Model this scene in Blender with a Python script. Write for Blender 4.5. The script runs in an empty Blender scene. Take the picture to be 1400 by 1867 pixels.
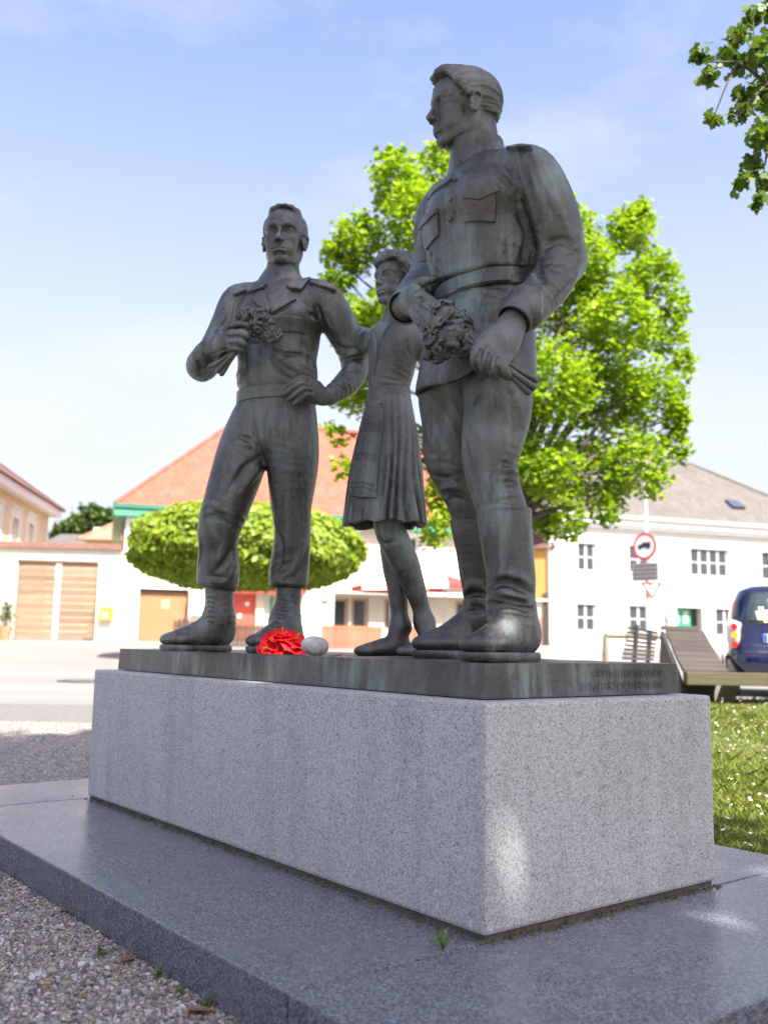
import bpy, bmesh, math, random
import numpy as np
from mathutils import Vector, Matrix

random.seed(7)
RNG = np.random.default_rng(11)
R = math.radians
scene = bpy.context.scene
COL = scene.collection

# ------------------------------------------------------------------ camera
# world frame: X = to the right of the view, Y = away from the camera, Z up (metres), z = 0 at the top of the granite step
SC = 0.82
F_PX, PITCH, ROLL = 1736.0, 0.1361, 0.0181           # focal length in photo pixels (photo 1400 x 1867), angles in radians
EYE = 1.0098 * SC
cam_d = bpy.data.cameras.new("camera")
cam = bpy.data.objects.new("camera", cam_d)
COL.objects.link(cam)
_fw = np.array([0, math.cos(PITCH), math.sin(PITCH)])
_r0 = np.array([1.0, 0, 0]); _u0 = np.cross(_r0, _fw)
_rt = _r0 * math.cos(ROLL) + _u0 * math.sin(ROLL)
_up = -_r0 * math.sin(ROLL) + _u0 * math.cos(ROLL)
CAM = np.array([0, 0, EYE])
mw = Matrix.Identity(4)
for i in range(3):
    mw[i][0], mw[i][1], mw[i][2], mw[i][3] = _rt[i], _up[i], -_fw[i], CAM[i]
cam.matrix_world = mw
cam_d.sensor_fit = 'HORIZONTAL'; cam_d.sensor_width = 36.0
cam_d.lens = F_PX / 1400 * 36.0
cam_d.clip_start = 0.05; cam_d.clip_end = 3000
cam_d.dof.use_dof = True
cam_d.dof.focus_distance = 3.75
cam_d.dof.aperture_fstop = 3.0
scene.camera = cam

# ------------------------------------------------------------------ sky, sun, exposure
SUN_EL, SUN_AZ = R(52), (0.50, -0.866)               # direction TOWARDS the sun (X, Y): behind the camera, to its right
world = bpy.data.worlds.new("World"); scene.world = world; world.use_nodes = True
def build_world():
    nt = world.node_tree; nt.nodes.clear()
    out = nt.nodes.new('ShaderNodeOutputWorld'); bg = nt.nodes.new('ShaderNodeBackground')
    sky = nt.nodes.new('ShaderNodeTexSky'); sky.sky_type = 'NISHITA'; sky.sun_disc = False
    sky.sun_elevation = SUN_EL; sky.sun_rotation = math.atan2(SUN_AZ[0], SUN_AZ[1])
    sky.air_density = 1.0; sky.dust_density = 3.2; sky.ozone_density = 3.0; sky.altitude = 200
    tc = nt.nodes.new('ShaderNodeTexCoord'); mp = nt.nodes.new('ShaderNodeMapping')
    mp.inputs['Scale'].default_value = (1.0, 1.0, 2.2); mp.inputs['Location'].default_value = (10.795, .349, 1.697)
    n1 = nt.nodes.new('ShaderNodeTexNoise'); n1.inputs['Scale'].default_value = 2.6; n1.inputs['Detail'].default_value = 9
    n1.inputs['Roughness'].default_value = 0.58
    cr = nt.nodes.new('ShaderNodeValToRGB')
    cr.color_ramp.elements[0].position = 0.50; cr.color_ramp.elements[0].color = (0, 0, 0, 1)
    cr.color_ramp.elements[1].position = 0.70; cr.color_ramp.elements[1].color = (0.5, 0.5, 0.5, 1)
    mix = nt.nodes.new('ShaderNodeMixRGB'); mix.inputs['Color2'].default_value = (2.7, 2.7, 2.85, 1)
    L = nt.links.new
    L(tc.outputs['Generated'], mp.inputs['Vector']); L(mp.outputs['Vector'], n1.inputs['Vector'])
    L(n1.outputs['Fac'], cr.inputs['Fac']); L(cr.outputs['Color'], mix.inputs['Fac'])
    # summer haze: the sky whitens evenly all round towards the horizon
    sx = nt.nodes.new('ShaderNodeSeparateXYZ'); L(tc.outputs['Generated'], sx.inputs[0])
    hz = nt.nodes.new('ShaderNodeValToRGB'); hz.color_ramp.interpolation = 'EASE'
    hz.color_ramp.elements[0].position = 0.0; hz.color_ramp.elements[0].color = (.85, .85, .85, 1)
    hz.color_ramp.elements[1].position = 0.70; hz.color_ramp.elements[1].color = (0, 0, 0, 1)
    L(sx.outputs['Z'], hz.inputs['Fac'])
    tint = nt.nodes.new('ShaderNodeMixRGB'); tint.blend_type = 'MULTIPLY'; tint.inputs['Fac'].default_value = 1.0; tint.inputs['Color2'].default_value = (1.10, .98, .99, 1)
    mh = nt.nodes.new('ShaderNodeMixRGB'); mh.inputs['Color2'].default_value = (2.46, 2.40, 2.55, 1)
    L(sky.outputs['Color'], tint.inputs['Color1']); L(tint.outputs['Color'], mh.inputs['Color1']); L(hz.outputs['Color'], mh.inputs['Fac'])
    L(mh.outputs['Color'], mix.inputs['Color1']); L(mix.outputs['Color'], bg.inputs['Color'])
    L(bg.outputs['Background'], out.inputs['Surface'])
    bg.inputs['Strength'].default_value = 0.11
build_world()
sun_d = bpy.data.lights.new("sun", 'SUN'); sun_d.energy = 4.6; sun_d.angle = R(0.55); sun_d.color = (1.0, 0.95, 0.86)
sun = bpy.data.objects.new("sun", sun_d); COL.objects.link(sun)
SUN_DIR = Vector((SUN_AZ[0] * math.cos(SUN_EL), SUN_AZ[1] * math.cos(SUN_EL), math.sin(SUN_EL))).normalized()
sun.rotation_euler = SUN_DIR.to_track_quat('Z', 'Y').to_euler()
sun.location = SUN_DIR * 60
vs = scene.view_settings
vs.view_transform = 'Standard'; vs.look = 'None'; vs.gamma = 1; vs.use_curve_mapping = False
vs.exposure = 1.8
scene.cycles.max_bounces = 8
try:
    scene.cycles.use_denoising = True
except Exception:
    pass

# ------------------------------------------------------------------ helpers
def ray(u, v):
    d = _fw + _rt * (u - 700) / F_PX - _up * (v - 933.5) / F_PX
    return d / d[1]
def at(u, v, D):
    """point seen at photo pixel (u, v), D metres in front of the camera"""
    return CAM + ray(u, v) * D
def on_z(u, v, z):
    d = ray(u, v); return CAM + d * ((z - EYE) / d[2])
def proj(p):
    d = np.asarray(p, float) - CAM; q = d @ _fw
    return 700 + F_PX * (d @ _rt) / q, 933.5 - F_PX * (d @ _up) / q
def tag(o, label=None, cat=None, group=None, kind=None):
    if label: o["label"] = label
    if cat: o["category"] = cat
    if group: o["group"] = group
    if kind: o["kind"] = kind
    return o
def empty(name, loc, label=None, cat=None, group=None, rz=0.0):
    o = bpy.data.objects.new(name, None); COL.objects.link(o)
    o.location = Vector(tuple(map(float, loc))); o.rotation_euler = (0, 0, rz)
    o.empty_display_size = 0.1
    return tag(o, label, cat, group)
def link(name, me, mat=None, parent=None, loc=None, smooth=False):
    o = bpy.data.objects.new(name, me); COL.objects.link(o)
    if parent is not None: o.parent = parent
    if loc is not None: o.location = Vector(tuple(map(float, loc)))
    if mat is not None and not me.materials: me.materials.append(mat)
    if smooth:
        me.polygons.foreach_set('use_smooth', [True] * len(me.polygons))
    return o
def mesh(name, verts, faces):
    me = bpy.data.meshes.new(name)
    me.from_pydata([tuple(map(float, v)) for v in verts], [], [tuple(map(int, f)) for f in faces]); me.update()
    return me
def np_mesh(name, V, Fq):
    """V (n,3), Fq (m,k) faces of k corners, fast"""
    V = np.asarray(V, np.float32); Fq = np.asarray(Fq, np.int32)
    me = bpy.data.meshes.new(name); m, k = Fq.shape
    me.vertices.add(len(V)); me.vertices.foreach_set('co', V.ravel())
    me.loops.add(m * k); me.loops.foreach_set('vertex_index', Fq.ravel())
    me.polygons.add(m)
    me.polygons.foreach_set('loop_start', np.arange(0, m * k, k, dtype=np.int32))
    me.polygons.foreach_set('loop_total', np.full(m, k, dtype=np.int32))
    me.update(calc_edges=True); me.validate(verbose=False)
    return me
class MB:
    """collects boxes, prisms, tubes and sheets into one mesh"""
    def __init__(s): s.v, s.f = [], []
    def box(s, x0, x1, y0, y1, z0, z1):
        b = len(s.v)
        s.v += [(x0, y0, z0), (x1, y0, z0), (x1, y1, z0), (x0, y1, z0), (x0, y0, z1), (x1, y0, z1), (x1, y1, z1), (x0, y1, z1)]
        s.f += [tuple(b + i for i in q) for q in ((0, 3, 2, 1), (4, 5, 6, 7), (0, 1, 5, 4), (1, 2, 6, 5), (2, 3, 7, 6), (3, 0, 4, 7))]
        return s
    def prism(s, poly, axis, t0, t1):
        """poly: list of 2-D points, extruded along axis (0,1,2) between t0 and t1"""
        b = len(s.v); n = len(poly)
        for t in (t0, t1):
            for p in poly:
                q = [p[0], p[1]]; q.insert(axis, t); s.v.append(tuple(q))
        s.f.append(tuple(b + i for i in range(n))); s.f.append(tuple(b + n + i for i in reversed(range(n))))
        for i in range(n):
            j = (i + 1) % n
            s.f.append((b + j, b + i, b + n + i, b + n + j))
        return s
    def hexa(s, pts):
        b = len(s.v); s.v += [tuple(p) for p in pts]
        s.f += [tuple(b + i for i in q) for q in ((0, 3, 2, 1), (4, 5, 6, 7), (0, 1, 5, 4), (1, 2, 6, 5), (2, 3, 7, 6), (3, 0, 4, 7))]
        return s
    def tube(s, pts, rad, n=8, caps=True):
        pts = [np.array(p, float) for p in pts]
        if not hasattr(rad, '__len__'): rad = [rad] * len(pts)
        b = len(s.v); prev = None
        for i, p in enumerate(pts):
            t = pts[min(i + 1, len(pts) - 1)] - pts[max(i - 1, 0)]; t = t / (np.linalg.norm(t) + 1e-9)
            if prev is None:
                a = np.array([1, 0, 0]) if abs(t[0]) < 0.8 else np.array([0, 1, 0]); prev = np.cross(t, a)
            x = prev - t * (prev @ t); x /= np.linalg.norm(x) + 1e-9; y = np.cross(t, x); prev = x
            for k in range(n):
                a = 2 * math.pi * k / n
                s.v.append(tuple(p + rad[i] * (math.cos(a) * x + math.sin(a) * y)))
        for i in range(len(pts) - 1):
            for k in range(n):
                k2 = (k + 1) % n
                s.f.append((b + i * n + k, b + i * n + k2, b + (i + 1) * n + k2, b + (i + 1) * n + k))
        if caps:
            s.f.append(tuple(b + k for k in reversed(range(n))))
            s.f.append(tuple(b + (len(pts) - 1) * n + k for k in range(n)))
        return s
    def quad(s, a, b, c, d):
        i = len(s.v); s.v += [tuple(a), tuple(b), tuple(c), tuple(d)]; s.f.append((i, i + 1, i + 2, i + 3)); return s
    def poly(s, pts):
        i = len(s.v); s.v += [tuple(p) for p in pts]; s.f.append(tuple(range(i, i + len(pts)))); return s
    def build(s, name, mat, parent=None, loc=None, smooth=False, bevel=0.0, rz=None):
        me = mesh(name, s.v, s.f)
        bm = bmesh.new(); bm.from_mesh(me)
        bmesh.ops.recalc_face_normals(bm, faces=bm.faces)
        if bevel > 0:
            bmesh.ops.bevel(bm, geom=list(bm.edges), offset=bevel, segments=2, affect='EDGES', profile=0.6)
        bm.to_mesh(me); bm.free()
        o = link(name, me, mat, parent, loc, smooth)
        if rz is not None: o.rotation_euler.z = rz
        return o

# ------------------------------------------------------------------ materials
MATS = {}
def new_mat(name):
    m = bpy.data.materials.new(name); m.use_nodes = True; nt = m.node_tree
    b = nt.nodes['Principled BSDF']; MATS[name] = m
    return m, nt, b
def nd(nt, t, **kw):
    n = nt.nodes.new(t)
    for k, v in kw.items():
        if k in n.inputs: n.inputs[k].default_value = v
        else: setattr(n, k, v)
    return n
def noise(nt, scale, detail=4, rough=0.55, vec=None, stretch=None, obj=False):
    tc = nd(nt, 'ShaderNodeTexCoord')
    n = nd(nt, 'ShaderNodeTexNoise'); n.inputs['Scale'].default_value = scale
    n.inputs['Detail'].default_value = detail; n.inputs['Roughness'].default_value = rough
    src = tc.outputs['Object'] if vec is None else vec
    if stretch is not None:
        mp = nd(nt, 'ShaderNodeMapping'); mp.inputs['Scale'].default_value = stretch
        nt.links.new(src, mp.inputs['Vector']); src = mp.outputs['Vector']
    nt.links.new(src, n.inputs['Vector'])
    return n
def ramp(nt, src, stops):
    c = nd(nt, 'ShaderNodeValToRGB'); e = c.color_ramp.elements
    while len(e) < len(stops): e.new(0.5)
    for i, (p, col) in enumerate(stops):
        e[i].position = p
        if not hasattr(col, '__len__'): col = (col, col, col)
        e[i].color = (*col, 1)
    nt.links.new(src, c.inputs['Fac']); return c
def mixc(nt, fac, a, b, mode='MIX'):
    m = nd(nt, 'ShaderNodeMixRGB'); m.blend_type = mode
    for inp, val in ((m.inputs['Fac'], fac), (m.inputs['Color1'], a), (m.inputs['Color2'], b)):
        if hasattr(val, 'is_output'): nt.links.new(val, inp)
        elif hasattr(val, '__len__'): inp.default_value = (*val, 1)
        else: inp.default_value = val
    return m.outputs['Color']
def bump(nt, b, height, strength=0.3, dist=0.01):
    n = nd(nt, 'ShaderNodeBump'); n.inputs['Strength'].default_value = strength; n.inputs['Distance'].default_value = dist
    nt.links.new(height, n.inputs['Height']); nt.links.new(n.outputs['Normal'], b.inputs['Normal'])
def plain(name, col, rough=0.7, var=0.12, scale=6.0, metal=0.0, bmp=0.0, bscale=60.0, stretch=None):
    """flat paint / plaster / metal with slight blotches and grain"""
    m, nt, b = new_mat(name)
    n = noise(nt, scale, 5, stretch=stretch)
    lo = tuple(max(0, c * (1 - var)) for c in col); hi = tuple(min(1, c * (1 + var)) for c in col)
    r = ramp(nt, n.outputs['Fac'], [(0.3, lo), (0.7, hi)])
    nt.links.new(r.outputs['Color'], b.inputs['Base Color'])
    b.inputs['Roughness'].default_value = rough; b.inputs['Metallic'].default_value = metal
    if bmp: bump(nt, b, noise(nt, bscale, 4).outputs['Fac'], bmp, 0.01)
    return m
# ------------------------------------------------------------------ sculpting kit: signed distance grids, smooth blends, surface nets
def nrm(v):
    v = np.asarray(v, float); return v / (np.linalg.norm(v) + 1e-12)
def spline(P, n=6):
    """Catmull-Rom through the rows of P, n samples per span"""
    P = np.asarray(P, float)
    if len(P) < 3:
        t = np.linspace(0, 1, n + 1)[:, None]; return P[0] * (1 - t) + P[-1] * t
    Q = np.vstack([2 * P[0] - P[1], P, 2 * P[-1] - P[-2]]); out = []
    for i in range(1, len(Q) - 2):
        p0, p1, p2, p3 = Q[i - 1:i + 3]
        for t in np.arange(n) / n:
            out.append(0.5 * (2 * p1 + (p2 - p0) * t + (2 * p0 - 5 * p1 + 4 * p2 - p3) * t * t + (3 * p1 - p0 - 3 * p2 + p3) * t ** 3))
    out.append(P[-1]); return np.array(out)
def smin(a, b, k):
    h = np.maximum(k - np.abs(a - b), 0) / k
    return np.minimum(a, b) - h * h * (k * 0.25)
class Vol:
    def __init__(s, lo, hi, h):
        s.lo = np.asarray(lo, np.float64); s.h = h
        s.n = np.maximum(np.ceil((np.asarray(hi) - s.lo) / h).astype(int) + 1, 4)
        s.ax = [(s.lo[i] + h * np.arange(s.n[i])).astype(np.float32) for i in range(3)]
        s.v = np.full(s.n, 0.3, np.float32)
    def box(s, lo, hi):
        a = np.clip(np.floor((np.asarray(lo) - s.lo) / s.h).astype(int), 0, s.n)
        b = np.clip(np.ceil((np.asarray(hi) - s.lo) / s.h).astype(int) + 1, 0, s.n)
        if np.any(b <= a): return None
        sl = tuple(slice(a[i], b[i]) for i in range(3))
        X = s.ax[0][sl[0]][:, None, None]; Y = s.ax[1][sl[1]][None, :, None]; Z = s.ax[2][sl[2]][None, None, :]
        return sl, X, Y, Z
    def put(s, sl, d, k, op):
        a = s.v[sl]
        if op == 'add': s.v[sl] = smin(a, d, k) if k > 0 else np.minimum(a, d)
        elif op == 'sub': s.v[sl] = -smin(-a, d, k) if k > 0 else np.maximum(a, -d)
        else: s.v[sl] = -smin(-a, -d, k) if k > 0 else np.maximum(a, d)
    def chain(s, pts, rs, k=0.02, op='add', n=5, flat=None, raw=False):
        """tapered tube along pts; rs: radius or (a, b) per key; flat: side vector(s) for elliptic sections"""
        P = spline(pts, n); m = len(P)
        rs = np.asarray([(r, r) if not hasattr(r, '__len__') else r for r in rs], float)
        Q = spline(rs, n) if len(rs) > 2 else np.linspace(0, 1, m)[:, None] * (rs[-1] - rs[0]) + rs[0]
        Q = np.maximum(Q, 1e-4)
        if flat is not None:
            S = np.asarray(flat, float)
            if S.ndim == 1: S = np.repeat(S[None], len(pts), 0)
            S = spline(S, n) if len(S) > 2 else np.linspace(0, 1, m)[:, None] * (S[-1] - S[0]) + S[0]
        rm = Q.max() + k + 2 * s.h
        g = s.box(P.min(0) - rm, P.max(0) + rm)
        if g is None: return
        sl, X, Y, Z = g; D = None
        D = np.full(np.broadcast_shapes(X.shape, Y.shape, Z.shape), 0.3, np.float32)
        lo = np.array([X.flat[0], Y.flat[0], Z.flat[0]])
        for i in range(m - 1):
            p, q = P[i], P[i + 1]; r = max(Q[i].max(), Q[i + 1].max()) + k + 2 * s.h
            a = np.clip(np.floor((np.minimum(p, q) - r - lo) / s.h).astype(int), 0, D.shape)
            b = np.clip(np.ceil((np.maximum(p, q) + r - lo) / s.h).astype(int) + 1, 0, D.shape)
            if np.any(b <= a): continue
            ss = tuple(slice(a[j], b[j]) for j in range(3))
            x = X[ss[0]] - np.float32(p[0]); y = Y[:, ss[1]] - np.float32(p[1]); z = Z[:, :, ss[2]] - np.float32(p[2])
            e = q - p; L = np.linalg.norm(e)
            if L < 1e-7: continue
            t = np.clip((x * np.float32(e[0]) + y * np.float32(e[1]) + z * np.float32(e[2])) / np.float32(L * L), 0, 1)
            if flat is None:
                d = np.sqrt((x - t * np.float32(e[0])) ** 2 + (y - t * np.float32(e[1])) ** 2 + (z - t * np.float32(e[2])) ** 2)
                d = d - (np.float32(Q[i, 0]) + t * np.float32(Q[i + 1, 0] - Q[i, 0]))
            else:
                T = e / L; sv = S[i] + S[i + 1]; sv = nrm(sv - T * (sv @ T)); nv = np.cross(T, sv)
                wx = x - t * np.float32(e[0]); wy = y - t * np.float32(e[1]); wz = z - t * np.float32(e[2])
                A = np.float32(Q[i, 0]) + t * np.float32(Q[i + 1, 0] - Q[i, 0]); B = np.float32(Q[i, 1]) + t * np.float32(Q[i + 1, 1] - Q[i, 1])
                ca = (wx * np.float32(sv[0]) + wy * np.float32(sv[1]) + wz * np.float32(sv[2])) / A
                cb = (wx * np.float32(nv[0]) + wy * np.float32(nv[1]) + wz * np.float32(nv[2])) / B
                mn = np.minimum(A, B)
                ct = (wx * np.float32(T[0]) + wy * np.float32(T[1]) + wz * np.float32(T[2])) / mn
                kk = np.sqrt(ca * ca + cb * cb + ct * ct) + 1e-6
                gg = np.sqrt((ca / A) ** 2 + (cb / B) ** 2 + (ct / mn) ** 2) + 1e-6
                d = kk * (kk - 1) / gg
            D[ss] = np.minimum(D[ss], d)
        if raw: return sl, D
        s.put(sl, D, k, op)
    def ball(s, c, r, k=0.02, op='add'):
        s.ell(c, (r, r, r), None, k, op)
    def ell(s, c, r, M=None, k=0.02, op='add'):
        """ellipsoid; M rows = its axes"""
        c = np.asarray(c, float); r = np.asarray(r, float); rm = r.max() + k + 2 * s.h
        g = s.box(c - rm, c + rm)
        if g is None: return
        sl, X, Y, Z = g
        X = X - np.float32(c[0]); Y = Y - np.float32(c[1]); Z = Z - np.float32(c[2])
        if M is None: M = np.eye(3)
        q = [(X * np.float32(M[i][0]) + Y * np.float32(M[i][1]) + Z * np.float32(M[i][2])) / np.float32(r[i]) for i in range(3)]
        kk = np.sqrt(q[0] ** 2 + q[1] ** 2 + q[2] ** 2) + 1e-6
        gg = np.sqrt((q[0] / r[0]) ** 2 + (q[1] / r[1]) ** 2 + (q[2] / r[2]) ** 2) + 1e-6
        s.put(sl, kk * (kk - 1) / gg, k, op)
    def half(s, p, n, k=0.0, op='sub'):
        """op 'sub' removes the side the normal points to"""
        n = nrm(n); d = ((s.ax[0] - p[0]) * n[0])[:, None, None] + ((s.ax[1] - p[1]) * n[1])[None, :, None] + ((s.ax[2] - p[2]) * n[2])[None, None, :]
        d = d.astype(np.float32)
        s.put((slice(None),) * 3, -d if op == 'sub' else d, k, op)
    def fn(s, f, k=0.0, op='cut'):
        X = s.ax[0][:, None, None]; Y = s.ax[1][None, :, None]; Z = s.ax[2][None, None, :]
        d = np.broadcast_to(f(X, Y, Z), s.v.shape).astype(np.float32)
        if op == 'warp': s.v = s.v + d
        else: s.put((slice(None),) * 3, d, k, op)
    def at(s, P):
        P = np.atleast_2d(P); g = (P - s.lo) / s.h
        g = np.clip(g, 0, s.n - 1.001); i = g.astype(int); f = (g - i)
        o = 0
        for a in (0, 1):
            for b in (0, 1):
                for c in (0, 1):
                    w = np.abs(1 - a - f[:, 0]) * np.abs(1 - b - f[:, 1]) * np.abs(1 - c - f[:, 2])
                    o = o + w * s.v[i[:, 0] + a, i[:, 1] + b, i[:, 2] + c]
        return o
    def grad(s, P):
        h = s.h; P = np.atleast_2d(P); e = np.eye(3) * h
        return np.stack([s.at(P + e[i]) - s.at(P - e[i]) for i in range(3)], 1) / (2 * h)
    def hit(s, u, v):
        """first surface point behind photo pixel (u, v)"""
        d = ray(u, v); Y0, Y1 = s.ax[1][0], s.ax[1][-1]
        t = np.arange(Y0, Y1, s.h * 0.7); P = CAM + d * t[:, None]
        ok = np.all((P > s.lo) & (P < s.lo + s.h * (s.n - 1)), 1)
        val = np.where(ok, s.at(P), 1.0); i = np.argmax(val < 0)
        if val[i] >= 0: return None
        if i == 0: return P[0]
        a, b = val[i - 1], val[i]
        return P[i - 1] + (P[i] - P[i - 1]) * (a / (a - b))
    def line(s, uv, r, op='sub', k=None, n=5, sink=0.0, taper=True):
        """ridge ('add') or groove ('sub') drawn along photo pixels on the surface"""
        q = spline(np.array(uv, float), n); P = [s.hit(*p) for p in q]
        P = [p for p in P if p is not None]
        if len(P) < 2: return
        P = np.array(P)
        # keep only the longest run without depth jumps
        j = np.linalg.norm(np.diff(P, axis=0), axis=1); st = np.median(j) * 5 + 0.02
        runs = np.split(np.arange(len(P)), np.where(j > st)[0] + 1); run = max(runs, key=len)
        P = P[run]
        if len(P) < 2: return
        if r > .0062: r, k = r * 1.45, (k if k is not None else r * .9) * .55
        else: r = r * 1.3
        N = s.grad(P); N /= np.linalg.norm(N, axis=1)[:, None] + 1e-9
        off = (-0.40 if op == 'add' else 0.22) * r - sink
        P = P + N * off
        t = np.linspace(0, 1, len(P))
        rr = r * (np.clip(np.minimum(t, 1 - t) * 3.2, 0.3, 1) if taper else np.ones(len(P)))
        s.chain(P, rr, k if k is not None else r * 0.9, op, n=1)
    def nets(s, iters=2):
        v = s.v; sg = v < 0
        n = s.n
        c = sg[:-1, :-1, :-1].astype(np.int8)
        for a, b, d in ((1, 0, 0), (0, 1, 0), (0, 0, 1), (1, 1, 0), (1, 0, 1), (0, 1, 1), (1, 1, 1)):
            c = c + sg[a:n[0] - 1 + a, b:n[1] - 1 + b, d:n[2] - 1 + d]
        act = (c > 0) & (c < 8); I = np.argwhere(act)
        if len(I) == 0: return np.zeros((0, 3)), np.zeros((0, 4), int)
        idx = np.full(act.shape, -1, np.int32); idx[act] = np.arange(len(I))
        S = np.zeros((len(I), 3)); cnt = np.zeros(len(I))
        cor = [(a, b, d) for a in (0, 1) for b in (0, 1) for d in (0, 1)]
        for p in cor:
            for ax in range(3):
                if p[ax]: continue
                q = list(p); q[ax] = 1
                A = v[I[:, 0] + p[0], I[:, 1] + p[1], I[:, 2] + p[2]]; B = v[I[:, 0] + q[0], I[:, 1] + q[1], I[:, 2] + q[2]]
                m = (A < 0) != (B < 0); t = np.where(m, A / np.where(m, A - B, 1), 0)
                pt = np.tile(np.array(p, float), (len(I), 1)); pt[:, ax] += t
                S += pt * m[:, None]; cnt += m
        P = s.lo + s.h * (I + S / cnt[:, None])
        for _ in range(iters):
            g = s.grad(P); gl = np.sum(g * g, 1) + 1e-4
            P = P - np.clip(s.at(P) / gl, -s.h * 0.5, s.h * 0.5)[:, None] * g * 0.7
        F = []
        for ax in range(3):
            b, c2 = [(1, 2), (2, 0), (0, 1)][ax]
            sl0 = [slice(1, -1)] * 3; sl0[ax] = slice(0, -1); sl1 = list(sl0); sl1[ax] = slice(1, None)
            e0 = sg[tuple(sl0)]; e1 = sg[tuple(sl1)]
            E = np.argwhere(e0 != e1); fl = e0[tuple(E.T)]
            E = E.copy(); E[:, b] += 1; E[:, c2] += 1
            def cell(db, dc):
                q = E.copy(); q[:, b] += db; q[:, c2] += dc; return idx[tuple(q.T)]
            Q = np.stack([cell(-1, -1), cell(0, -1), cell(0, 0), cell(-1, 0)], 1)
            Q[~fl] = Q[~fl][:, ::-1]; F.append(Q[(Q >= 0).all(1)])
        return P, np.vstack(F)
def sines(P3, freq, seed, n=7):
    rg = np.random.default_rng(seed); o = 0
    X, Y, Z = P3
    for _ in range(n):
        w = nrm(rg.normal(size=3)) * freq * rg.uniform(0.6, 1.5); ph = rg.uniform(0, 6.28)
        o = o + np.sin(X * np.float32(w[0]) + Y * np.float32(w[1]) + Z * np.float32(w[2]) + np.float32(ph))
    return o / n
def crumple(V, p, axis, rad, amp, pitch, seed, wob=2.2):
    """gathered cloth round the point p: creases across `axis`, dying away at distance rad"""
    p = np.asarray(p, float); g = V.box(p - rad * 1.6, p + rad * 1.6)
    if g is None: return
    sl, X, Y, Z = g; a = nrm(axis)
    dx, dy, dz = X - np.float32(p[0]), Y - np.float32(p[1]), Z - np.float32(p[2])
    m = np.exp(-(dx * dx + dy * dy + dz * dz) / np.float32(rad * rad) * 1.3)
    ph = (dx * np.float32(a[0]) + dy * np.float32(a[1]) + dz * np.float32(a[2])) * np.float32(math.pi / pitch) + np.float32(wob * 1.9) * sines((X, Y, Z), 15, seed, 5) + np.float32(.5) * sines((X, Y, Z), 45, seed + 1, 5)
    br = np.clip(.15 + 2.2 * sines((X, Y, Z), 24, seed + 2, 5), 0, 1)                 # folds start and stop
    V.v[sl] = V.v[sl] + (np.float32(amp) * (np.float32(.55) - np.abs(np.sin(ph)) ** np.float32(.8)) * m * br).astype(np.float32) * -1
def sculpt(name, vols, mat, parent, origin):
    """one mesh object from one or several grids"""
    if not isinstance(vols, (list, tuple)): vols = [vols]
    VV, FF, b = [], [], 0
    for v in vols:
        P, Q = v.nets(); VV.append(P - origin); FF.append(Q + b); b += len(P)
    me = np_mesh(name, np.vstack(VV), np.vstack(FF))
    return link(name, me, mat, parent, smooth=True)
def in_poly(x, y, poly):
    """signed distance to a 2-D polygon (negative inside)"""
    p = np.asarray(poly, float); d = np.full(np.broadcast(x, y).shape, 1e9); ins = np.zeros(d.shape, bool)
    for i in range(len(p)):
        a, b = p[i], p[(i + 1) % len(p)]; e = b - a
        t = np.clip(((x - a[0]) * e[0] + (y - a[1]) * e[1]) / (e @ e + 1e-12), 0, 1)
        d = np.minimum(d, np.hypot(x - a[0] - t * e[0], y - a[1] - t * e[1]))
        c = (a[1] > y) != (b[1] > y)
        xi = a[0] + (y - a[1]) * e[0] / (e[1] if abs(e[1]) > 1e-9 else 1e-9)
        ins ^= c & (x < xi)
    return np.where(ins, -d, d)
def patch(base, uv, thick, h=0.0035, inner=0.012, rnd=0.004, deep=.10):
    """a raised piece of cloth / leather lying on the surface of `base`, outlined by photo pixels"""
    P = [base.hit(*p) for p in uv]; P = np.array([p for p in P if p is not None])
    if len(P) < 3: return None
    c = P.mean(0); N = base.grad(P); n = nrm(N.mean(0))
    a = nrm(np.cross(n, (0, 0, 1)) if abs(n[2]) < 0.9 else np.cross(n, (1, 0, 0))); b = np.cross(n, a)
    poly = np.stack([(P - c) @ a, (P - c) @ b], 1)
    V = Vol(P.min(0) - 0.03, P.max(0) + 0.03, h)
    G = np.stack(np.meshgrid(*V.ax, indexing='ij'), -1).reshape(-1, 3).astype(float)
    d = base.at(G); shell = np.maximum(d - thick, -d - inner)
    pr = in_poly((G - c) @ a, (G - c) @ b, poly)
    dep = np.abs((G - c) @ n) - deep
    V.v = np.maximum(-smin(-shell.astype(np.float32), -pr.astype(np.float32), rnd), dep).reshape(V.n).astype(np.float32)
    return V
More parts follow.
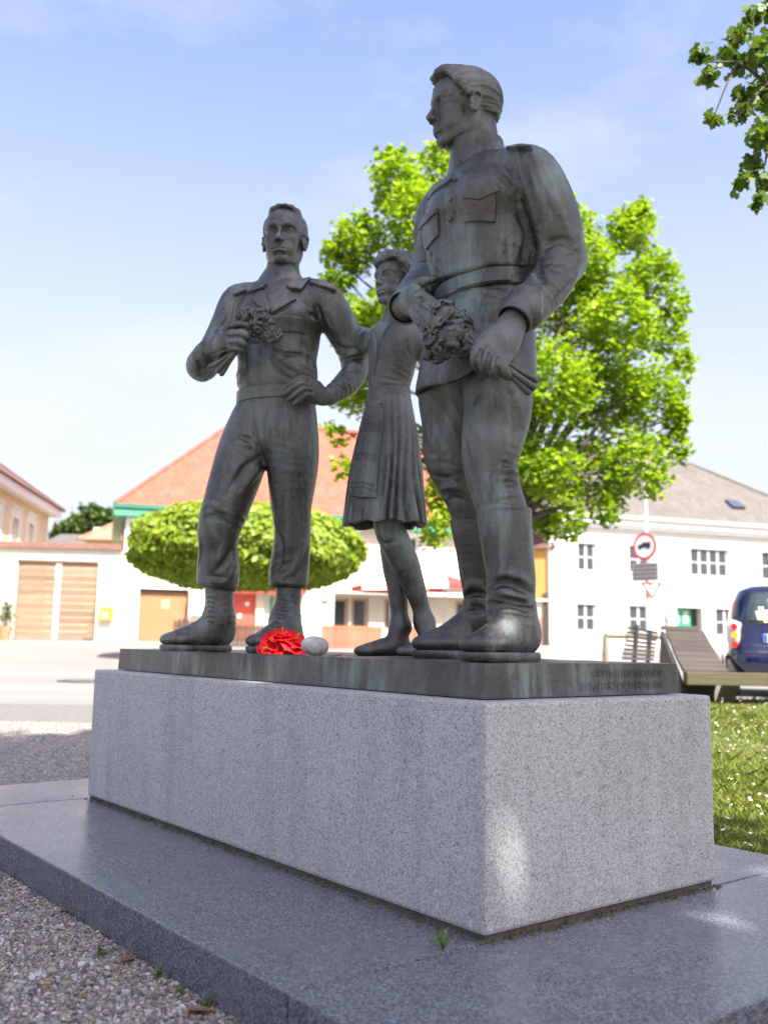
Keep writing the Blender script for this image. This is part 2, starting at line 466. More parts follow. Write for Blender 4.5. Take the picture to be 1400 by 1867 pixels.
def head_build(T, S, vol, jaw=1.0, woman=False, ax=None, open_mouth=0.0, smile=0.0, nose=1.0, neck=.245, lid=0.0):
    """canonical head (x forward, y to its left, z up, chin at 0, crown at 1) placed by T(p); S = head height; ax rows = forward, left, up"""
    M = ax; k = 0.05 * S
    def E(c, r, kk=k, op='add', tilt=None): vol.ell(T(c), np.array(r) * S, M if tilt is None else tilt @ M, kk, op)
    def C(pts, rs, kk=k, op='add', n=4): vol.chain([T(p) for p in pts], np.array(rs) * S, kk, op, n)
    vol.chain([T(p) for p in ((-.17, 0, .40), (-.18, 0, .12), (-.19, 0, -.22), (-.21, 0, -.45))], [(neck * w * S, neck * w * S * 1.2) for w in (.95, 1.0, 1.03, 1.1)], .07 * S, flat=ax[1])
    E((-.11, 0, .66), (.42, .325, .345))
    E((.06, 0, .66), (.295, .285, .29))
    E((.100, 0, .37), (.240, .232 * jaw, .30))
    for s_ in (-1, 1): E((.165, s_ * .115 * jaw, .265), (.125, .105, .135), .07 * S)   # cheeks
    for s_ in (-1, 1):
        C([(-.10, s_ * .215 * jaw, .42), (-.06, s_ * .195 * jaw, .25), (.10, s_ * .125 * jaw, .12), (.225, s_ * .045, .075)], [.07, .072, .066, .06], .07 * S)
        E((.19, s_ * .170, .41), (.10, .080, .075), .08 * S)                       # cheekbone
    E((.245, 0, .075), (.078, .095 * jaw, .068), .05 * S)                           # chin
    C([(.215, -.21, .570), (.305, -.105, .592), (.332, 0, .570), (.305, .105, .592), (.215, .21, .570)], [.03, .042, .036, .042, .03], .045 * S)
    for s_ in (-1, 1):
        E((.340, s_ * .122, .508), (.068, .080, .034), .034 * S, 'sub')
        E((.255, s_ * .125, .500), (.072, .080, .058), .012 * S)                   # closed lids
        E((.318, s_ * .125, .494 - lid), (.032, .058, .019), .005 * S, 'sub')       # opening between them
        E((.250, s_ * .125, .497), (.064, .066, .052), .002 * S)                   # eyeball
        E((.312, s_ * .125, .497), (.013, .015, .016), .003 * S, 'sub')             # pupil
    nz = nose
    C([(.335, 0, .560), (.345, 0, .50), (.378 * nz, 0, .42), (.408 * nz, 0, .360)], [.034, .030, .034, .040], .032 * S)
    E((.410 * nz, 0, .345), (.040, .040, .036), .026 * S)
    for s_ in (-1, 1):
        E((.358, s_ * .050, .328), (.050, .032, .034), .020 * S)
        E((.374, s_ * .028, .298), (.018, .010, .010), .006 * S, 'sub')
        C([(.335, s_ * .085, .330), (.315, s_ * .120, .26), (.290, s_ * .135, .20)], [.006, .007, .004], .03 * S, 'sub')
    E((.258, 0, .215), (.092, .130, .100), .07 * S)
    C([(.296, -.118, .206), (.334, -.058, .222), (.347, 0, .219), (.334, .058, .222), (.296, .118, .206)], [.009, .015, .015, .015, .009], .016 * S)
    C([(.298, -.105, .192), (.328, -.055, .176 - .02 * open_mouth), (.338, 0, .172 - .025 * open_mouth), (.328, .055, .176 - .02 * open_mouth), (.298, .105, .192)], [.008, .017, .018, .017, .008], .016 * S)
    C([(.296, -.132, .203 + .02 * smile), (.340, -.062, .2), (.358, 0, .198), (.340, .062, .2), (.296, .132, .203 + .02 * smile)],
      [.006, .006 + .014 * open_mouth, .006 + .018 * open_mouth, .006 + .014 * open_mouth, .006], .006 * S, 'sub')
    C([(.288, -.07, .132), (.330, 0, .130), (.288, .07, .132)], [.010, .016, .010], .035 * S, 'sub')
    for s_ in (-1, 1):                                                              # ears
        tl = np.array([[.93, s_ * .28, .22], [0, 1, 0], [-.22, 0, .97]])
        tl = np.array([nrm(r) for r in tl])
        E((-.055, s_ * .305, .455), (.078, .046, .120), .025 * S, 'add', tl)
        E((-.030, s_ * .350, .470), (.042, .024, .078), .012 * S, 'sub', tl)
        C([(-.02, s_ * .335, .54), (-.075, s_ * .352, .575), (-.122, s_ * .352, .53), (-.112, s_ * .338, .43), (-.06, s_ * .322, .350)], [.014, .017, .017, .016, .02], .012 * S)
        E((.005, s_ * .335, .435), (.020, .018, .026), .010 * S)
    for s_ in (-1, 1):
        C([(-.11, s_ * .20, .30), (-.04, s_ * .14, .0), (.02, s_ * .06, -.30)], [.06, .055, .045], .06 * S)
    E((.05, 0, .02), (.06, .07, .08), .05 * S)
def foot_build(up, so, heel, toe, ankle, S=1.0, lift=0.0, wide=1.0, sole=True, toe_h=1.0):
    """shoe: `up` = grid of the upper, `so` = grid of the sole"""
    heel = np.asarray(heel, float); toe = np.asarray(toe, float); d = toe - heel; L = np.linalg.norm(d); d = d / L
    sd = nrm(np.cross((0, 0, 1), d)); z = np.array([0, 0, 1.0])
    q = lambda t, h, s_=0: heel + d * L * t + z * h * S + sd * s_ * S
    b = .026 if sole else .004
    up.chain([q(.17, b + .038), q(.45, b + .036), q(.72, b + .030), q(.90, b + .024 * toe_h)], [(.058 * wide * S, .046 * S), (.054 * wide * S, .042 * S), (.070 * wide * S, .034 * S), (.050 * wide * S, .026 * S * toe_h)], .03, flat=sd)
    up.chain([np.asarray(ankle, float), q(.32, b + .088), q(.54, b + .058), q(.76, b + .036)], [.070 * S, .058 * S, .046 * S, .032 * S], .04)
    up.ball(q(.13, b + .065), .054 * S, .03)
    up.ell(q(.89, b + .026 * toe_h), np.array([.052, .058 * wide, .030 * toe_h]) * S, np.array([d, sd, z]), .015)
    if so is not None:
        so.chain([q(.13, .016), q(.40, .016), q(.72, .016), q(.92, .018 + lift)], [(.058 * wide * S, .04 * S), (.050 * wide * S, .04 * S), (.074 * wide * S, .04 * S), (.054 * wide * S, .04 * S)], .01, flat=sd)
        so.half((0, 0, heel[2] + .001), (0, 0, -1)); so.half((0, 0, heel[2] + .030 * S), (0, 0, 1), .004)
# ------------------------------------------------------------------ bronze
def mat_bronze(name='bronze', green=1.0):
    m, nt, b = new_mat(name)
    geo = nd(nt, 'ShaderNodeNewGeometry'); pos = geo.outputs['Position']
    n1 = noise(nt, 3.4, 9, .68, vec=pos)
    base = ramp(nt, n1.outputs['Fac'], [(.28, (.070, .069, .062)), (.47, (.115, .112, .102)), (.58, (.155, .152, .140)), (.74, (.25, .247, .232))])
    c = base.outputs['Color']
    nb = noise(nt, 14, 6, .7, vec=pos, stretch=(1.6, 1.6, .7))                      # blotches
    c = mixc(nt, ramp(nt, nb.outputs['Fac'], [(.40, .40), (.52, 0.0)]).outputs['Color'], c, mixc(nt, .6, c, (.07, .064, .06)))
    n2 = noise(nt, 3.4, 8, .66, vec=pos, stretch=(3.0, 3.0, .62))                  # green rain streaks
    st = ramp(nt, n2.outputs['Fac'], [(.47, 0.0), (.64, 1.0)])
    n3 = noise(nt, 1.9, 4, .5, vec=pos)
    ms = ramp(nt, n3.outputs['Fac'], [(.38, .06 * green), (.62, .80 * green)])
    f = nd(nt, 'ShaderNodeMath', operation='MULTIPLY'); nt.links.new(st.outputs['Color'], f.inputs[0]); nt.links.new(ms.outputs['Color'], f.inputs[1])
    c = mixc(nt, f.outputs[0], c, (.215, .275, .245))
    n4 = noise(nt, 70, 6, .75, vec=pos)
    c = mixc(nt, ramp(nt, n4.outputs['Fac'], [(.64, 0.0), (.74, .35)]).outputs['Color'], c, (.34, .35, .32))
    c = mixc(nt, ramp(nt, n4.outputs['Fac'], [(.28, .45), (.38, 0.0)]).outputs['Color'], c, (.06, .056, .052))
    n6 = noise(nt, 8.0, 6, .6, vec=pos, stretch=(5.0, 5.0, .25))                   # thin pale runs
    c = mixc(nt, ramp(nt, n6.outputs['Fac'], [(.65, 0.0), (.72, .42 * green)]).outputs['Color'], c, (.33, .36, .33))
    nt.links.new(c, b.inputs['Base Color'])
    mt = ramp(nt, f.outputs[0], [(0.0, .82), (.5, .25)]); nt.links.new(mt.outputs['Color'], b.inputs['Metallic'])
    rr = ramp(nt, n1.outputs['Fac'], [(.3, .32), (.7, .46)]); nt.links.new(rr.outputs['Color'], b.inputs['Roughness'])
    b.inputs['IOR'].default_value = 1.5
    n5 = noise(nt, 24, 9, .72, vec=pos); b5 = nd(nt, 'ShaderNodeMath', operation='ADD'); nt.links.new(n5.outputs['Fac'], b5.inputs[0]); nt.links.new(n4.outputs['Fac'], b5.inputs[1])
    bump(nt, b, b5.outputs[0], .6, .008)
    return m
BRONZE = mat_bronze()
ZS = (0.80 + 0.1383) * SC                             # top of the bronze plate
class Fig:
    """a figure: D = its distance, facing = unit (X, Y) its chest points to"""
    def __init__(s, u, D, facing):
        s.D = D; s.o = at(u, 933, D); s.o[2] = ZS
        s.F = np.array([facing[0], facing[1], 0.0]); s.F /= np.linalg.norm(s.F); s.L = np.cross((0, 0, 1), s.F)
    def J(s, u, v, y=0.0): return at(u, v, s.D + y)
    def pts(s, rows): return [s.J(*r[:3]) for r in rows]
    def vol(s, u0, u1, v0, v1, y0, y1, h):
        c = np.array([at(u, v, s.D + y) for u in (u0, u1) for v in (v0, v1) for y in (y0, y1)])
        return Vol(c.min(0) - .02, c.max(0) + .02, h)
    def limb(s, vol, rows, k=.03, op='add', n=5):
        """rows: u, v, y, radius"""
        vol.chain(s.pts(rows), [r[3] for r in rows], k, op, n)
    def loft(s, vol, rows, k=.03, op='add', n=5, side=None):
        """rows: u, v, y, half-width across the body, half-depth"""
        vol.chain(s.pts(rows), [(r[3], r[4]) for r in rows], k, op, n, flat=s.L if side is None else side)
    def head(s, u, v, y, S, yaw_vec, pitch=0.0, roll=0.0, anchor=(.25, 0, 0.0)):
        """place a head so that the canonical point `anchor` is seen at pixel (u, v)"""
        f = nrm((yaw_vec[0], yaw_vec[1], 0)); l = np.cross((0, 0, 1), f); z = np.array([0, 0, 1.0])
        f2 = f * math.cos(pitch) + z * math.sin(pitch); z2 = np.cross(f2, l)
        l2 = l * math.cos(roll) + z2 * math.sin(roll); z3 = np.cross(f2, l2)
        M = np.array([f2, l2, z3]); o = s.J(u, v, y) - (np.array(anchor) @ M) * S
        return (lambda p: o + (np.asarray(p, float) @ M) * S), M
def cut_hem(vol, fig, rows, k=.006):
    """trim everything below the line through the rows (u, v, y)"""
    P = np.array([fig.J(*r) for r in rows]); P = P[np.argsort(P[:, 0])]
    vol.fn(lambda X, Y, Z: np.interp(X, P[:, 0], P[:, 2]).astype(np.float32) - Z, k, 'cut')
def ring(fig, c, a, b, hz, th, h=.004, tilt=(0, 0)):
    """belt: elliptic band round the point c"""
    V = Vol(c - np.array([max(a, b) + .04, max(a, b) + .04, hz + .06]), c + np.array([max(a, b) + .04, max(a, b) + .04, hz + .06]), h)
    X = V.ax[0][:, None, None] - c[0]; Y = V.ax[1][None, :, None] - c[1]; Z = V.ax[2][None, None, :] - c[2]
    p = (X * fig.L[0] + Y * fig.L[1]); q = (X * fig.F[0] + Y * fig.F[1])
    k = np.sqrt((p / a) ** 2 + (q / b) ** 2) + 1e-6; g = np.sqrt((p / a / a) ** 2 + (q / b / b) ** 2) + 1e-6
    e = k * (k - 1) / g; z = Z + p * tilt[0] + q * tilt[1]
    d = np.maximum(np.abs(e) - th, np.abs(z) - hz)
    V.v = -smin(-(np.abs(e) - th).astype(np.float32) + 0 * Z.astype(np.float32), -(np.abs(z) - hz).astype(np.float32), .004).astype(np.float32)
    return V
def add_buttons(fig, vol, uvs, r, parent, name='button'):
    for (u, v) in uvs:
        p = vol.hit(u, v)
        if p is None: continue
        n = nrm(vol.grad(p)[0]); V = Vol(p - r * 2.2, p + r * 2.2, r / 3.5)
        M = np.array([n, nrm(np.cross(n, (0.3, 0.2, 1))), np.cross(n, nrm(np.cross(n, (0.3, 0.2, 1))))])
        V.ell(p + n * r * .25, (r * .55, r, r), M, .0)
        sculpt(name, V, BRONZE, parent, fig.o)
def bouquet(fig, parent, blobs, stems, seed, leaf=.018, h=.0042):
    rg = np.random.default_rng(seed)
    b = np.array([fig.J(*q[:3]) for q in blobs]); rr = max(q[3] for q in blobs) + .03
    V = Vol(b.min(0) - rr, b.max(0) + rr, h)
    for q in blobs: V.ball(fig.J(*q[:3]), q[3] * .74, .02)
    n = 0
    while n < 300:                                                                  # petals and leaves
        q = blobs[rg.integers(len(blobs))]; d = nrm(rg.normal(size=3)); p = fig.J(*q[:3]) + d * q[3] * rg.uniform(.72, .98)
        if V.at(p)[0] < -.016: continue
        t = nrm(np.cross(d, rg.normal(size=3))); w = np.cross(d, t)
        M = np.array([nrm(t + d * rg.uniform(-.7, .9)), w, np.cross(t, w)]); M[2] = nrm(np.cross(M[0], M[1]))
        s_ = rg.uniform(.7, 1.5) * leaf
        V.ell(p, (s_ * 1.15, s_ * .8, s_ * .30), M, .002); n += 1
        if n % 3 == 0: V.ell(p + d * s_ * .45, (s_ * .5,) * 3, None, .003, 'sub')
    P3 = (V.ax[0][:, None, None], V.ax[1][None, :, None], V.ax[2][None, None, :])
    V.v = V.v + .005 * sines(P3, 150, seed).astype(np.float32)
    root = sculpt('bouquet', V, BRONZE, parent, fig.o)
    for st in stems:
        P = [fig.J(*q[:3]) for q in st]; r = [q[3] for q in st]
        A = np.array(P); W = Vol(A.min(0) - max(r) - .01, A.max(0) + max(r) + .01, .0042)
        W.chain(P, r, 0, n=4); sculpt('stem', W, BRONZE, root, fig.o)
    return root

# ------------------------------------------------------------------ the tall soldier in a belted tunic and boots
def right_soldier():
    f = Fig(880, 3.53, (-.78, -.62)); J = f.J
    T = empty('soldier_statue', f.o, 'bronze statue of a soldier in belted tunic and tall boots, gazing left', 'statue')
    # --- tunic
    V = f.vol(715, 1085, 236, 725, -.45, .5, .005)
    f.loft(V, [(872, 330, .03, .085, .07), (871, 338, .03, .15, .10), (869, 352, .02, .215, .135), (868, 382, 0, .242, .162), (870, 425, 0, .240, .165),
               (874, 468, 0, .236, .168), (878, 506, 0, .232, .168)], .03)
    wz = J(878, 521, 0)[2]; V.fn(lambda X, Y, Z: wz - Z + 0 * X + 0 * Y, .03, 'cut')
    f.limb(V, [(872, 318, .03, .075), (905, 318, -.07, .07), (940, 315, -.14, .075)], .05); f.limb(V, [(872, 322, .03, .075), (840, 348, .11, .068), (818, 368, .16, .075)], .05)
    f.loft(V, [(880, 522, 0, .196, .136), (880, 550, 0, .204, .142), (877, 582, 0, .222, .160), (871, 640, 0, .248, .185), (866, 715, 0, .262, .200), (866, 745, 0, .265, .2)], .012)
    V.ell(J(868, 372, -.09), (.13, .20, .10), np.array([f.F, f.L, (0, 0, 1)]), .05)                # chest
    f.limb(V, [(948, 306, -.15, .088), (972, 322, -.18, .100), (1002, 382, -.19, .1), (1019, 440, -.17, .092), (1022, 474, -.16, .086)], .035)
    f.limb(V, [(1023, 470, -.16, .087), (1004, 512, -.21, .084), (976, 550, -.27, .072), (962, 570, -.30, .062)], .02)
    V.ball(J(1030, 478, -.13), .078, .03)
    f.limb(V, [(815, 368, .17, .085), (800, 398, .20, .098), (796, 445, .23, .092), (786, 500, .25, .085)], .035)
    f.limb(V, [(786, 500, .25, .084), (763, 530, .15, .078), (741, 556, .05, .064)], .02)
    cut_hem(V, f, [(720, 718, .1), (749, 716, .08), (780, 711, -.03), (808, 706, -.10), (838, 695, -.16), (856, 682, -.19), (872, 670, -.20), (930, 676, -.24), (960, 686, -.22), (982, 692, -.15), (1010, 692, -.1)])
    f.loft(V, [(866, 700, 0, .235, .175), (866, 760, 0, .24, .18)], .008, 'sub')
    # cloth folds
    g = V.line
    g([(893, 297), (915, 311), (936, 338), (944, 356)], .014, 'add', .03); g([(900, 310), (924, 330), (940, 358)], .010, 'sub', .014)
    g([(925, 286), (935, 322), (946, 360), (959, 402), (968, 436)], .006, 'sub', .007)
    g([(982, 458), (1004, 444), (1030, 438), (1048, 446)], .013, 'sub', .02); g([(990, 470), (1015, 456), (1045, 458)], .015, 'add', .02)
    g([(1030, 446), (1043, 452), (1052, 462)], .009, 'sub', .012); g([(985, 474), (980, 494), (990, 512), (1010, 520)], .012, 'sub', .02)
    g([(996, 478), (1010, 492), (1036, 494)], .012, 'add', .02); g([(1052, 500), (1030, 530), (1004, 552)], .010, 'sub', .02)
    g([(975, 508), (992, 530), (1000, 545)], .010, 'add', .016); g([(1000, 330), (1014, 372), (1030, 410)], .012, 'add', .03)
    g([(944, 372), (960, 420), (976, 452)], .016, 'sub', .03); g([(938, 398), (948, 432), (938, 466)], .014, 'add', .03); g([(925, 420), (930, 452), (915, 474)], .012, 'sub', .03)
    g([(955, 420), (958, 455), (950, 480)], .013, 'sub', .02); g([(905, 484), (870, 488), (836, 496), (800, 506)], .012, 'add', .02)
    g([(788, 446), (784, 478), (790, 498)], .010, 'sub', .02); g([(800, 462), (796, 480), (806, 494)], .010, 'add', .02)
    g([(833, 326), (831, 350), (829, 388), (823, 411), (813, 415)], .0045, 'sub', .004); g([(812, 364), (810, 400), (806, 414)], .0045, 'sub', .004)
    g([(900, 546), (890, 570), (884, 600)], .012, 'add', .03); g([(925, 542), (916, 560)], .010, 'add', .02); g([(858, 542), (862, 560)], .009, 'sub', .02)
    g([(752, 706), (780, 702), (810, 696), (836, 685), (852, 672)], .0045, 'sub', .004); g([(775, 600), (768, 640), (762, 690)], .010, 'sub', .03)
    g([(760, 395), (758, 430), (755, 465)], .010, 'sub', .02); g([(772, 402), (768, 440), (772, 470)], .009, 'add', .02)
    P3 = (V.ax[0][:, None, None], V.ax[1][None, :, None], V.ax[2][None, None, :])
    V.v = V.v + .0022 * sines(P3, 34, 3).astype(np.float32) + .0008 * sines(P3, 120, 5).astype(np.float32)
    el = J(1016, 466, -.2)
    crumple(V, el, J(1024, 470, -.16) - J(995, 380, -.19), .15, .011, .036, 5); crumple(V, J(985, 535, -.26), J(962, 570, -.3) - J(1010, 500, -.2), .12, .009, .030, 8)
    crumple(V, J(925, 470, -.22), (.25, 0, 1), .17, .010, .042, 11); crumple(V, J(830, 480, -.16), (-.15, 0, 1), .17, .007, .040, 14); crumple(V, J(940, 350, -.26), (1, 0, .35), .15, .009, .034, 17)
    crumple(V, J(772, 440, .1), (.1, 0, 1), .15, .009, .040, 19); crumple(V, J(880, 590, -.2), (1, .2, .2), .20, .006, .050, 23); crumple(V, J(765, 660, 0), (1, 0, .1), .18, .006, .05, 29)
    tunic = sculpt('tunic', V, BRONZE, T, f.o)
    for poly, th in (([(843, 346), (875, 338), (907, 339), (912, 349), (876, 365), (844, 362)], .016), ([(846, 360), (872, 363), (905, 349), (903, 405), (868, 403), (846, 406)], .009),
                     ([(767, 409), (776, 397), (797, 379), (800, 388), (782, 407), (769, 419)], .016), ([(771, 415), (798, 387), (800, 430), (780, 456), (773, 446)], .009)):
        W = patch(V, poly, th)
        if W: sculpt('pocket_flap' if th > .012 else 'pocket', W, BRONZE, tunic, f.o)
    add_buttons(f, V, [(830, 327), (821, 363), (820, 399), (876, 352), (786, 401)], .011, tunic)
    # stand collar
    C = f.vol(815, 930, 236, 320, -.2, .2, .004)
    cl = [(868, 240, -.005, .100, .102), (869, 262, -.005, .103, .105), (871, 290, .012, .110, .112), (872, 316, .02, .122, .122)]
    f.loft(C, cl, 0, n=6); lo = J(872, 300, .02)[2]
    ZT = J(866, 262, 0)[2]
    C.fn(lambda X, Y, Z: Z - (ZT + (X - f.o[0]) * .06), 0.004, 'cut'); C.fn(lambda X, Y, Z: lo - .06 - Z, 0, 'cut')
    f.loft(C, [(868, 225, -.005, .088, .092), (869, 262, -.005, .088, .092), (870, 268, 0, .088, .09)], .003, 'sub')
    C.line([(830, 300), (828, 284)], .004, 'sub'); sculpt('collar', C, BRONZE, T, f.o)
    add_buttons(f, C, [(838, 292)], .007, T)
    for poly in ([(918, 266), (934, 262), (962, 257), (981, 256), (992, 266), (978, 276), (940, 276), (920, 275)], [(828, 326), (812, 338), (790, 354), (780, 364), (776, 361), (790, 347), (812, 329), (826, 318)]):
        W = patch(V, poly, .024 if poly[0][0] > 900 else .010)
        if W: sculpt('shoulder_strap', W, BRONZE, tunic, f.o)
    # cuffs
    K = f.vol(905, 1000, 520, 620, -.42, -.15, .004)
    f.limb(K, [(961, 549, -.27, .069), (948, 566, -.30, .066), (938, 583, -.325, .063)], .0)
    a, b = J(964, 546, -.268), J(936, 584, -.325); K.half(a, a - b); K.half(b, b - a)
    f.limb(K, [(950, 563, -.30, .054), (930, 594, -.335, .052)], .003, 'sub'); sculpt('cuff', K, BRONZE, T, f.o)
    K = f.vol(705, 775, 510, 610, -.10, .15, .004)
    f.limb(K, [(752, 548, .09, .072), (742, 557, .045, .070), (737, 561, .02, .068)], .0)
    a, b = J(750, 550, .085), J(735, 562, .012); K.half(a, a - b); K.half(b, b - a)
    f.limb(K, [(742, 557, .045, .060), (730, 566, -.02, .06)], .003, 'sub'); sculpt('cuff', K, BRONZE, T, f.o)
    # belt
    Bc = J(880, 535, 0); B = ring(f, Bc, .206, .146, .032, .012, tilt=(-.03, .03)); belt = sculpt('belt', B, BRONZE, T, f.o)
    for nm, poly, th in (('buckle', [(803, 508), (830, 501), (831, 536), (804, 546)], .016), ('buckle_bar', [(824, 499), (832, 498), (833, 536), (825, 538)], .026), ('belt_tail', [(833, 503), (880, 497), (925, 494), (934, 500), (933, 512), (922, 518), (880, 522), (833, 528)], .008)):
        W = patch(B, poly, th, h=.003)
        if W: sculpt(nm, W, BRONZE, belt, f.o)
    # --- trousers
    V2 = f.vol(735, 1000, 600, 985, -.35, .45, .0055)
    f.limb(V2, [(905, 640, -.07, .135), (906, 700, -.085, .133), (906, 752, -.10, .126), (896, 812, -.13, .110), (893, 846, -.145, .099), (904, 893, -.16, .090), (918, 936, -.17, .087), (923, 970, -.18, .080)], .03)
    f.limb(V2, [(826, 660, .09, .130), (824, 720, .10, .132), (826, 769, .105, .122), (824, 830, .11, .110), (834, 868, .125, .092), (852, 915, .15, .082), (866, 960, .175, .082)], .03)
    V2.ell(J(866, 660, .01), (.15, .22, .14), np.array([f.F, f.L, (0, 0, 1)]), .04)
    g = V2.line
    g([(846, 800), (850, 834), (858, 862)], .012, 'sub', .03); g([(944, 842), (928, 846), (912, 842)], .011, 'sub', .02); g([(950, 866), (930, 858), (910, 860)], .013, 'add', .02)
    g([(948, 884), (930, 878), (914, 884)], .009, 'sub', .016); g([(958, 906), (930, 902), (900, 908)], .008, 'add', .014); g([(880, 700), (872, 760), (862, 810)], .014, 'add', .04)
    g([(790, 868), (812, 874), (830, 866)], .010, 'sub', .02); g([(806, 892), (822, 888), (846, 894)], .010, 'add', .02); g([(930, 720), (945, 770), (938, 816)], .012, 'sub', .04)
    g([(815, 912), (832, 908), (852, 914)], .008, 'sub', .014); g([(780, 740), (785, 790), (800, 830)], .012, 'add', .04)
    P3 = (V2.ax[0][:, None, None], V2.ax[1][None, :, None], V2.ax[2][None, None, :])
    V2.v = V2.v + .003 * sines(P3, 26, 9).astype(np.float32)
    crumple(V2, J(915, 868, -.24), (0, 0, 1), .15, .008, .036, 31); crumple(V2, J(832, 890, .05), (0, 0, 1), .15, .008, .034, 37); crumple(V2, J(900, 740, -.22), (1, 0, .5), .18, .006, .06, 41); crumple(V2, J(800, 740, 0), (1, 0, .4), .18, .006, .06, 43)
    sculpt('trousers', V2, BRONZE, T, f.o)
    # --- boots
    def boot(rows, top, toe, heel, lines, y0, y1, u0, u1):
        U = f.vol(u0, u1, 905, 1230, y0, y1, .0045); S = f.vol(u0, u1, 1150, 1230, y0, y1, .004)
        f.limb(U, rows, .02)
        tp, nn = J(*top), np.array([.05, 0, 1.0]); U.half(tp, nn, .004)
        r0 = rows[0]; f.limb(U, [(r0[0], r0[1] - 30, r0[2], r0[3] - .012), (r0[0], r0[1] + 14, r0[2], r0[3] - .014)], .004, 'sub')
        H = J(heel[0], 1100, heel[1]); H[2] = ZS; Q = J(toe[0], 1100, toe[1]); Q[2] = ZS
        foot_build(U, S, H, Q, J(*rows[-1][:3]), 1.12, .004, 1.0)
        for l in lines: U.line(*l)
        U.half((0, 0, ZS + .006), (0, 0, -1))
        P3 = (U.ax[0][:, None, None], U.ax[1][None, :, None], U.ax[2][None, None, :])
        U.v = U.v + .002 * sines(P3, 40, 21).astype(np.float32)
        crumple(U, J(rows[-2][0], rows[-2][1], rows[-2][2] - .06), (.1, 0, 1), .12, .008, .034, 47); crumple(U, (H + Q) / 2 + (Q - H) * .12 + np.array([0, 0, .09]), Q - H, .10, .006, .024, 53)
        o = sculpt('boot', U, BRONZE, T, f.o); sculpt('sole', S, BRONZE, o, f.o)
    boot([(919, 918, -.17, .097), (920, 950, -.172, .096), (926, 1005, -.18, .090), (931, 1052, -.19, .086), (931, 1092, -.195, .084), (934, 1124, -.19, .080)], (919, 925, -.17), (858, -.40), (968, -.15),
         [([(888, 1060), (915, 1046), (945, 1052), (972, 1066)], .014, 'add', .02), ([(890, 1078), (918, 1064), (948, 1072), (974, 1084)], .014, 'sub', .02), ([(888, 1096), (915, 1082), (950, 1092), (976, 1100)], .015, 'add', .02),
          ([(898, 1112), (925, 1100), (955, 1108), (974, 1114)], .013, 'sub', .018), ([(902, 1122), (930, 1114), (960, 1120)], .010, 'add', .016), ([(884, 960), (886, 1010), (890, 1050)], .005, 'sub', .004),
          ([(872, 936), (900, 926), (935, 924), (960, 926)], .005, 'add', .006), ([(868, 1186), (900, 1186), (935, 1184)], .004, 'add', .006)], -.5, .0, 840, 1000)
    boot([(864, 946, .172, .093), (867, 970, .18, .092), (872, 1005, .20, .088), (877, 1050, .225, .083), (881, 1088, .245, .079), (884, 1122, .25, .078)], (864, 952, .172), (765, .12), (890, .33),
         [([(842, 1078), (862, 1066), (885, 1076)], .014, 'add', .02), ([(842, 1094), (866, 1082), (886, 1090)], .013, 'sub', .018), ([(846, 1106), (868, 1096), (890, 1104)], .013, 'add', .018), ([(850, 1118), (872, 1112), (890, 1118)], .010, 'sub', .016)], -.02, .5, 740, 925)
    # --- head, neck, hands = the body
    Sh = .325
    Tm, M = f.head(807, 267, -.02, Sh, (-.955, -.295), pitch=R(-2))
    Hd = Vol(Tm((0, 0, .45)) - .26, Tm((0, 0, .45)) + .26, .0032)
    Hd.n  # grid covers head and neck
    head_build(Tm, Sh, Hd, jaw=1.0, ax=M, smile=1.0, nose=1.0, neck=.24)
    core = f.vol(770, 1010, 236, 720, -.25, .3, .012)                                             # what the clothes are worn over
    f.loft(core, [(872, 262, .01, .07, .075), (871, 320, .02, .16, .10), (870, 420, 0, .19, .12), (880, 510, 0, .17, .11), (870, 640, 0, .2, .14)], .03)
    f.limb(core, [(955, 318, -.15, .06), (1010, 430, -.17, .06), (1016, 475, -.17, .055), (970, 555, -.28, .045), (930, 595, -.33, .04)], .03)
    f.limb(core, [(810, 380, .18, .06), (796, 445, .23, .055), (784, 500, .25, .05), (741, 556, .05, .042)], .03)
    h1 = f.vol(850, 970, 555, 695, -.55, -.2, .0034)
    f.loft(h1, [(948, 570, -.305, .046, .042), (932, 594, -.335, .052, .042), (912, 622, -.365, .070, .045), (893, 643, -.385, .072, .038)], .02, side=nrm((.75, .0, -.55)))
    for q in ([(876, 626, -.40, .021), (868, 644, -.415, .020), (867, 660, -.40, .018), (872, 671, -.365, .016)], [(890, 640, -.41, .021), (882, 658, -.425, .020), (883, 672, -.405, .018), (888, 681, -.37, .016)],
              [(905, 648, -.41, .021), (897, 666, -.425, .020), (899, 678, -.405, .018), (904, 685, -.37, .016)], [(921, 650, -.40, .022), (915, 668, -.415, .022), (921, 681, -.395, .019), (928, 686, -.36, .016)],
              [(905, 600, -.32, .024), (880, 618, -.30, .021), (866, 634, -.30, .018)]):
        f.limb(h1, q, .008)
    h2 = f.vol(715, 815, 485, 610, -.25, .12, .0034)
    f.loft(h2, [(744, 552, .04, .048, .042), (744, 552, .0, .052, .040), (757, 550, -.045, .066, .036), (765, 550, -.07, .060, .030)], .015, side=nrm((-.3, -.2, .9)))
    for q in ([(752, 528, -.03, .024), (765, 516, -.05, .021), (780, 511, -.06, .018), (793, 508, -.06, .014)], [(764, 536, -.06, .020), (780, 545, -.095, .020), (794, 556, -.10, .018), (797, 566, -.09, .015)],
              [(764, 550, -.07, .020), (778, 560, -.11, .020), (787, 571, -.115, .018), (788, 580, -.10, .015)], [(760, 562, -.07, .019), (770, 575, -.10, .019), (777, 585, -.105, .017), (778, 592, -.09, .014)],
              [(754, 570, -.05, .018), (761, 583, -.08, .017), (768, 592, -.085, .015), (770, 598, -.07, .013)]):
        f.limb(h2, q, .007)
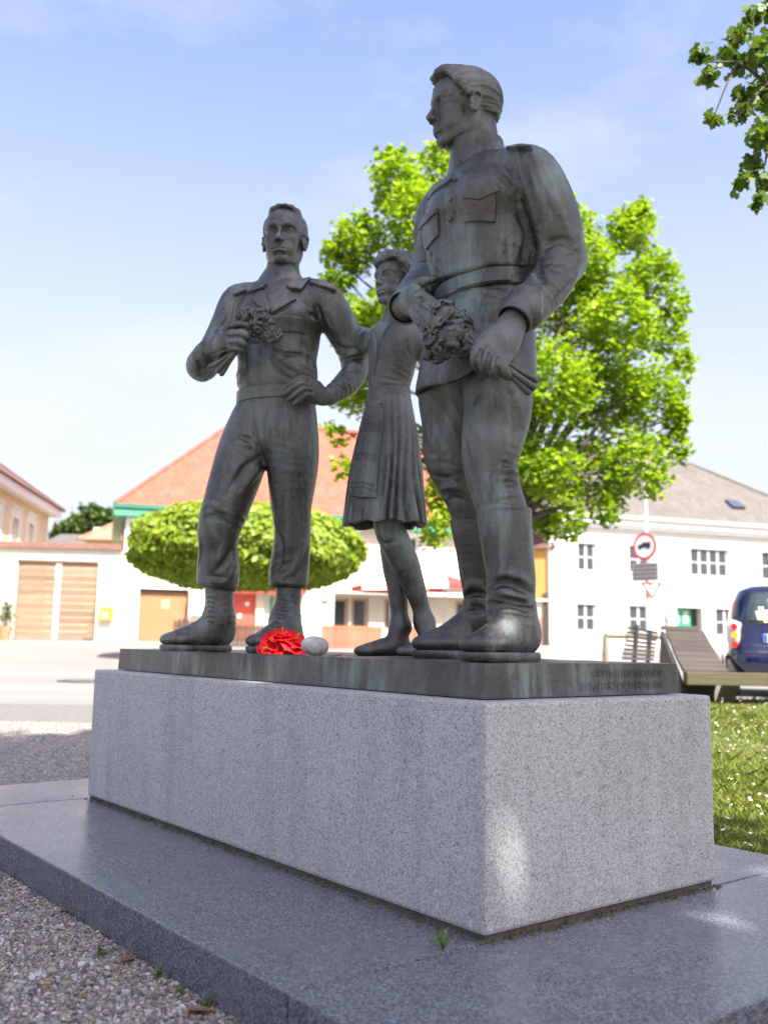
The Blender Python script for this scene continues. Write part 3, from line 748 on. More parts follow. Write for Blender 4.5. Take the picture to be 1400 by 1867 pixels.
    for l in ([(877, 638), (875, 652), (875, 668)], [(892, 646), (890, 662), (891, 679)], [(908, 652), (906, 668), (910, 684)]): h1.line(l, .0060, 'sub', .002, taper=False)
    for l in ([(766, 543), (782, 553), (794, 562)], [(765, 557), (778, 567), (787, 577)], [(760, 569), (769, 580), (777, 589)], [(756, 534), (772, 528), (786, 534)]): h2.line(l, .0055, 'sub', .002, taper=False)
    sculpt('body', [Hd, h1, h2, core], BRONZE, T, f.o)
    # hair, combed back
    Hr = Vol(Tm((-.05, 0, .75)) - .21, Tm((-.05, 0, .75)) + .21, .0032)
    def E(c, r, kk=.02, op='add'): Hr.ell(Tm(c), np.array(r) * Sh, M, kk, op)
    E((-.10, 0, .68), (.435, .352, .37)); E((.06, 0, .745), (.33, .31, .28)); E((.22, .03, .91), (.14, .19, .07), .02); E((.29, .04, .845), (.055, .16, .06), .02); E((-.28, 0, .50), (.20, .26, .22), .03)
    # hairline: remove the face, ears and neck
    E((.36, 0, .52), (.30, .46, .36), .012, 'sub'); E((.14, 0, .22), (.34, .60, .36), .012, 'sub'); E((-.06, .40, .42), (.125, .16, .165), .008, 'sub'); E((-.06, -.40, .42), (.125, .16, .165), .008, 'sub')
    Hr.half(Tm((-.10, 0, .38)), M[0] * -.10 - M[2])
    for s_ in (-1, 1): Hr.chain([Tm((.20, s_ * .295, .74)), Tm((.12, s_ * .335, .66)), Tm((.05, s_ * .345, .56))], [.012, .018, .012], .012)
    X = Hr.ax[0][:, None, None]; Y = Hr.ax[1][None, :, None]; Z = Hr.ax[2][None, None, :]
    o = Tm((0, 0, .62)); dx, dy, dz = X - o[0], Y - o[1], Z - o[2]
    sd = dx * M[1][0] + dy * M[1][1] + dz * M[1][2]; uu = dx * M[2][0] + dy * M[2][1] + dz * M[2][2]; ff = dx * M[0][0] + dy * M[0][1] + dz * M[0][2]
    th = np.arctan2(sd, uu + .02); wob = sines((X, Y, Z), 22, 31)
    Hr.v = Hr.v + (.0030 * np.sin(th * 15 + wob * 5.0 + ff * 18) + .0018 * np.sin(th * 37 + wob * 9) + .0018 * sines((X, Y, Z), 70, 4)).astype(np.float32)
    sculpt('hair', Hr, BRONZE, T, f.o)
    # bouquet in the left hand
    bouquet(f, T, [(812, 578, -.22, .060), (835, 592, -.25, .058), (798, 606, -.23, .062), (822, 616, -.28, .064), (800, 634, -.25, .058), (842, 622, -.28, .050), (790, 590, -.18, .05)],
            [[(840, 600, -.29, .010), (880, 628, -.36, .009), (915, 655, -.37, .009), (945, 675, -.35, .010), (977, 692, -.33, .012)],
             [(838, 610, -.30, .010), (880, 636, -.37, .009), (912, 660, -.38, .009), (942, 684, -.37, .011), (972, 705, -.35, .013)],
             [(835, 620, -.29, .011), (878, 642, -.36, .010), (910, 665, -.37, .010), (938, 690, -.36, .012), (962, 714, -.345, .014)],
             [(842, 630, -.27, .012), (872, 646, -.34, .011), (906, 664, -.34, .010), (944, 690, -.33, .012), (968, 708, -.32, .014)],
             [(830, 640, -.28, .013), (860, 632, -.33, .011), (880, 640, -.34, .008)],
             [(845, 596, -.27, .008), (868, 612, -.32, .009), (890, 626, -.34, .008)]], 3)
    return T
# ------------------------------------------------------------------ the bare-headed soldier with one hand on his hip
def left_soldier():
    f = Fig(505, 4.51, (-.34, -.94)); J = f.J
    T = empty('soldier_statue', f.o, 'bronze statue of a soldier with one hand on his hip, holding flowers at his chest', 'statue')
    V = f.vol(335, 690, 485, 760, -.4, .4, .005)
    f.limb(V, [(512, 528, .02, .060), (545, 534, -.01, .060), (575, 543, -.04, .066)], .04); f.limb(V, [(512, 528, .02, .060), (480, 534, .03, .060), (448, 546, .05, .066)], .04)
    f.loft(V, [(512, 534, .02, .075, .065), (511, 540, .02, .14, .095), (510, 550, .015, .19, .125), (508, 566, .005, .218, .148), (507, 592, 0, .224, .160), (506, 628, 0, .212, .158),
               (505, 662, 0, .200, .152), (505, 686, 0, .206, .158), (504, 694, 0, .203, .156)], .03)
    V.ell(J(507, 580, -.07), (.12, .19, .09), np.array([f.F, f.L, (0, 0, 1)]), .05)
    f.limb(V, [(447, 540, .05, .068), (431, 552, .055, .082), (414, 592, .03, .080), (392, 634, .0, .074), (374, 660, -.04, .070)], .03)
    f.limb(V, [(370, 664, -.04, .072), (372, 654, -.11, .066), (380, 636, -.19, .050)], .02)
    V.ball(J(366, 669, -.05), .066, .03)
    f.limb(V, [(577, 535, -.05, .068), (594, 549, -.06, .084), (618, 590, -.04, .086), (638, 628, .01, .079), (649, 656, .05, .072)], .03)
    f.limb(V, [(649, 660, .05, .071), (643, 686, .0, .064), (622, 707, -.06, .055), (600, 722, -.10, .046)], .02)
    f.limb(V, [(505, 700, 0, .001), (505, 701, 0, .001)], .0)
    Wz = J(504, 704, -.15)[2]
    V.fn(lambda X, Y, Z: np.where(np.abs(X - f.o[0]) < .235, Wz - Z + (X - f.o[0]) * .04, -1), .012, 'cut') if False else None
    g = V.line
    # sleeve and chest folds
    g([(597, 612), (612, 628), (634, 636), (656, 632)], .010, 'sub', .016); g([(606, 640), (630, 646), (660, 640), (672, 646)], .013, 'add', .018)
    g([(630, 652), (648, 652), (668, 648)], .009, 'sub', .014); g([(626, 668), (644, 664), (664, 668)], .010, 'add', .016); g([(622, 676), (644, 674), (660, 682)], .008, 'sub', .014)
    g([(612, 690), (628, 696), (644, 704)], .008, 'add', .014); g([(606, 700), (622, 706), (634, 716)], .007, 'sub', .012)
    g([(570, 548), (580, 566), (586, 590)], .009, 'sub', .014); g([(586, 540), (592, 566), (604, 592), (620, 614)], .011, 'add', .022); g([(594, 560), (600, 585), (612, 606)], .009, 'sub', .016)
    g([(558, 570), (572, 575), (584, 582)], .008, 'sub', .014); g([(562, 582), (576, 588), (588, 600)], .009, 'add', .016); g([(548, 545), (560, 560), (578, 572)], .008, 'add', .016)
    g([(512, 640), (526, 645), (546, 648)], .008, 'sub', .012); g([(500, 646), (520, 660), (548, 676), (574, 686)], .012, 'add', .024); g([(490, 655), (505, 675), (530, 690)], .010, 'sub', .022)
    g([(470, 640), (466, 664), (455, 690)], .012, 'add', .026); g([(448, 645), (446, 668), (440, 690)], .011, 'sub', .024); g([(560, 640), (568, 662), (576, 680)], .010, 'sub', .02)
    g([(420, 545), (408, 575), (400, 605)], .008, 'add', .018); g([(396, 610), (410, 612), (424, 604)], .008, 'sub', .014); g([(354, 652), (364, 668), (366, 684)], .008, 'sub', .014); g([(364, 648), (376, 662), (380, 680)], .008, 'add', .014)
    g([(436, 540), (428, 566), (424, 592)], .006, 'sub', .008)
    g([(460, 546), (474, 560), (496, 575)], .006, 'sub', .005); g([(541, 547), (520, 560), (496, 575), (494, 600)], .006, 'sub', .005)
    P3 = (V.ax[0][:, None, None], V.ax[1][None, :, None], V.ax[2][None, None, :])
    V.v = V.v + .0022 * sines(P3, 34, 13).astype(np.float32)
    V.fn(lambda X, Y, Z: np.where(((X - f.o[0]) ** 2 + (Y - f.o[1]) ** 2) < .235 ** 2, J(504, 706, -.14)[2] - Z, np.float32(-1)), 0, 'cut')
    crumple(V, J(642, 645, -.02), J(650, 660, .05) - J(618, 590, -.04), .14, .010, .034, 61); crumple(V, J(624, 700, -.1), J(600, 722, -.1) - J(646, 670, .04), .10, .008, .028, 67); crumple(V, J(376, 655, -.1), (.5, .3, 1), .13, .009, .034, 71)
    crumple(V, J(560, 672, -.13), (.35, 0, 1), .16, .010, .040, 73); crumple(V, J(450, 672, -.1), (-.3, 0, 1), .16, .010, .040, 79); crumple(V, J(585, 565, -.12), (1, 0, .5), .13, .008, .030, 83); crumple(V, J(424, 570, -.02), (1, 0, -.5), .13, .008, .030, 89)
    jk = sculpt('jacket', V, BRONZE, T, f.o)
    for poly, th, nm in (([(493, 576), (520, 574), (552, 578), (556, 608), (530, 604), (496, 606)], .014, 'pocket_flap'), ([(497, 605), (530, 603), (552, 606), (549, 644), (520, 641), (500, 634)], .008, 'pocket'),
                         ([(484, 500), (470, 508), (452, 536), (476, 529), (492, 532), (497, 572), (474, 560), (460, 547), (490, 545)], .0, None),
                         ([(566, 512), (590, 517), (615, 529), (612, 535), (588, 527), (564, 519)], .020, 'shoulder_strap'), ([(462, 521), (440, 528), (424, 536), (428, 541), (445, 534), (464, 528)], .018, 'shoulder_strap'),
                         ([(541, 492), (553, 496), (567, 510), (549, 533), (530, 530), (521, 524), (532, 512)], .020, 'collar'), ([(486, 499), (476, 503), (463, 522), (452, 537), (470, 532), (480, 528), (490, 520)], .020, 'collar'),
                         ([(529, 531), (541, 547), (520, 560), (497, 574), (494, 566), (508, 548), (518, 528)], .013, 'lapel'), ([(472, 532), (460, 547), (476, 561), (494, 573), (494, 562), (488, 545), (484, 530)], .013, 'lapel')):
        if nm is None: continue
        W = patch(V, poly, th)
        if W: sculpt(nm, W, BRONZE, jk, f.o)
    CO = f.vol(470, 560, 470, 545, -.2, .2, .004)                                   # stand of the collar
    f.loft(CO, [(512, 486, .01, .092, .090), (512, 505, .012, .098, .094), (512, 530, .015, .115, .105)], 0)
    f.loft(CO, [(512, 470, .01, .080, .080), (512, 520, .012, .084, .082), (512, 545, .0, .09, .09)], .003, 'sub')
    cc = J(512, 505, .012)
    def cut(X, Y, Z):
        q = (X - cc[0]) * f.F[0] + (Y - cc[1]) * f.F[1]; return np.maximum(Z - (cc[2] + .030 - .42 * q), q - .055)
    CO.fn(cut, .004, 'cut')
    sculpt('collar', CO, BRONZE, jk, f.o)
    Bc = J(504, 727, 0); B = ring(f, Bc, .190, .145, .031, .012); sculpt('waistband', B, BRONZE, T, f.o)
    # trousers
    V2 = f.vol(345, 595, 690, 1090, -.35, .35, .0055)
    f.loft(V2, [(504, 715, 0, .188, .142), (504, 750, 0, .198, .152), (502, 790, 0, .205, .158)], .03)
    f.limb(V2, [(462, 770, .02, .115), (447, 812, .0, .124), (432, 862, -.03, .122), (411, 926, -.06, .110), (399, 965, -.06, .100), (397, 1000, -.04, .091), (398, 1030, -.03, .098), (397, 1058, -.02, .100)], .03)
    f.limb(V2, [(530, 770, -.02, .120), (533, 810, -.03, .128), (533, 850, -.04, .122), (531, 920, -.05, .098), (533, 963, -.04, .087), (531, 1006, -.03, .090), (527, 1042, -.02, .095), (526, 1062, -.02, .092)], .03)
    g = V2.line
    g([(462, 745), (464, 780), (470, 812), (482, 840)], .008, 'sub', .012); g([(428, 788), (445, 800), (462, 796)], .009, 'sub', .016); g([(424, 800), (446, 812), (466, 812)], .009, 'add', .016)
    g([(474, 832), (450, 850), (430, 876), (410, 905)], .013, 'sub', .03); g([(482, 845), (462, 868), (438, 900)], .012, 'add', .03)
    g([(366, 930), (384, 918), (402, 930), (420, 940)], .012, 'add', .024); g([(370, 946), (392, 940), (420, 956)], .010, 'sub', .022)
    g([(424, 985), (418, 1012), (404, 1034), (384, 1046)], .012, 'sub', .022); g([(412, 980), (402, 1010), (388, 1034)], .011, 'add', .022); g([(368, 985), (366, 1010), (362, 1034)], .009, 'sub', .018)
    g([(428, 1010), (426, 1040), (412, 1060)], .012, 'add', .022); g([(378, 1056), (400, 1062), (424, 1060)], .009, 'add', .014); g([(375, 1050), (395, 1052), (415, 1054)], .008, 'sub', .012)
    g([(502, 950), (512, 990), (510, 1024), (498, 1046)], .013, 'sub', .026); g([(528, 860), (524, 920), (526, 980), (522, 1020)], .013, 'add', .04); g([(556, 980), (548, 1012), (534, 1040), (512, 1056)], .012, 'add', .022)
    g([(560, 1000), (554, 1030), (540, 1052)], .011, 'sub', .02); g([(548, 870), (552, 930), (552, 980)], .012, 'sub', .036); g([(492, 1050), (510, 1062), (540, 1064)], .009, 'add', .014)
    P3 = (V2.ax[0][:, None, None], V2.ax[1][None, :, None], V2.ax[2][None, None, :])
    V2.v = V2.v + .003 * sines(P3, 26, 19).astype(np.float32)
    zc = lambda u, v: J(u, v, -.05)[2]
    V2.fn(lambda X, Y, Z: np.where(X < J(465, 1060, 0)[0], zc(396, 1074) - (X - J(396, 1060, 0)[0]) * .16, zc(526, 1073)) - Z, .02, 'cut')
    crumple(V2, J(398, 955, -.14), (.5, 0, 1), .17, .007, .060, 91); crumple(V2, J(400, 1045, -.1), (.7, 0, 1), .13, .007, .050, 93); crumple(V2, J(528, 1035, -.1), (-.7, 0, 1), .13, .007, .050, 95); crumple(V2, J(532, 950, -.12), (.8, 0, 1), .16, .006, .06, 97)
    crumple(V2, J(470, 800, -.14), (.5, 0, 1), .15, .010, .042, 99); crumple(V2, J(540, 790, -.15), (1, 0, .3), .16, .006, .05, 101)
    sculpt('trousers', V2, BRONZE, T, f.o)
    def boot(rows, toe, heel, u0, u1, laces):
        U = f.vol(u0, u1, 1050, 1210, -.45, .25, .0042); S = f.vol(u0, u1, 1150, 1210, -.45, .25, .004)
        f.limb(U, rows, .02)
        H = J(heel[0], 1100, heel[1]); H[2] = ZS; Q = J(toe[0], 1100, toe[1]); Q[2] = ZS
        foot_build(U, S, H, Q, J(*rows[-1][:3]), 1.04, .004, .95)
        for l in laces: U.line(*l)
        U.half((0, 0, ZS + .006), (0, 0, -1))
        P3 = (U.ax[0][:, None, None], U.ax[1][None, :, None], U.ax[2][None, None, :])
        U.v = U.v + .0022 * sines(P3, 60, 23).astype(np.float32)
        crumple(U, J(rows[-1][0], rows[-1][1], rows[-1][2] - .05), (.1, 0, 1), .11, .005, .030, 103); crumple(U, (H + Q) / 2 + np.array([0, 0, .08]), Q - H, .09, .005, .022, 107)
        o = sculpt('boot', U, BRONZE, T, f.o); sculpt('sole', S, BRONZE, o, f.o)
    lc = [([(374 + i * .2, 1088 + i * 9), (384, 1086 + i * 9), (394, 1090 + i * 9)], .0075, 'add', .006) for i in range(6)]
    boot([(400, 1062, -.02, .068), (400, 1095, -.02, .066), (399, 1130, -.01, .066)], (302, -.16), (424, .03), 285, 445, lc)
    lc = [([(506 - i * 1.2, 1088 + i * 8), (516 - i * 1.2, 1092 + i * 8), (526 - i * 1.2, 1090 + i * 8)], .0075, 'add', .006) for i in range(8)]
    boot([(527, 1062, -.03, .062), (525, 1095, -.03, .060), (519, 1134, -.04, .062)], (464, -.28), (541, -.02), 445, 560, lc)
    # body: head, neck, hands
    Sh = .325
    Tm, M = f.head(509, 477, -.10, Sh, (-.09, -.99), pitch=R(3), anchor=(.27, 0, .01))
    Hd = Vol(Tm((-.05, 0, .4)) - np.array([.16, .22, .27]), Tm((-.05, 0, .4)) + np.array([.16, .22, .24]), .0034)
    head_build(Tm, Sh, Hd, jaw=1.02, ax=M, neck=.215, lid=.004)
    for s_ in (-1, 1): Hd.chain([Tm((.350, s_ * .045, .585)), Tm((.338, s_ * .12, .605)), Tm((.26, s_ * .21, .585))], [.010, .012, .007], .01)
    core = f.vol(350, 670, 490, 760, -.3, .2, .012)
    f.loft(core, [(512, 492, .01, .066, .068), (510, 535, .01, .15, .09), (507, 600, 0, .18, .12), (505, 690, 0, .16, .11), (504, 740, 0, .16, .12)], .03)
    f.limb(core, [(440, 550, .05, .05), (400, 620, .01, .05), (372, 662, -.04, .045), (380, 636, -.19, .036)], .02)
    f.limb(core, [(585, 548, -.05, .05), (630, 620, .0, .05), (648, 660, .05, .045), (600, 722, -.10, .036)], .02)
    # V of the open collar
    core2 = f.vol(470, 560, 480, 600, -.25, .1, .0045)
    f.loft(core2, [(512, 488, .0, .070, .072), (511, 512, .0, .078, .078), (509, 535, -.005, .10, .10), (507, 560, -.01, .12, .12)], .02)
    h1 = f.vol(365, 465, 580, 665, -.5, -.1, .0034)
    f.loft(h1, [(379, 637, -.18, .040, .036), (388, 631, -.23, .048, .036), (402, 622, -.28, .060, .036), (414, 617, -.305, .058, .030)], .015, side=nrm((.25, .2, .95)))
    for q in ([(410, 602, -.305, .019), (424, 594, -.325, .0185), (440, 591, -.325, .017), (455, 596, -.31, .014)], [(416, 609, -.32, .020), (434, 607, -.35, .020), (447, 611, -.345, .019), (450, 619, -.31, .016)],
              [(418, 622, -.32, .019), (434, 621, -.35, .019), (443, 626, -.34, .018), (444, 633, -.31, .015)], [(416, 634, -.31, .018), (429, 634, -.335, .018), (438, 638, -.325, .016), (438, 644, -.30, .013)],
              [(398, 608, -.26, .021), (416, 600, -.27, .018), (436, 604, -.28, .016)]):
        f.limb(h1, q, .006)
    h2 = f.vol(505, 620, 675, 755, -.4, .0, .0034)
    f.loft(h2, [(606, 719, -.085, .040, .034), (590, 724, -.12, .042, .032), (574, 715, -.155, .054, .028), (562, 708, -.175, .056, .024)], .015, side=nrm((.2, -.1, .95)))
    for q in ([(564, 694, -.18, .017), (550, 689, -.20, .0165), (537, 695, -.20, .015), (526, 702, -.185, .012)], [(562, 702, -.19, .017), (548, 698, -.215, .0165), (532, 708, -.21, .015), (517, 719, -.19, .012)],
              [(564, 711, -.19, .017), (552, 709, -.215, .0165), (539, 718, -.21, .015), (528, 727, -.19, .012)], [(568, 720, -.18, .016), (556, 719, -.20, .0155), (545, 728, -.20, .014), (536, 736, -.185, .011)],
              [(588, 712, -.12, .020), (580, 700, -.11, .016)]):
        f.limb(h2, q, .006)
    for l in ([(416, 600), (432, 599), (448, 603)], [(420, 614), (436, 614), (448, 619)], [(420, 628), (432, 628), (443, 633)]): h1.line(l, .0050, 'sub', .002, taper=False)
    for l in ([(564, 698), (549, 694), (528, 706)], [(566, 706), (551, 703), (524, 721)], [(569, 715), (557, 713), (534, 729)]): h2.line(l, .0050, 'sub', .002, taper=False)
    sculpt('body', [Hd, h1, h2, core2, core], BRONZE, T, f.o)
    # cropped hair with a flat brush on top
    Hr = Vol(Tm((-.08, 0, .78)) - np.array([.15, .2, .15]), Tm((-.08, 0, .78)) + np.array([.15, .2, .12]), .0034)
    def E(c, r, kk=.015, op='add'): Hr.ell(Tm(c), np.array(r) * Sh, M, kk, op)
    E((-.11, 0, .67), (.435, .345, .355)); E((.03, 0, .915), (.26, .25, .105), .02)
    E((.37, 0, .56), (.36, .50, .385), .008, 'sub'); E((.14, 0, .20), (.40, .60, .40), .008, 'sub'); E((-.06, .42, .43), (.13, .16, .17), .006, 'sub'); E((-.06, -.42, .43), (.13, .16, .17), .006, 'sub')
    E((-.2, 0, .05), (.5, .5, .3), .01, 'sub')
    X = Hr.ax[0][:, None, None]; Y = Hr.ax[1][None, :, None]; Z = Hr.ax[2][None, None, :]
    Hr.v = Hr.v + (.0020 * np.sin((X - f.o[0]) * 190 + 4 * sines((X, Y, Z), 30, 5)) + .0016 * sines((X, Y, Z), 110, 8)).astype(np.float32)
    sculpt('hair', Hr, BRONZE, T, f.o)
    bouquet(f, T, [(455, 578, -.27, .046), (476, 584, -.29, .050), (492, 598, -.27, .048), (470, 600, -.30, .050), (488, 612, -.27, .044), (445, 575, -.26, .034), (500, 612, -.25, .034), (466, 612, -.28, .036)],
            [[(462, 604, -.30, .009), (436, 626, -.31, .008), (415, 648, -.31, .009), (392, 664, -.30, .011), (383, 668, -.295, .012)], [(464, 608, -.30, .009), (438, 630, -.32, .008), (418, 652, -.32, .010), (397, 676, -.31, .013)],
             [(468, 610, -.29, .009), (440, 634, -.31, .008), (422, 654, -.31, .010), (404, 681, -.30, .013)], [(470, 614, -.28, .009), (444, 634, -.29, .008), (424, 650, -.29, .010), (408, 676, -.285, .012)]], 5, .0135, .0036)
    return T

# ------------------------------------------------------------------ the girl between them
def girl():
    f = Fig(712, 4.2, (-.75, -.66)); J = f.J
    T = empty('girl_statue', f.o, 'bronze statue of a girl in pleated skirt and apron between the two soldiers', 'statue')
    V = f.vol(640, 800, 565, 745, -.25, .6, .0042)
    f.limb(V, [(718, 598, .02, .042), (700, 602, .06, .042)], .03); f.limb(V, [(718, 598, .02, .042), (742, 600, -.03, .042)], .03)
    f.loft(V, [(718, 600, .02, .05, .045), (719, 606, .02, .095, .070), (719, 616, .01, .122, .086), (717, 635, 0, .132, .098), (714, 670, 0, .122, .093), (710, 703, 0, .106, .084), (709, 722, 0, .102, .08)], .02)
    f.limb(V, [(699, 606, .07, .050), (686, 620, .13, .058), (672, 622, .24, .060), (654, 614, .40, .055)], .02)
    f.limb(V, [(742, 604, -.04, .048), (756, 622, -.04, .048), (774, 642, -.03, .045), (800, 655, .0, .040)], .02)
    g = V.line
    g([(713, 588), (700, 606), (692, 628), (687, 655), (682, 680), (679, 702)], .003, 'sub', .003); g([(682, 606), (686, 625), (683, 650)], .006, 'sub', .01); g([(745, 612), (742, 630), (748, 650)], .006, 'sub', .01)
    g([(690, 694), (712, 698), (740, 703)], .006, 'add', .012); g([(664, 588), (670, 612), (668, 636)], .006, 'add', .012)
    P3 = (V.ax[0][:, None, None], V.ax[1][None, :, None], V.ax[2][None, None, :])
    V.v = V.v + .0016 * sines(P3, 45, 33).astype(np.float32)
    crumple(V, J(672, 605, .2), (1, .5, .2), .10, .007, .028, 109); crumple(V, J(712, 690, -.08), (.2, 0, 1), .12, .003, .03, 113); crumple(V, J(748, 618, -.06), (.4, 0, 1), .09, .006, .028, 117)
    bl = sculpt('blouse', V, BRONZE, T, f.o)
    bt = Vol(np.min([J(675, 705, -.2), J(720, 580, .1)], 0) - .02, np.max([J(675, 705, -.2), J(720, 580, .1), J(720, 705, -.2)], 0) + .02, .0028)
    for p in spline(np.array([(711, 588), (700, 606), (692, 628), (687, 655), (682, 680), (679, 702)], float), 6)[::1]:
        q = V.hit(*p)
        if q is not None: bt.ball(q, .0065, 0)
    sculpt('button_row', bt, BRONZE, bl, f.o)
    C = f.vol(695, 745, 565, 600, -.12, .12, .0035)
    f.loft(C, [(717, 574, .0, .050, .050), (718, 586, .01, .056, .056)], 0); zt = J(716, 578, 0)[2]
    C.fn(lambda X, Y, Z: Z - zt, .003, 'cut'); f.loft(C, [(717, 560, .0, .042, .042), (717, 580, 0, .043, .043)], .002, 'sub'); sculpt('collar', C, BRONZE, T, f.o)
    B = ring(f, J(709, 725, 0), .100, .080, .034, .010, .0035); B.line([(680, 719), (700, 724), (725, 726), (745, 722)], .003, 'sub', .003)
    sculpt('sash', B, BRONZE, T, f.o)
    # pleated skirt
    V2 = f.vol(610, 790, 725, 975, -.3, .3, .0042)
    f.loft(V2, [(709, 728, 0, .108, .088), (708, 750, 0, .120, .098), (706, 800, 0, .146, .122), (703, 860, 0, .172, .145), (701, 920, 0, .190, .158), (700, 985, 0, .200, .168)], .0)
    X = V2.ax[0][:, None, None]; Y = V2.ax[1][None, :, None]; Z = V2.ax[2][None, None, :]
    ztop, zbot = J(709, 733, 0)[2], J(701, 953, -.1)[2]; t = np.clip((ztop - Z) / (ztop - zbot), 0, 1)
    a = np.arctan2((X - f.o[0]) * f.L[0] + (Y - f.o[1]) * f.L[1], (X - f.o[0]) * f.F[0] + (Y - f.o[1]) * f.F[1])
    front = np.exp(-(((a + .05) / .75) ** 2) * 1.0); front = np.where(np.abs(a + .05) < .62, 1, np.exp(-((np.abs(a + .05) - .62) / .12) ** 2))
    w = a + .10 * np.sin(3 * a + 5 * t) + .05 * np.sin(a * 7)
    pl = np.abs(np.sin(w * 12 + .5 * np.sin(t * 4))) ** .7 - .55
    V2.v = V2.v + ((.006 + .020 * t) * -pl * (1 - .9 * front)).astype(np.float32)
    low = np.sin(a * 17 + 1.0) * .006 * np.clip((t - .8) * 6, 0, 1) * front
    V2.v = V2.v + low.astype(np.float32)
    V2.fn(lambda X, Y, Z: zbot - Z + .006 * np.sin(a * 9), .004, 'cut'); V2.fn(lambda X, Y, Z: Z - ztop - .01, 0, 'cut')
    f.loft(V2, [(700, 945, 0, .175, .143), (700, 1000, 0, .18, .15)], .006, 'sub')
    sk = sculpt('skirt', V2, BRONZE, T, f.o)
    A = patch(V2, [(674, 737), (684, 732), (702, 729), (699, 780), (693, 840), (687, 908), (662, 909), (637, 905), (644, 856), (659, 780)], .013, h=.0035, inner=.014, deep=.3)
    if A:
        for v0, v1 in ((739, 738), (775, 780), (783, 787), (829, 835), (837, 843), (883, 889), (891, 898), (897, 903)):
            um = 699 - (v0 - 738) * .085; ul = 667 - (v0 - 738) * .235
            A.line([(ul, v0 + 1), ((ul + um) / 2, v0 - 1), (um - 5, v1)], .006, 'sub', .003, taper=False)
        A.line([(696, 738), (691, 790), (686, 840), (680, 890)], .005, 'sub', .003, taper=False)
        sculpt('apron', A, BRONZE, T, f.o)
    # body: head, neck, bare legs
    Sh = .262
    Tm, M = f.head(697, 551, -.06, Sh, (-.76, -.65), pitch=R(5), anchor=(.26, 0, .02))
    Hd = Vol(Tm((-.05, 0, .42)) - np.array([.16, .16, .20]), Tm((-.05, 0, .42)) + np.array([.15, .16, .17]), .0032)
    head_build(Tm, Sh, Hd, jaw=.95, ax=M, open_mouth=.8, nose=.96, neck=.165)
    core = f.vol(685, 745, 560, 985, -.15, .2, .010)
    f.loft(core, [(714, 570, .0, .036, .036), (718, 610, .01, .09, .06), (712, 690, 0, .08, .06), (706, 760, 0, .09, .08), (702, 830, 0, .10, .09)], .02)
    f.limb(core, [(708, 850, -.05, .07), (708, 960, -.04, .06)], .02); f.limb(core, [(712, 850, .06, .07), (712, 970, .07, .055)], .02)
    lg = f.vol(640, 825, 935, 1205, -.25, .3, .0038)
    f.limb(lg, [(708, 930, -.04, .070), (710, 962, -.045, .068), (722, 992, -.045, .066), (740, 1032, -.02, .062), (754, 1068, .0, .050), (765, 1100, .015, .041), (772, 1128, .02, .038)], .02)
    f.limb(lg, [(712, 940, .06, .062), (714, 985, .06, .056), (717, 1025, .065, .053), (723, 1065, .075, .047), (727, 1105, .08, .041), (729, 1138, .085, .040)], .015)
    lg.line([(698, 958), (704, 975), (714, 982)], .006, 'add', .012); lg.line([(690, 985), (704, 992), (716, 988)], .006, 'sub', .014)
    for hu, hy, tu, ty, an in ((808, .02, 729, -.13, (775, 1140, .015)), (748, .10, 650, -.03, (730, 1146, .08))):
        H = J(hu, 1100, hy); H[2] = ZS; Q = J(tu, 1100, ty); Q[2] = ZS
        foot_build(lg, None, H, Q, J(*an), .66, 0, .92, sole=False)
    lg.half((0, 0, ZS + .001), (0, 0, -1))
    P3 = (lg.ax[0][:, None, None], lg.ax[1][None, :, None], lg.ax[2][None, None, :])
    lg.v = lg.v + .0014 * sines(P3, 50, 43).astype(np.float32)
    def hand(pts, fing, b):
        P = np.array([J(*q) for q in pts]); A_ = Vol(P.min(0) - .12, P.max(0) + .12, .0045); A_.chain(P, [.036, .030, .034, .030], .01)
        d = nrm(P[-1] - P[-2]); sd = nrm(np.cross(d, b)); nn = np.cross(sd, d)
        for k in range(4): q0 = P[-1] + sd * (k - 1.5) * .017; A_.chain([q0, q0 + d * .035 - nn * .004, q0 + d * .058 - nn * .022], [.010, .0095, .008], .004)
        A_.chain([P[-2] + sd * .02, P[-1] + sd * .045, P[-1] + sd * .05 + d * .02], [.012, .011, .009], .006); return A_
    hr_ = hand([(656, 616, .38), (640, 606, .48), (630, 600, .53), (624, 596, .55)], 0, (0, 0, 1)); hl_ = hand([(794, 652, -.01), (818, 664, .03), (832, 660, .05), (840, 652, .06)], 0, (0, -1, 0))
    sculpt('body', [Hd, core, lg, hr_, hl_], BRONZE, T, f.o)
    Hr = Vol(Tm((-.08, 0, .72)) - np.array([.17, .17, .14]), Tm((-.08, 0, .72)) + np.array([.17, .17, .12]), .0032)
    def E(c, r, kk=.015, op='add'): Hr.ell(Tm(c), np.array(r) * Sh, M, kk, op)
    E((-.10, 0, .69), (.47, .385, .385)); E((.13, 0, .84), (.27, .30, .16), .02); E((.27, 0, .78), (.11, .27, .10), .02); E((-.2, 0, .5), (.32, .33, .3), .03)
    E((.38, 0, .42), (.30, .60, .32), .008, 'sub'); E((.14, 0, .20), (.42, .60, .40), .008, 'sub'); E((-.2, 0, .05), (.6, .6, .3), .01, 'sub'); E((.33, .23, .60), (.18, .17, .16), .012, 'sub')
    for s_ in (-1, 1): E((-.05, s_ * .42, .40), (.12, .14, .15), .006, 'sub'); Hr.chain([Tm((.16, s_ * .27, .84)), Tm((.10, s_ * .36, .70)), Tm((-.02, s_ * .385, .56))], [.012, .02, .014], .012)
    X = Hr.ax[0][:, None, None]; Y = Hr.ax[1][None, :, None]; Z = Hr.ax[2][None, None, :]
    o = Tm((-.05, 0, .72)); dx, dy, dz = X - o[0], Y - o[1], Z - o[2]
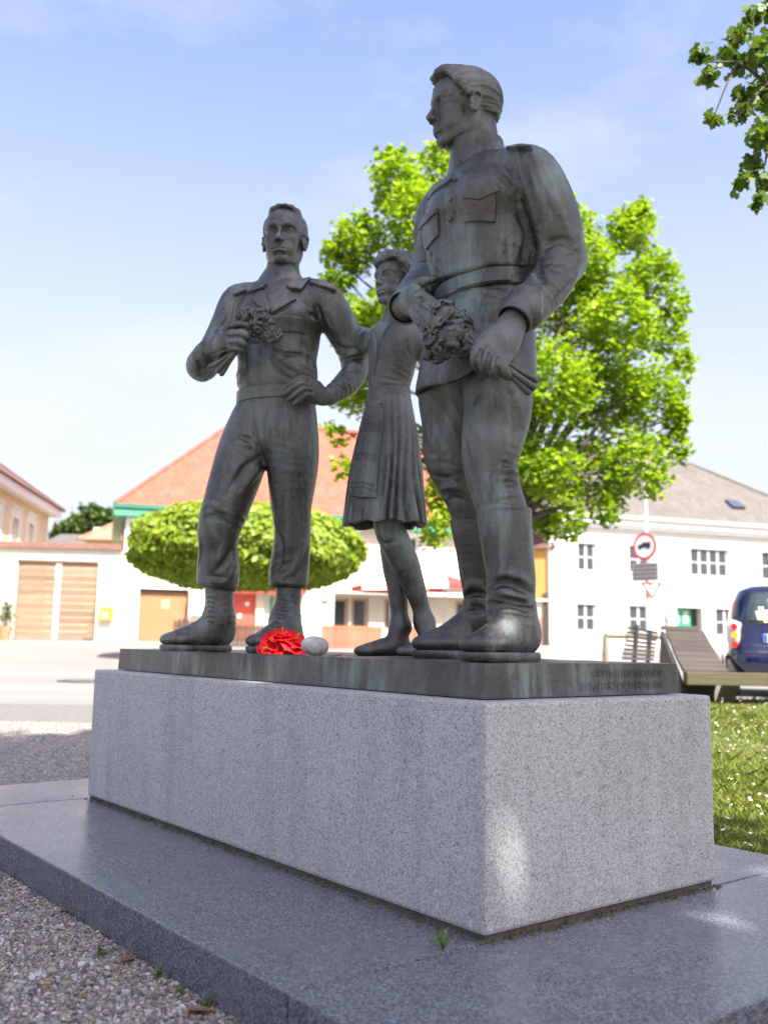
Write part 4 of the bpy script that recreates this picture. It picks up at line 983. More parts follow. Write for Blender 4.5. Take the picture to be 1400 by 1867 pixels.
    sd = dx * M[1][0] + dy * M[1][1] + dz * M[1][2]; ff = dx * M[0][0] + dy * M[0][1] + dz * M[0][2]
    Hr.v = Hr.v + (.0042 * np.sin(np.arctan2(sd, ff) * 19 + 2.5 * sines((X, Y, Z), 26, 5) + dz * 20) + .0015 * sines((X, Y, Z), 140, 8)).astype(np.float32)
    sculpt('hair', Hr, BRONZE, T, f.o)
    return T
# ------------------------------------------------------------------ terrain
_GY = np.array([-400, 5.0, 6.0, 8.8, 11.9, 12.4, 18, 24, 38, 46, 3000.0]); _GZ = np.array([-.16, -.16, -.13, .03, .19, .165, .20, .33, .70, .74, .74])
def gz(Y): return float(np.interp(Y, _GY, _GZ))
def sheet(name, poly_x, ys, dz, mat, kind='structure', jit=0.0):
    """strip of ground: for every Y in ys the span poly_x(Y) = (x0, x1)"""
    V, Fc = [], []; n = 9
    for j, y in enumerate(ys):
        x0, x1 = poly_x(y)
        for i in range(n):
            V.append((x0 + (x1 - x0) * i / (n - 1), y, gz(y) + dz))
    for j in range(len(ys) - 1):
        for i in range(n - 1):
            a = j * n + i; Fc.append((a, a + 1, a + n + 1, a + n))
    o = link(name, mesh(name, V, Fc), mat, smooth=True); tag(o, kind=kind); return o
def mat_asphalt():
    m, nt, b = new_mat('asphalt')
    geo = nd(nt, 'ShaderNodeNewGeometry').outputs['Position']
    n = noise(nt, .35, 6, .6, vec=geo, stretch=(.35, 1.6, 1)); n2 = noise(nt, 40, 5, .7, vec=geo)
    r = ramp(nt, n.outputs['Fac'], [(.35, (.135, .13, .12)), (.55, (.17, .163, .15)), (.7, (.20, .192, .18))])
    c = mixc(nt, .25, r.outputs['Color'], ramp(nt, n2.outputs['Fac'], [(.3, .10), (.7, .34)]).outputs['Color'])
    nt.links.new(c, b.inputs['Base Color']); b.inputs['Roughness'].default_value = .85
    bump(nt, b, n2.outputs['Fac'], .3, .01); return m
def mat_path():
    m, nt, b = new_mat('old_asphalt'); geo = nd(nt, 'ShaderNodeNewGeometry').outputs['Position']
    n2 = noise(nt, 14, 6, .7, vec=geo); r = ramp(nt, n2.outputs['Fac'], [(.3, (.10, .096, .09)), (.7, (.15, .144, .136))])
    nt.links.new(r.outputs['Color'], b.inputs['Base Color']); b.inputs['Roughness'].default_value = .9; return m
def mat_gravel(name='gravel_bed'):
    m, nt, b = new_mat(name); geo = nd(nt, 'ShaderNodeNewGeometry').outputs['Position']
    v = nd(nt, 'ShaderNodeTexVoronoi'); v.inputs['Scale'].default_value = 62; nt.links.new(geo, v.inputs['Vector'])
    sp = nd(nt, 'ShaderNodeSeparateColor'); nt.links.new(v.outputs['Color'], sp.inputs['Color'])
    r = ramp(nt, sp.outputs['Red'], [(0, (.13, .115, .10)), (.35, (.24, .22, .195)), (.6, (.34, .31, .27)), (.85, (.42, .395, .36)), (1, (.52, .50, .47))])
    d = ramp(nt, v.outputs['Distance'], [(.25, 1.0), (.75, .35)])
    c = mixc(nt, .8, r.outputs['Color'], d.outputs['Color'], 'MULTIPLY')
    nt.links.new(c, b.inputs['Base Color']); b.inputs['Roughness'].default_value = .85
    inv = nd(nt, 'ShaderNodeMath', operation='SUBTRACT'); inv.inputs[0].default_value = 1; nt.links.new(v.outputs['Distance'], inv.inputs[1])
    bump(nt, b, inv.outputs[0], .9, .012); return m
def mat_pebble():
    m, nt, b = new_mat('pebble'); oi = nd(nt, 'ShaderNodeVertexColor'); oi.layer_name = 'tone'
    n = noise(nt, 160, 4, .6)
    c = mixc(nt, .35, oi.outputs['Color'], mixc(nt, ramp(nt, n.outputs['Fac'], [(.3, 0), (.7, 1)]).outputs['Color'], (.10, .09, .08), (.5, .48, .45)), 'MULTIPLY')
    c = mixc(nt, .30, oi.outputs['Color'], c)
    nt.links.new(oi.outputs['Color'], b.inputs['Base Color']); b.inputs['Roughness'].default_value = .7; return m
def mat_soil():
    m, nt, b = new_mat('lawn_soil'); geo = nd(nt, 'ShaderNodeNewGeometry').outputs['Position']
    n = noise(nt, 5, 7, .65, vec=geo); r = ramp(nt, n.outputs['Fac'], [(.3, (.055, .075, .018)), (.6, (.10, .115, .03)), (.75, (.17, .14, .07))])
    nt.links.new(r.outputs['Color'], b.inputs['Base Color']); b.inputs['Roughness'].default_value = .95
    bump(nt, b, noise(nt, 60, 5, vec=geo).outputs['Fac'], .6, .03); return m
ys_far = [-60, -10, 2, 5, 6, 7.5, 8.8, 10, 11.9, 12.4, 14, 18, 24, 30, 38, 46, 90, 300, 1500]
sheet('ground', lambda y: (-60 - abs(y) * 1.2, 60 + abs(y) * 1.2), ys_far, 0, mat_asphalt())
sheet('path', lambda y: (-9 - y * .6, 1.4), [8.9 + i * .2 for i in range(8)], .006, mat_path())
sheet('gravel_bed', lambda y: (-12, 1.0), [-6, 0, 2, 4, 5, 6, 7, 8, 8.95], .008, mat_gravel())
sheet('lawn', lambda y: (1.0 if y > 4 else 2.2, 14), [-6, 0, 2, 3.5, 4.6, 5, 6, 7, 8, 9, 10, 11, 11.9], .008, mat_soil())
kb = MB(); kb.box(1.0, 14, 11.9, 12.05, gz(12.4) - .1, gz(11.9) + .02); tag(kb.build('kerb', plain('kerb_stone', (.34, .33, .31), .85, bmp=.3), bevel=.01), kind='structure')
fr = MB(); fr.box(-8, 14, 37.2, 38.6, .55, .80); tag(fr.build('pavement', plain('pavement_concrete', (.42, .40, .37), .9, bmp=.2)), kind='structure')

# ------------------------------------------------------------------ granite monument base
YAW = .6686
M0 = np.array([(.7847 * 2.4512 - .6199 * 2.4952) * SC, (.6199 * 2.4512 + .7847 * 2.4952) * SC, 0.0])
PW, PL, PH = 1.4137 * SC, 3.6416 * SC, .80 * SC
def mw_pt(x, y, z=0.0):
    c, s_ = math.cos(YAW), math.sin(YAW); return np.array([M0[0] + c * x - s_ * y, M0[1] + s_ * x + c * y, z])
def mat_granite(name, base, dark, light, rough, sheen=0.0, scale=1.0):
    m, nt, b = new_mat(name); tc = nd(nt, 'ShaderNodeTexCoord').outputs['Object']
    n1 = noise(nt, 115 * scale, 4, .75, vec=tc); n2 = noise(nt, 150 * scale, 4, .75, stretch=(1, 1.1, .95), vec=tc); n3 = noise(nt, 2.2, 5, .6, vec=tc)
    vg = nd(nt, 'ShaderNodeTexVoronoi'); vg.inputs['Scale'].default_value = 350 * scale; nt.links.new(mixc(nt, .012, tc, n1.outputs['Color']), vg.inputs['Vector'])
    sg_ = nd(nt, 'ShaderNodeSeparateColor'); nt.links.new(vg.outputs['Color'], sg_.inputs['Color'])
    c = ramp(nt, sg_.outputs['Red'], [(0.0, dark), (.17, dark), (.24, base), (.55, base), (.68, light), (1.0, light)]).outputs['Color']
    c = mixc(nt, ramp(nt, n2.outputs['Fac'], [(.36, .75), (.46, 0.0)]).outputs['Color'], c, tuple(.5 * (x + y) for x, y in zip(dark, base)))
    v = nd(nt, 'ShaderNodeTexVoronoi'); v.inputs['Scale'].default_value = 11; nt.links.new(tc, v.inputs['Vector'])
    c = mixc(nt, ramp(nt, v.outputs['Distance'], [(.05, .7), (.075, 0.0)]).outputs['Color'], c, tuple(x * .55 for x in dark))
    v2 = nd(nt, 'ShaderNodeTexVoronoi'); v2.inputs['Scale'].default_value = 9; mp = nd(nt, 'ShaderNodeMapping'); mp.inputs['Location'].default_value = (3, 7, 1); mp.inputs['Scale'].default_value = (1, 1, .5)
    nt.links.new(tc, mp.inputs['Vector']); nt.links.new(mp.outputs['Vector'], v2.inputs['Vector'])
    c = mixc(nt, ramp(nt, v2.outputs['Distance'], [(.05, .5), (.07, 0.0)]).outputs['Color'], c, tuple(min(1, x * 1.25) for x in light))
    c = mixc(nt, .30, c, ramp(nt, n3.outputs['Fac'], [(.3, .72), (.7, 1.0)]).outputs['Color'], 'MULTIPLY')
    ns = noise(nt, 2.4, 7, .62, vec=tc, stretch=(3.0, 3.0, .45)); c = mixc(nt, .42, c, ramp(nt, ns.outputs['Fac'], [(.34, (.66, .66, .64)), (.52, (1, 1, 1))]).outputs['Color'], 'MULTIPLY')
    nw = noise(nt, 30, 5, .7, vec=tc); c = mixc(nt, .25, c, ramp(nt, nw.outputs['Fac'], [(.3, .75), (.6, 1.0)]).outputs['Color'], 'MULTIPLY')
    nt.links.new(c, b.inputs['Base Color'])
    rr = ramp(nt, n3.outputs['Fac'], [(.3, rough * .85), (.7, min(1, rough * 1.25))]); nt.links.new(rr.outputs['Color'], b.inputs['Roughness'])
    b.inputs['IOR'].default_value = 1.5
    bump(nt, b, n1.outputs['Fac'], .25, .002); return m
GRANITE = mat_granite('pale_granite', (.475, .48, .475), (.17, .17, .17), (.64, .645, .64), .58)
GRANITE2 = mat_granite('dark_granite', (.115, .123, .142), (.042, .046, .056), (.25, .265, .295), .25, scale=.7)
pl = MB().box(0, PW, 0, PL, 0, PH).build('granite_plinth', GRANITE, loc=M0, bevel=.012, rz=YAW, smooth=False)
tag(pl, 'pale speckled granite block carrying the bronze plate and statues', 'plinth')
mort = plain('mortar', (.12, .11, .085), .95, .35, 18, bmp=.8, bscale=90)
o0, o1, o2, o3, bt, z0 = .8109 * SC, .7806 * SC, .8611 * SC, .8244 * SC, .175 * SC, -.0164
stp = empty('granite_step', M0, 'low step of dark polished granite slabs around the plinth', 'step', rz=YAW)
stp.location.z = 0
zb, zt, j = z0 - bt - .05, z0, .005
for x0, x1, y0, y1 in ((-o0, PW + o1, -o2, -j), (-o0, PW + o1, PL + j, PL + o3), (-o0, -j + .1, 0 + j, PL - j), (PW + j - .1, PW + o1, 0 + j, PL - j)):
    MB().box(x0, x1, y0, y1, zb, zt).build('slab', GRANITE2, stp, bevel=.006)
MB().box(-o0 + .02, PW + o1 - .02, -o2 + .02, PL + o3 - .02, zb + .01, zt - .012).box(.012, PW - .012, .012, PL - .012, zt - .011, .002).build('mortar_bed', mort, stp)
# moss and dirt line in the joint
rg = np.random.default_rng(4); mb = MB()
for k in range(420):
    t = rg.uniform(0, 1); f_ = rg.uniform() < .6
    x, y = (rg.uniform(-.022, .004), t * PL) if f_ else (t * PW, rg.uniform(-.03, .004))
    s_ = rg.uniform(.003, .010); h = rg.uniform(.002, .007)
    mb.hexa([(x - s_, y - s_ * .7, zt - .001), (x + s_, y - s_, zt - .001), (x + s_ * .8, y + s_, zt - .001), (x - s_, y + s_ * .8, zt - .001),
             (x - s_ * .4, y - s_ * .3, zt + h), (x + s_ * .4, y - s_ * .4, zt + h), (x + s_ * .3, y + s_ * .4, zt + h), (x - s_ * .4, y + s_ * .4, zt + h)])
o = mb.build('moss', plain('moss_dirt', (.075, .075, .04), .95, .5, 40), stp); tag(o, kind='stuff')
# bronze plate
ax0, ay0, ax1, ay1, hb = .108 * SC, .118 * SC, .090 * SC, .143 * SC, .1383 * SC
def plate_mat():
    m = mat_bronze('bronze_plate', 1.35); return m
PLATE = plate_mat()
pv = MB(); nx, ny = 10, 26; rg = np.random.default_rng(8)
gx = np.linspace(ax0, PW - ax1, nx); gy = np.linspace(ay0, PL - ay1, ny)
plate = empty('bronze_plate', M0 + np.array([0, 0, PH]), 'green-stained bronze plate under the statues with two lines of lettering', 'plate', rz=YAW)
Vv, Ff = [], []
for jj, y in enumerate(gy):
    for ii, x in enumerate(gx):
        e = 0 if 0 < ii < nx - 1 and 0 < jj < ny - 1 else 1
        Vv.append((x, y, hb + (rg.uniform(-.004, .003) if not e else rg.uniform(-.0015, .001))))
for jj in range(ny - 1):
    for ii in range(nx - 1):
        a = jj * nx + ii; Ff.append((a, a + 1, a + nx + 1, a + nx))
rim = [(i, 0) for i in range(nx)] + [(nx - 1, q) for q in range(1, ny)] + [(i, ny - 1) for i in range(nx - 2, -1, -1)] + [(0, q) for q in range(ny - 2, 0, -1)]
top = [q * nx + i for i, q in rim]; b0 = len(Vv)
for i, q in rim: Vv.append((gx[i] + (.004 if i == nx - 1 else (-.004 if i == 0 else 0)), gy[q] + (.004 if q == ny - 1 else (-.004 if q == 0 else 0)), .004))
for k in range(len(rim)):
    k2 = (k + 1) % len(rim); Ff.append((top[k2], top[k], b0 + k, b0 + k2))
link('slab', mesh('slab', Vv, Ff), PLATE, plate)
def text_mesh(txt, size, depth, font=None):
    cu = bpy.data.curves.new('t', 'FONT'); cu.body = txt; cu.size = size; cu.extrude = depth; cu.align_x = 'LEFT'; cu.resolution_u = 3
    ob = bpy.data.objects.new('t', cu); COL.objects.link(ob)
    bpy.context.view_layer.update()
    me = bpy.data.meshes.new_from_object(ob.evaluated_get(bpy.context.evaluated_depsgraph_get()))
    bpy.data.objects.remove(ob); bpy.data.curves.remove(cu); return me
LET = plain('lettering_bronze', (.085, .075, .068), .6, .3, 40)
for row, (txt, w, x0_) in enumerate((('СКУЛЬПТОР О.КОМОВ', .40, .60), ('АРХИТЕКТОР Н.КОМОВА', .46, .535))):
    me = text_mesh(txt, .034, .0006); xs = [v.co.x for v in me.vertices]; sx = w / (max(xs) - min(xs))
    for v in me.vertices: v.co.x *= sx
    ob = link('inscription', me, PLATE, plate, loc=(x0_, ay0 - .0026 - row * .0016, .066 - row * .042)); ob.rotation_euler = (R(90) - .03, 0, 0)

# ------------------------------------------------------------------ gravel stones in the foreground
def ico():
    bm = bmesh.new(); bmesh.ops.create_icosphere(bm, subdivisions=1, radius=1); bm.verts.ensure_lookup_table()
    V = np.array([v.co[:] for v in bm.verts]); Fc = np.array([[v.index for v in f.verts] for f in bm.faces]); bm.free(); return V, Fc
ICO_V, ICO_F = ico()
def rot_mats(n, rg):
    q = rg.normal(size=(n, 4)); q /= np.linalg.norm(q, axis=1)[:, None]; w, x, y, z = q.T
    return np.stack([np.stack([1 - 2 * (y * y + z * z), 2 * (x * y - z * w), 2 * (x * z + y * w)], 1), np.stack([2 * (x * y + z * w), 1 - 2 * (x * x + z * z), 2 * (y * z - x * w)], 1),
                     np.stack([2 * (x * z - y * w), 2 * (y * z + x * w), 1 - 2 * (x * x + y * y)], 1)], 1)
def stones(name, P, S, mat, rg, tones, parent=None):
    n = len(P); Rm = rot_mats(n, rg); sq = np.stack([rg.uniform(.8, 1.35, n), rg.uniform(.7, 1.1, n), rg.uniform(.45, .85, n)], 1)
    V = ICO_V[None] * (1 + rg.uniform(-.2, .2, (n, len(ICO_V), 1))) * sq[:, None] * S[:, None, None]
    V = np.einsum('nij,nkj->nki', Rm, V); V[:, :, 2] *= .8; V += P[:, None]
    Fc = ICO_F[None] + (np.arange(n) * len(ICO_V))[:, None, None]
    me = np_mesh(name, V.reshape(-1, 3), Fc.reshape(-1, 3))
    t = np.array(tones)[rg.integers(len(tones), size=n)] * rg.uniform(.62, 1.12, (n, 1)); t = np.clip(np.c_[t, np.ones(n)], 0, 1)
    ca = me.color_attributes.new('tone', 'FLOAT_COLOR', 'POINT'); ca.data.foreach_set('color', np.repeat(t, len(ICO_V), 0).astype(np.float32).ravel())
    o = link(name, me, mat, parent); me.polygons.foreach_set('use_smooth', np.zeros(len(me.polygons), bool)); return o
rg = np.random.default_rng(21)
n = 125000; P = np.c_[rg.uniform(-2.2, .15, n), rg.uniform(1.0, 4.6, n), np.zeros(n)]; P = P[P[:, 0] > -.45 * P[:, 1] - .25]
c, s_ = math.cos(YAW), math.sin(YAW); lx = (P[:, 0] - M0[0]) * c + (P[:, 1] - M0[1]) * s_; ly = -(P[:, 0] - M0[0]) * s_ + (P[:, 1] - M0[1]) * c
keep = (lx < -o0 - .004) | (ly < -o2 - .004); P = P[keep]
S = rg.gamma(5, .0008, len(P)) + .0016; P[:, 2] = -.16 + .008 + S * rg.uniform(.1, .7, len(P))
TON = [(.34, .32, .29), (.42, .40, .37), (.26, .245, .225), (.20, .19, .18), (.33, .29, .23), (.50, .49, .47), (.30, .29, .29), (.15, .14, .135), (.35, .28, .17), (.30, .24, .18), (.58, .57, .55)]
tag(stones('gravel', P, S, mat_pebble(), rg, TON), kind='stuff')

# ------------------------------------------------------------------ leaves, grass
def mat_leaf(name, cols, trans=.45, rough=.5):
    m, nt, b = new_mat(name); nt.nodes.remove(b)
    out = nt.nodes['Material Output']
    vc = nd(nt, 'ShaderNodeVertexColor'); vc.layer_name = 'tone'
    r = ramp(nt, vc.outputs['Color'], [(i / (len(cols) - 1), c) for i, c in enumerate(cols)])
    d = nd(nt, 'ShaderNodeBsdfPrincipled'); d.inputs['Roughness'].default_value = rough; nt.links.new(r.outputs['Color'], d.inputs['Base Color'])
    t = nd(nt, 'ShaderNodeBsdfTranslucent'); tcol = mixc(nt, 1.0, r.outputs['Color'], (1.0, 1.0, .62), 'MULTIPLY'); nt.links.new(tcol, t.inputs['Color'])
    mx = nd(nt, 'ShaderNodeMixShader'); mx.inputs['Fac'].default_value = trans
    nt.links.new(d.outputs[0], mx.inputs[1]); nt.links.new(t.outputs[0], mx.inputs[2]); nt.links.new(mx.outputs[0], out.inputs['Surface']); return m
LEAF5 = np.array([(0, -.5, 0), (.30, -.42, .02), (.52, -.05, .05), (.25, .02, 0), (.33, .38, .04), (.0, .55, .0), (-.33, .38, .04), (-.25, .02, 0), (-.52, -.05, .05), (-.30, -.42, .02)])
LEAF4 = np.array([(0, -.55, 0), (.32, -.05, .06), (0, .55, -.03), (-.32, -.05, .06)])
def leaf_mesh(name, P, size, rg, shape=LEAF4, up=.6, out=None):
    """many leaves as one mesh; `up` biases the normals upwards"""
    n = len(P); k = len(shape)
    N = rg.normal(size=(n, 3)); N[:, 2] = np.abs(N[:, 2]) + up
    if out is not None: N += out
    N /= np.linalg.norm(N, axis=1)[:, None]; A = rg.normal(size=(n, 3)); A -= N * np.sum(A * N, 1)[:, None]; A /= np.linalg.norm(A, axis=1)[:, None]; B = np.cross(N, A)
    s_ = (size * rg.uniform(.65, 1.25, n))[:, None, None]
    V = P[:, None] + s_ * (shape[None, :, :1] * A[:, None] + shape[None, :, 1:2] * B[:, None] + shape[None, :, 2:] * N[:, None])
    Fc = np.arange(n * k).reshape(n, k); me = np_mesh(name, V.reshape(-1, 3), Fc)
    tone = np.clip(rg.normal(.5, .22, n), 0, 1); t = np.repeat(tone, k); ca = me.color_attributes.new('tone', 'FLOAT_COLOR', 'POINT')
    ca.data.foreach_set('color', np.c_[t, t, t, np.ones(n * k)].astype(np.float32).ravel()); return me
def crown_points(blobs, n, rg, shell=.55):
    """points in the outer part of many balls (x, y, z, r), in little clumps"""
    B = np.array(blobs, float); w = B[:, 3] ** 2.2; idx = rg.choice(len(B), size=n // 7, p=w / w.sum())
    d = rg.normal(size=(len(idx), 3)); d /= np.linalg.norm(d, axis=1)[:, None]
    r = B[idx, 3] * rg.uniform(shell ** 3, 1, len(idx)) ** (1 / 3); C = B[idx, :3] + d * r[:, None]
    P = np.repeat(C, 7, 0) + rg.normal(size=(len(idx) * 7, 3)) * .15 * np.repeat(np.clip(B[idx, 3], .25, 1.1), 7)[:, None]
    return P
BARK = plain('bark', (.085, .07, .055), .95, .4, 14, bmp=.8, bscale=30, stretch=(1, 1, .25))
def branches(name, base, tips, r0, rg, parent, fork=None, mat=None):
    """trunk from base to fork, limbs from the fork to the tips, as one mesh"""
    m = MB(); base = np.array(base, float); fork = np.array(fork, float)
    m.tube([base, base + (fork - base) * .5 + rg.normal(size=3) * .04, fork], [r0 * 1.25, r0 * .95, r0 * .8], 10)
    for t in tips:
        t = np.array(t, float); st = base + (fork - base) * rg.uniform(.72, 1.0); mid = st * .45 + t * .55 + np.array([0, 0, .12 * np.linalg.norm(t - st)]) + rg.normal(size=3) * .12
        m.tube([st, (st + mid) / 2 + rg.normal(size=3) * .06, mid, t], [r0 * .42, r0 * .32, r0 * .22, r0 * .08], 6)
        for _ in range(3):
            a = mid + (t - mid) * rg.uniform(0, .6); e = a + nrm((t - mid) + rg.normal(size=3) * .8) * min(.4, np.linalg.norm(t - mid)) * rg.uniform(.3, .6); m.tube([a, (a + e) / 2 + rg.normal(size=3) * .05, e], [r0 * .15, r0 * .10, r0 * .04], 5)
    return m.build(name, mat or BARK, parent, smooth=True)
# grass blades on the lawn
rg = np.random.default_rng(5)
def lawn_pts(n, x0, x1, y0, y1):
    P = np.c_[rg.uniform(x0, x1, n), rg.uniform(y0, y1, n), np.zeros(n)]
    lx = (P[:, 0] - M0[0]) * c + (P[:, 1] - M0[1]) * s_; ly = -(P[:, 0] - M0[0]) * s_ + (P[:, 1] - M0[1]) * c
    ok = ((lx > PW + o1 + .01) | (ly < -o2 - .01) | (ly > PL + o3)) & (P[:, 0] > 1.0)
    P = P[ok]; P[:, 2] = np.interp(P[:, 1], _GY, _GZ) + .006; return P
P = np.vstack([lawn_pts(46000, 1.0, 3.4, 2.6, 7.0), lawn_pts(40000, 1.6, 6.5, 7.0, 11.9)])
n = len(P); hgt = rg.uniform(.03, .085, n) * (1 + .6 * np.sin(P[:, 0] * 2.1 + P[:, 1] * 1.3)); a = rg.uniform(0, 6.28, n); w = rg.uniform(.003, .006, n)
side = np.c_[np.cos(a), np.sin(a), np.zeros(n)]; lean = np.c_[rg.normal(0, .4, n), rg.normal(0, .4, n), np.ones(n)] * hgt[:, None]
V = np.stack([P - side * w[:, None], P + side * w[:, None], P + lean * .6 + side * w[:, None] * .7, P + lean + np.c_[lean[:, 0] * .5, lean[:, 1] * .5, -np.abs(hgt) * .12], P + lean * .6 - side * w[:, None] * .7], 1)
me = np_mesh('grass', V.reshape(-1, 3), np.arange(n * 5).reshape(n, 5)); t = np.repeat(np.clip(rg.normal(.5, .25, n), 0, 1), 5); ca = me.color_attributes.new('tone', 'FLOAT_COLOR', 'POINT'); ca.data.foreach_set('color', np.c_[t, t, t, t * 0 + 1].astype(np.float32).ravel())
tag(link('grass', me, mat_leaf('grass_blade', [(.055, .105, .012), (.13, .20, .022), (.24, .27, .045), (.33, .31, .10)], .35, .6)), kind='stuff')
P = np.vstack([lawn_pts(420, 1.1, 3.4, 3.2, 7), lawn_pts(900, 1.6, 6.5, 7, 11.8)]); mb = MB(); mc = MB()
for p in P:
    h = rg.uniform(.05, .10); r_ = rg.uniform(.008, .013); tl = rg.normal(0, .25, 2); q = p + np.array([tl[0] * .03, tl[1] * .03, h]); pts = []
    for k in range(10):
        rr = r_ * (1 if k % 2 == 0 else .72); a_ = k * .628; pts.append((q[0] + rr * math.cos(a_), q[1] + rr * math.sin(a_), q[2] + rr * (tl[0] * math.cos(a_) + tl[1] * math.sin(a_))))
    mb.poly(pts); mc.poly([(q[0] + .35 * r_ * math.cos(b_), q[1] + .35 * r_ * math.sin(b_), q[2] + .003) for b_ in (0, 1.05, 2.1, 3.14, 4.19, 5.24)])
tag(mb.build('daisies', plain('daisy_white', (.82, .82, .80), .7, .05)), kind='stuff'); tag(mc.build('daisy_centres', plain('daisy_yellow', (.75, .52, .05), .8, .1)), kind='stuff')
# ------------------------------------------------------------------ houses across the street
def facade(mb, holes, W, H, t, z0=0.0):
    """wall panel with rectangular openings: x along the wall, z up, y = 0 outside .. t inside"""
    xs = sorted({0, W, *[h[0] for h in holes], *[h[1] for h in holes]}); zs = sorted({z0, H, *[h[2] for h in holes], *[h[3] for h in holes]})
    for x0, x1 in zip(xs, xs[1:]):
        run = None
        for z0_, z1_ in zip(zs, zs[1:]):
            cx, cz = (x0 + x1) / 2, (z0_ + z1_) / 2
            if any(h[0] < cx < h[1] and h[2] < cz < h[3] for h in holes):
                if run: mb.box(x0, x1, 0, t, *run); run = None
            else: run = (run[0], z1_) if run else (z0_, z1_)
        if run: mb.box(x0, x1, 0, t, *run)
    return mb
class Row:
    """a facade running from pixel u0 at distance D0 to (u1, D1); x(u), z(u, v) give local coordinates"""
    def __init__(s, u0, D0, u1, D1, gz_=None):
        a, b = at(u0, 1100, D0), at(u1, 1100, D1); s.p = np.array([a[0], a[1]]); d = np.array([b[0] - a[0], b[1] - a[1]]); s.W = float(np.linalg.norm(d)); s.d = d / s.W
        s.rz = math.atan2(s.d[1], s.d[0]); s.g = gz(a[1]) if gz_ is None else gz_; s.loc = (a[0], a[1], s.g)
    def hit(s, u, v):
        r = ray(u, v); n = np.array([-s.d[1], s.d[0]]); t = (s.p @ n) / (r[0] * n[0] + r[1] * n[1]); return CAM + r * t
    def x(s, u, v=1100): q = s.hit(u, v); return float((q[:2] - s.p) @ s.d)
    def z(s, u, v): return float(s.hit(u, v)[2] - s.g)
    def rect(s, u0, u1, v0, v1): return (s.x(u0, (v0 + v1) / 2), s.x(u1, (v0 + v1) / 2), max(0.0, s.z((u0 + u1) / 2, v1)), s.z((u0 + u1) / 2, v0))
WHITE_P = plain('white_paint', (.80, .79, .76), .6, .04); GLASS, _nt, _b = new_mat('window_glass')
_b.inputs['Base Color'].default_value = (.045, .055, .055, 1); _b.inputs['Roughness'].default_value = .06; _b.inputs['IOR'].default_value = 1.5
def window(parent, r, y, nx=2, nz=2, fr=.05, mat=None, sill=True, surround=None, sash=.05):
    x0, x1, z0, z1 = r; mat = mat or WHITE_P; mb = MB(); f = fr
    mb.box(x0, x0 + f, y, y + .06, z0, z1).box(x1 - f, x1, y, y + .06, z0, z1).box(x0 + f, x1 - f, y, y + .06, z0, z0 + f).box(x0 + f, x1 - f, y, y + .06, z1 - f, z1)
    pw = (x1 - x0 - 2 * f) / nx; ph = (z1 - z0 - 2 * f) / nz; panes = []
    for i in range(nx):
        for k in range(nz): panes.append((x0 + f + i * pw + sash, x0 + f + (i + 1) * pw - sash, z0 + f + k * ph + sash * .5, z0 + f + (k + 1) * ph - sash * .5))
        xa, xb = x0 + f + i * pw, x0 + f + (i + 1) * pw
        mb.box(xa, xa + sash, y + .012, y + .05, z0 + f, z1 - f).box(xb - sash, xb, y + .012, y + .05, z0 + f, z1 - f)
        for k in range(nz + 1): zz = z0 + f + k * ph; mb.box(xa + sash, xb - sash, y + .014, y + .048, max(z0 + f, zz - sash * .5), min(z1 - f, zz + sash * .5))
    o = mb.build('window', mat, parent)
    for p in panes: MB().box(p[0], p[1], y + .028, y + .036, p[2], p[3]).build('pane', GLASS, o)
    if sill: MB().box(x0 - .06, x1 + .06, -.06, y + .01, z0 - .06, z0 - .002).build('sill', mat, o)
    if surround: 
        w, mt = surround; q = MB(); q.box(x0 - w, x0, -.03, .02, z0 - .02, z1 + w).box(x1, x1 + w, -.03, .02, z0 - .02, z1 + w).box(x0, x1, -.03, .02, z1, z1 + w).box(x0 - w - .05, x1 + w + .05, -.09, .0, z1 + w, z1 + w + .12); q.build('surround', mt, o)
    return o
def hip_roof(parent, W, depth, z, rise, run, over, mat, name='roof'):
    a, b = -over, W + over; c_, d_ = -over, depth + over; e, f_ = -over + run, W + over - run; m = (c_ + d_) / 2
    q = MB(); V = [(a, c_, z), (b, c_, z), (b, d_, z), (a, d_, z), (e, m, z + rise), (f_, m, z + rise)]
    q.v = V; q.f = [(0, 1, 5, 4), (1, 2, 5), (2, 3, 4, 5), (3, 0, 4), (3, 2, 1, 0)]
    o = q.build(name, mat, parent)
    r = MB(); r.tube([V[0], V[4]], .10, 6).tube([V[1], V[5]], .10, 6).tube([V[4], V[5]], .11, 6).tube([V[3], V[4]], .1, 6).tube([V[2], V[5]], .1, 6); r.build('ridge_tiles', mat, o); return o
